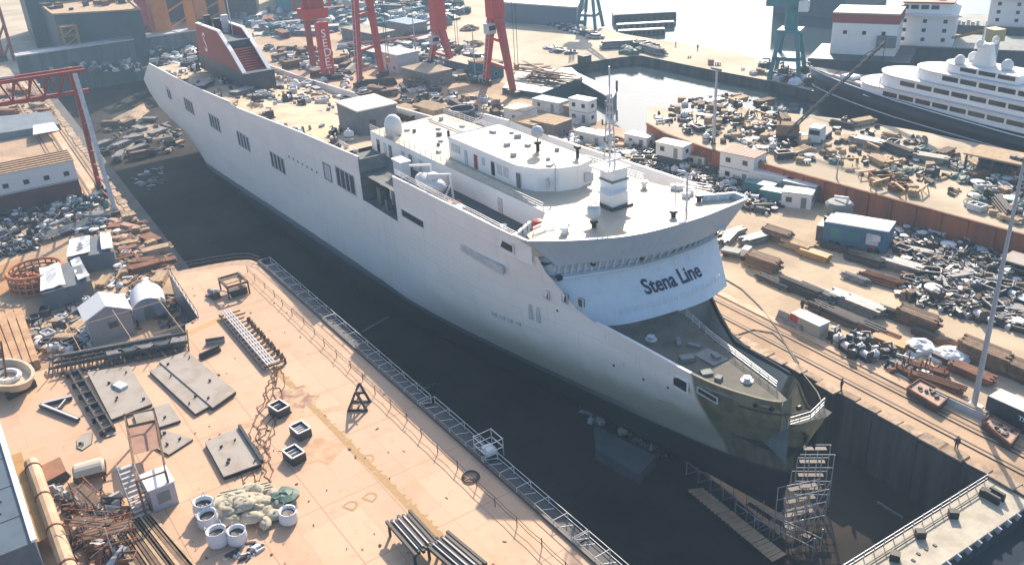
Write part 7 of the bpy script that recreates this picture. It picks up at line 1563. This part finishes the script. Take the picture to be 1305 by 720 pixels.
# ------------------------------------------------------------------ the yards between ferry and basin
ZA = [(380, 110), (440, 95), (520, 108), (620, 128), (660, 150), (640, 165), (580, 160), (520, 148), (430, 130)]
litter(ZA, 170, 110, 0, (BROWN, DARK, GREY, GREYW), (.5, 2), (.2, 1.2)); scatter(ZA, 60, dict(crate=3, timber=2, bin_w=2, cover2=2, bin_d=2, pipes_d=2, machine_d=1, drum_t=1, bale2=1), 'in the yard just behind the ferry deck houses', 0, (.9, 1.4), 111)
for u, v, lab, L_, W_, H, wall, roof in ((518, 158, 'brown shed with a tan roof behind the garage house', 7, 5, 4, BROWN, TAN), (552, 158, 'tan walled open shed beside the brown one', 9, 5, 4.5, TAN, TAN), (516, 172, 'small grey brown box shed in front of the brown shed', 5, 4, 3, BROWN, WHITE2), (545, 105, 'grey roofed long shed below the forked crane', 14, 8, 4, GREY, SAND), (508, 88, 'pale grey two part office block among the far sheds', 12, 8, 5.5, GREYW, GREYW), (480, 78, 'teal walled shed in the far yard', 10, 8, 4, TEAL, GREYW), (620, 98, 'teal shed between the legs of the A shaped crane', 9, 6, 4.5, TEAL, TAN), (592, 92, 'long pale roofed shed right of the forked crane', 12, 6, 3.5, GREY, ROOFW), (470, 52, 'long grey roofed shed in the far yard behind the thin crane', 22, 9, 4, GREY, ROOFW), (520, 45, 'blue roofed shed in the far yard', 14, 8, 5, GREY, mat('pale_blue_roof', (0, 0, 0)))): cab(u, v, lab, L_, W_, H, 1, rad(8), wall, roof, 0, 3 if wall == GREYW else 0, 'shed')
o = thing('steel_cylinder', 'dark steel drum section lying in the yard behind the ferry', 'steel section', P0(590, 160)); MB().lathe([(3.2, 0), (3.2, 4.2)], n=18, cap=False).lathe([(2.95, 0), (2.95, 4.2)], n=18, cap=False).build('shell', BLUEBLK, o); MB().lathe([(3.3, 3.9), (3.3, 4.3), (2.9, 4.3)], n=18, cap=False).build('rim', GREY, o)
o = thing('anchor_chain', 'heap of black anchor chain beside the dark steel drum section', 'chain', P0(566, 160)); tor = MB().path([(math.cos(a) * .7, math.sin(a) * .45, .3) for a in [i * .7 for i in range(10)]], .16, 5).mesh('link', BLACK)
for i in range(26): put('link', tor, o, (R.uniform(-3, 3), R.uniform(-1.4, 1.4), R.uniform(0, .9)), R.random() * 6)
ZB = [(430, 60), (500, 40), (560, 50), (640, 90), (625, 108), (560, 100), (480, 90), (440, 85)]
litter(ZB, 260, 112, 0, (TEAL, GREY, GREYD, DARK, GREYW), (.8, 3.5), (.3, 2.2)); scatter(ZB, 60, dict(bin_t=3, plates=2, bin_w=2, cover=2, pipes_d=2, machine=2, beams_d=2, crate=1, bale2=1), 'among the far sheds under the red cranes', 0, (1.2, 1.9), 113)
ZC = [(300, 22), (440, 2), (540, -2), (600, 12), (560, 40), (480, 40), (400, 44), (340, 50)]
litter(ZC, 380, 114, 0, (TEAL, BLUE, GREY, GREYD, GREYW), (1, 5), (.4, 3)); scatter(ZC, 50, dict(bin_t=3, plates=2, pipes_p=2, machine=2, beams_r=2, bin_w=1), 'in the blue hazy yard at the top of the view', 0, (1.6, 2.4), 115)
ZD = [(330, 62), (400, 62), (455, 84), (440, 105), (400, 95), (350, 80)]
litter(ZD, 120, 116, 0, (DARK, GREY, BROWN, GREYW), (.6, 2.4), (.3, 1.2)); scatter(ZD, 24, dict(pipes_d=3, timber=2, plates=2, bin_d=2, bin_w=1), 'on the yard strip along the far side of the ferry', 0, (1.0, 1.5), 117)
for u, v, lab, ln in ((500, 35, 'long teal lattice beam lying across the far yard', 40), (505, 58, 'long dull red lattice beam lying across the far yard', 34)):
    o = thing('lattice_beam', lab, 'lattice beam', P0(u, v), rad(75)); m_ = TEAL if 'teal' in lab else REDD
    for y in (-1, 1):
        for z in (.3, 2.2): MB().bar((-ln / 2, y, z), (ln / 2, y, z), .35).build('chord', m_, o)
    for k in range(int(ln / 2.5)):
        for y in (-1, 1): MB().bar((-ln / 2 + k * 2.5, y, .3 if k % 2 else 2.2), (-ln / 2 + k * 2.5 + 2.5, y, 2.2 if k % 2 else .3), .2).build('lacing', m_, o)
# aft of the ferry: yard left of the funnel
ZE = [(195, 62), (245, 55), (250, 75), (235, 92), (205, 88), (190, 74)]
litter(ZE, 120, 118, 0, (TAN, GREYW, DARK, GREY), (.6, 2.4), (.3, 1.4)); scatter(ZE, 24, dict(bale=2, bin_w=2, crate=2, timber_t=2, machine_d=2, cover=2), 'on the yard beyond the ferry stern', 0, (1.1, 1.7), 119)
litter([(40, 84), (110, 80), (180, 78), (190, 92), (60, 96)], 90, 120, 0, (DARK, GREY, GREYW), (.6, 2.2), (.3, 1.6))
# sandy yard by the basin, its parked cars, heaps and small things
car_m = [mat('car_white', (.7, .7, .7), .35), mat('car_silver', (.4, .41, .43), .3, metal=.3), mat('car_dark', (.04, .045, .05), .3), mat('car_blue', (.08, .13, .22), .3)]
def mk_car(m):
    def f():
        o = root('parked_car'); MB().box((0, 0, .32), (4.3, 1.75, .62), taper=.96).build('body', m, o); MB().box((-.25, 0, .92), (2.5, 1.6, .55), taper=.78).build('cabin_glass', GLASS, o); MB().box((-.3, 0, 1.46), (1.8, 1.28, .06)).build('roof', m, o)
        wl = MB().tube((0, -.1, 0), (0, .1, 0), .33, 10).mesh('wheel', BLACK)
        for x in (-1.35, 1.35):
            for y in (-.8, .8): put('wheel', wl, o, (x, y, .33))
        return o
    return Kind(f)
CARS = [mk_car(m) for m in car_m]; CN = ['white', 'silver', 'dark', 'blue']; q = random.Random(5)
for i in range(58):
    t = i / 57; row = i % 2; u = 664 + t * 96 + q.uniform(-2, 2) + row * 3; v = 17 + t * 30 + row * 3.2 + q.uniform(-1, 1); k = q.choices(range(4), (5, 3, 3, 1))[0]
    CARS[k].put(P0(u, v), rad(40) + q.choice((0, math.pi)) + q.uniform(-.1, .1), 1, f'{CN[k]} car parked in the long row on the sandy yard by the basin', f'{CN[k]} cars parked on the sandy yard')
for u, v, lab, s_ in ((712, 66, 'long dark heap of scrap on the sandy yard', 3.0), (726, 68, 'dark heap of scrap at the right end of the long heap', 2.4), (700, 62, 'dark heap of scrap at the left end of the long heap', 2.2), (598, 38, 'brown heap beside the far sheds at the top of the sandy yard', 3.5), (606, 58, 'brown heap on the sandy yard left of the A shaped crane', 3.4)):
    o = thing('scrap_heap', lab, 'scrap heap', P0(u, v)); MB().blob((0, 0, 0), s_, int(u), 12, 5, .35, .45).build('heap', GREY if 'dark' in lab else BROWN, o)
    for i in range(8): MB().box((R.uniform(-s_, s_) * .7, R.uniform(-s_, s_) * .7, .3 * s_ * R.random()), (R.uniform(.6, 2), .4, .5), R.random() * 3, 1, (R.uniform(-.4, .4), 0)).build('piece', DARK, o)
cab(745, 82, 'small dark box hut standing alone at the corner of the sandy yard', 3, 3, 2.6, 1, 0, DARK, DARK, 0, 0, 'shed')
for px, lab in (((606, 100), 'thin pale lamp pole right of the A shaped crane'), ((530, 68), 'thin pale lamp pole among the far sheds')): lm = G(*px); lamp_mast(lab, tuple(lm), min(hgt(lm, px[1] - 62), 30), None, 2, .25)
# pier gear, floats, teal crane
scatter([(788, 58), (842, 64), (842, 70), (790, 70)], 12, dict(bale_d=2, pipes_p=2, bin_d=3, plates=2), 'in the grey heap at the root of the pier', 0, (1.2, 1.8), 130); scatter([(850, 66), (960, 88), (1030, 100), (1028, 108), (940, 92)], 14, dict(bin_w=2, cover2=2, bin_d=2, crate=1), 'along the white pier', 0, (.8, 1.3), 131); scatter([(960, 84), (1040, 96), (1050, 116), (985, 102)], 22, dict(bin_w=3, bale=2, cover=2, machine_d=2, bin_d=1), 'round the foot of the teal crane on the pier', 0, (1.2, 1.8), 132)
fp = [G(u, v, .2) for u, v in ((726, 96), (734, 92), (786, 116), (780, 126))]; o = thing('narrow_pier', 'narrow pale pier with a dark side reaching into the basin', 'pier', tuple(fp[0])); PP_ = [(p.x, p.y) for p in fp]
if sum(PP_[i][0] * PP_[(i + 1) % 4][1] - PP_[(i + 1) % 4][0] * PP_[i][1] for i in range(4)) < 0: PP_ = PP_[::-1]
MB().prism(PP_, -3, -.2).build('side_wall', BLUEBLK, o, True); MB().prism(PP_, -.2, .2).build('deck', GREYW, o, True); MB().tube((fp[2].x, fp[2].y, 0), (fp[2].x, fp[2].y, 3), .3).build('mooring_post', DARK, o, True)
fp = [G(u, v, 1.5) for u, v in ((640, 112), (690, 119), (742, 98), (728, 86), (660, 90))]; o = thing('work_barge', 'teal work barge loaded with planks moored at the sandy yard', 'barge', tuple(fp[0])); PP_ = [(p.x, p.y) for p in fp]
if sum(PP_[i][0] * PP_[(i + 1) % 5][1] - PP_[(i + 1) % 5][0] * PP_[i][1] for i in range(5)) < 0: PP_ = PP_[::-1]
b = MB(); b.prism(PP_, -3, 1.5, cap=False); b.build('hull', mat('dark_teal', (.03, .075, .085), .5), o, True); MB().sheet([(x, y, 1.5) for x, y in PP_]).build('deck', GREY, o, True); cc = sum(fp, Vector()) / 5
for i in range(26): a = R.uniform(.3, .9); MB().bar((cc.x + R.uniform(-9, 9) - 5 * math.cos(a), cc.y + R.uniform(-4, 4) - 5 * math.sin(a), 1.7 + .12 * i), (cc.x + R.uniform(-9, 9) + 4 * math.cos(a), cc.y + R.uniform(-4, 4) + 5 * math.sin(a), 1.8 + .1 * i), .5, .25).build('plank', BROWN if i % 3 else TAN, o, True)
for (u0, v0), (u1, v1), lab, w_ in (((782, 24), (862, 20), 'grey topped moored lighter at the top of the basin', 9), ((786, 33), (860, 29), 'long white float moored below the lighter', 3), ((788, 41), (848, 38), 'short white float nearest the sandy yard', 3)):
    p0, p1 = G(u0, v0, -1), G(u1, v1, -1); d = p1 - p0; o = thing('moored_float', lab, 'float', (p0.x, p0.y, -2.6), math.atan2(d.y, d.x)); L_ = d.length; MB().box((L_ / 2, w_ / 2, 0), (L_, w_, 2.6 if w_ > 5 else 1.6)).build('hull', BLUEBLK if w_ > 5 else GREYD, o); MB().box((L_ / 2, w_ / 2, 2.6 if w_ > 5 else 1.6), (L_ - .4, w_ - .4, .3)).build('deck', GREYW if w_ < 5 else mat('slate_sheet', (0, 0, 0)), o)
    for i in range(10): MB().box((L_ * (i + .5) / 10, -.1, .3), (1.2, .3, 1.2)).build('fender', BLACK, o)
def tower_crane(u, v, lab, m, s_=1.0, vt=-30):
    f = G(u, v); o = thing('harbour_crane', lab, 'crane', tuple(f), rad(30))
    for x in (-4, 4):
        for y in (-4, 4): MB().bar((x, y, 0), (x * .55, y * .55, 12), 1.0).build('leg', m, o)
    for z in (5, 12): MB().box((0, 0, z), (8.4 - z * .2, 8.4 - z * .2, 1.0)).build('portal_ring', m, o)
    MB().tube((0, 0, 12), (0, 0, 20), 1.8, 12).build('slew_column', m, o); MB().box((-2, 0, 19), (9, 5, 5)).build('machinery_house', m, o); MB().box((3.4, -2.6, 18), (2.4, 2.2, 2.6)).build('cab', WHITE2, o); MB().box((4.62, -2.6, 18.8), (.1, 1.8, 1.2)).build('cab_window', GLASS, o)
    for y in (-1.4, 1.4): MB().bar((2, y, 22), (22, y * .3, 50), .7).build('jib', m, o); MB().bar((-3, y, 24), (-1, y, 38), .6).build('a_frame', m, o)
    for k in range(9): t = k / 9; MB().bar((2 + 20 * t, -1.4 * (1 - .7 * t), 22 + 28 * t), (2 + 20 * (t + .1), 1.4 * (1 - .7 * t), 22 + 28 * (t + .1)), .35).build('lacing', m, o)
    MB().tube((-1, 0, 38), (22, 0, 50), .14, 5).build('stay', DARK, o); o.scale = (s_, s_, s_); return o
tower_crane(1003, 98, 'teal harbour crane standing on the pier by the yacht bow', TEAL, 1.0); tower_crane(752, 36, 'teal harbour crane in the haze behind the parked cars', TEAL, .9)
# ------------------------------------------------------------------ people in the far yards
for i, (u, v, lab) in enumerate(((318, 47, 'person in dark clothes on the far sandy yard, left of a pair'), (323, 48, 'person in dark clothes on the far sandy yard, right of a pair'), (401, 66, 'person in dark clothes by the lettered crane'), (447, 82, 'person in dark clothes left of the thin two legged crane'), (572, 128, 'person in dark clothes on the sandy lane between the sheds'), (861, 60, 'person in dark clothes on the white pier'), (889, 64, 'person in dark clothes farther out on the white pier'), (446, 76, 'person in dark clothes on the sunlit patch by the thin two legged crane'))): person(P0(u, v), i * 1.1, lab, pose=i % 2)
# ------------------------------------------------------------------ loose gear on the ferry's after deck
def ship_pt(x, y, z): a = rot2(x, y, SHIP_RZ); return Vector((a[0] - 48, a[1] + 65, z))
q = random.Random(77); W4 = 'on the after deck of the ferry'
names = dict(cover2=2, bin_w=3, crate=3, timber_t=2, bin_d=3, machine_d=3, rack=2, pipes_d=2, elbow=2, tank=1, bale2=2, plates=2, winch=2, bale_d=1)
cnt = 0
while cnt < 80:
    x, y = q.uniform(-200, -88), q.uniform(-12.6, 12.2)
    if -189 < x < -153 and -4.8 < y < 2.4: continue
    if -104 < x < -93 and -6 < y < 3.2: continue
    if -134 < x < -106 and -11 < y < 0 and q.random() < .85: continue
    kd = q.choices(list(names), list(names.values()))[0]; base = kd.split('_')[0]; k = q.uniform(.6, 1.15); z = AFT(x, y) + .02; p = ship_pt(x, y, z)
    if not free(p, RAD[base] * k): cnt += .2; continue
    PLACED.append((p, RAD[base] * k)); cnt += 1; K[kd].put(tuple(p), q.uniform(0, 6), k, f'{NICE[kd]} {W4}', f'{NICE[kd]}, repeated {W4}', CATS[base])
b = MB()
for i in range(300):
    x, y = q.uniform(-202, -87), q.uniform(-13, 12.6)
    if -134 < x < -108 and -11 < y < 0: continue
    b.m = i % 4; b.box((x, y, AFT(x, y)), (q.uniform(.3, 1.7), q.uniform(.2, .9), q.uniform(.1, .9)), q.random() * 3, q.uniform(.6, 1), (q.uniform(-.2, .2), q.uniform(-.2, .2)))
k = b.build('scrap', [DARK, GREY, GREYW, TAN], ship); k['kind'] = 'stuff'
# ------------------------------------------------------------------ haze over the yard
hz = MB(); hz.box((0, 0, -11), (2820, 2820, 99))
o = hz.build('haze', []) ; o['kind'] = 'stuff'
m = bpy.data.materials.new('haze'); m.use_nodes = True; m.node_tree.nodes.clear()
ou = m.node_tree.nodes.new('ShaderNodeOutputMaterial'); pv = m.node_tree.nodes.new('ShaderNodeVolumePrincipled')
pv.inputs['Color'].default_value = (.55, .80, 1, 1); pv.inputs['Density'].default_value = .0005; pv.inputs['Anisotropy'].default_value = 0.0
m.node_tree.links.new(pv.outputs[0], ou.inputs['Volume']); o.data.materials.append(m)
m.cycles.homogeneous_volume = True
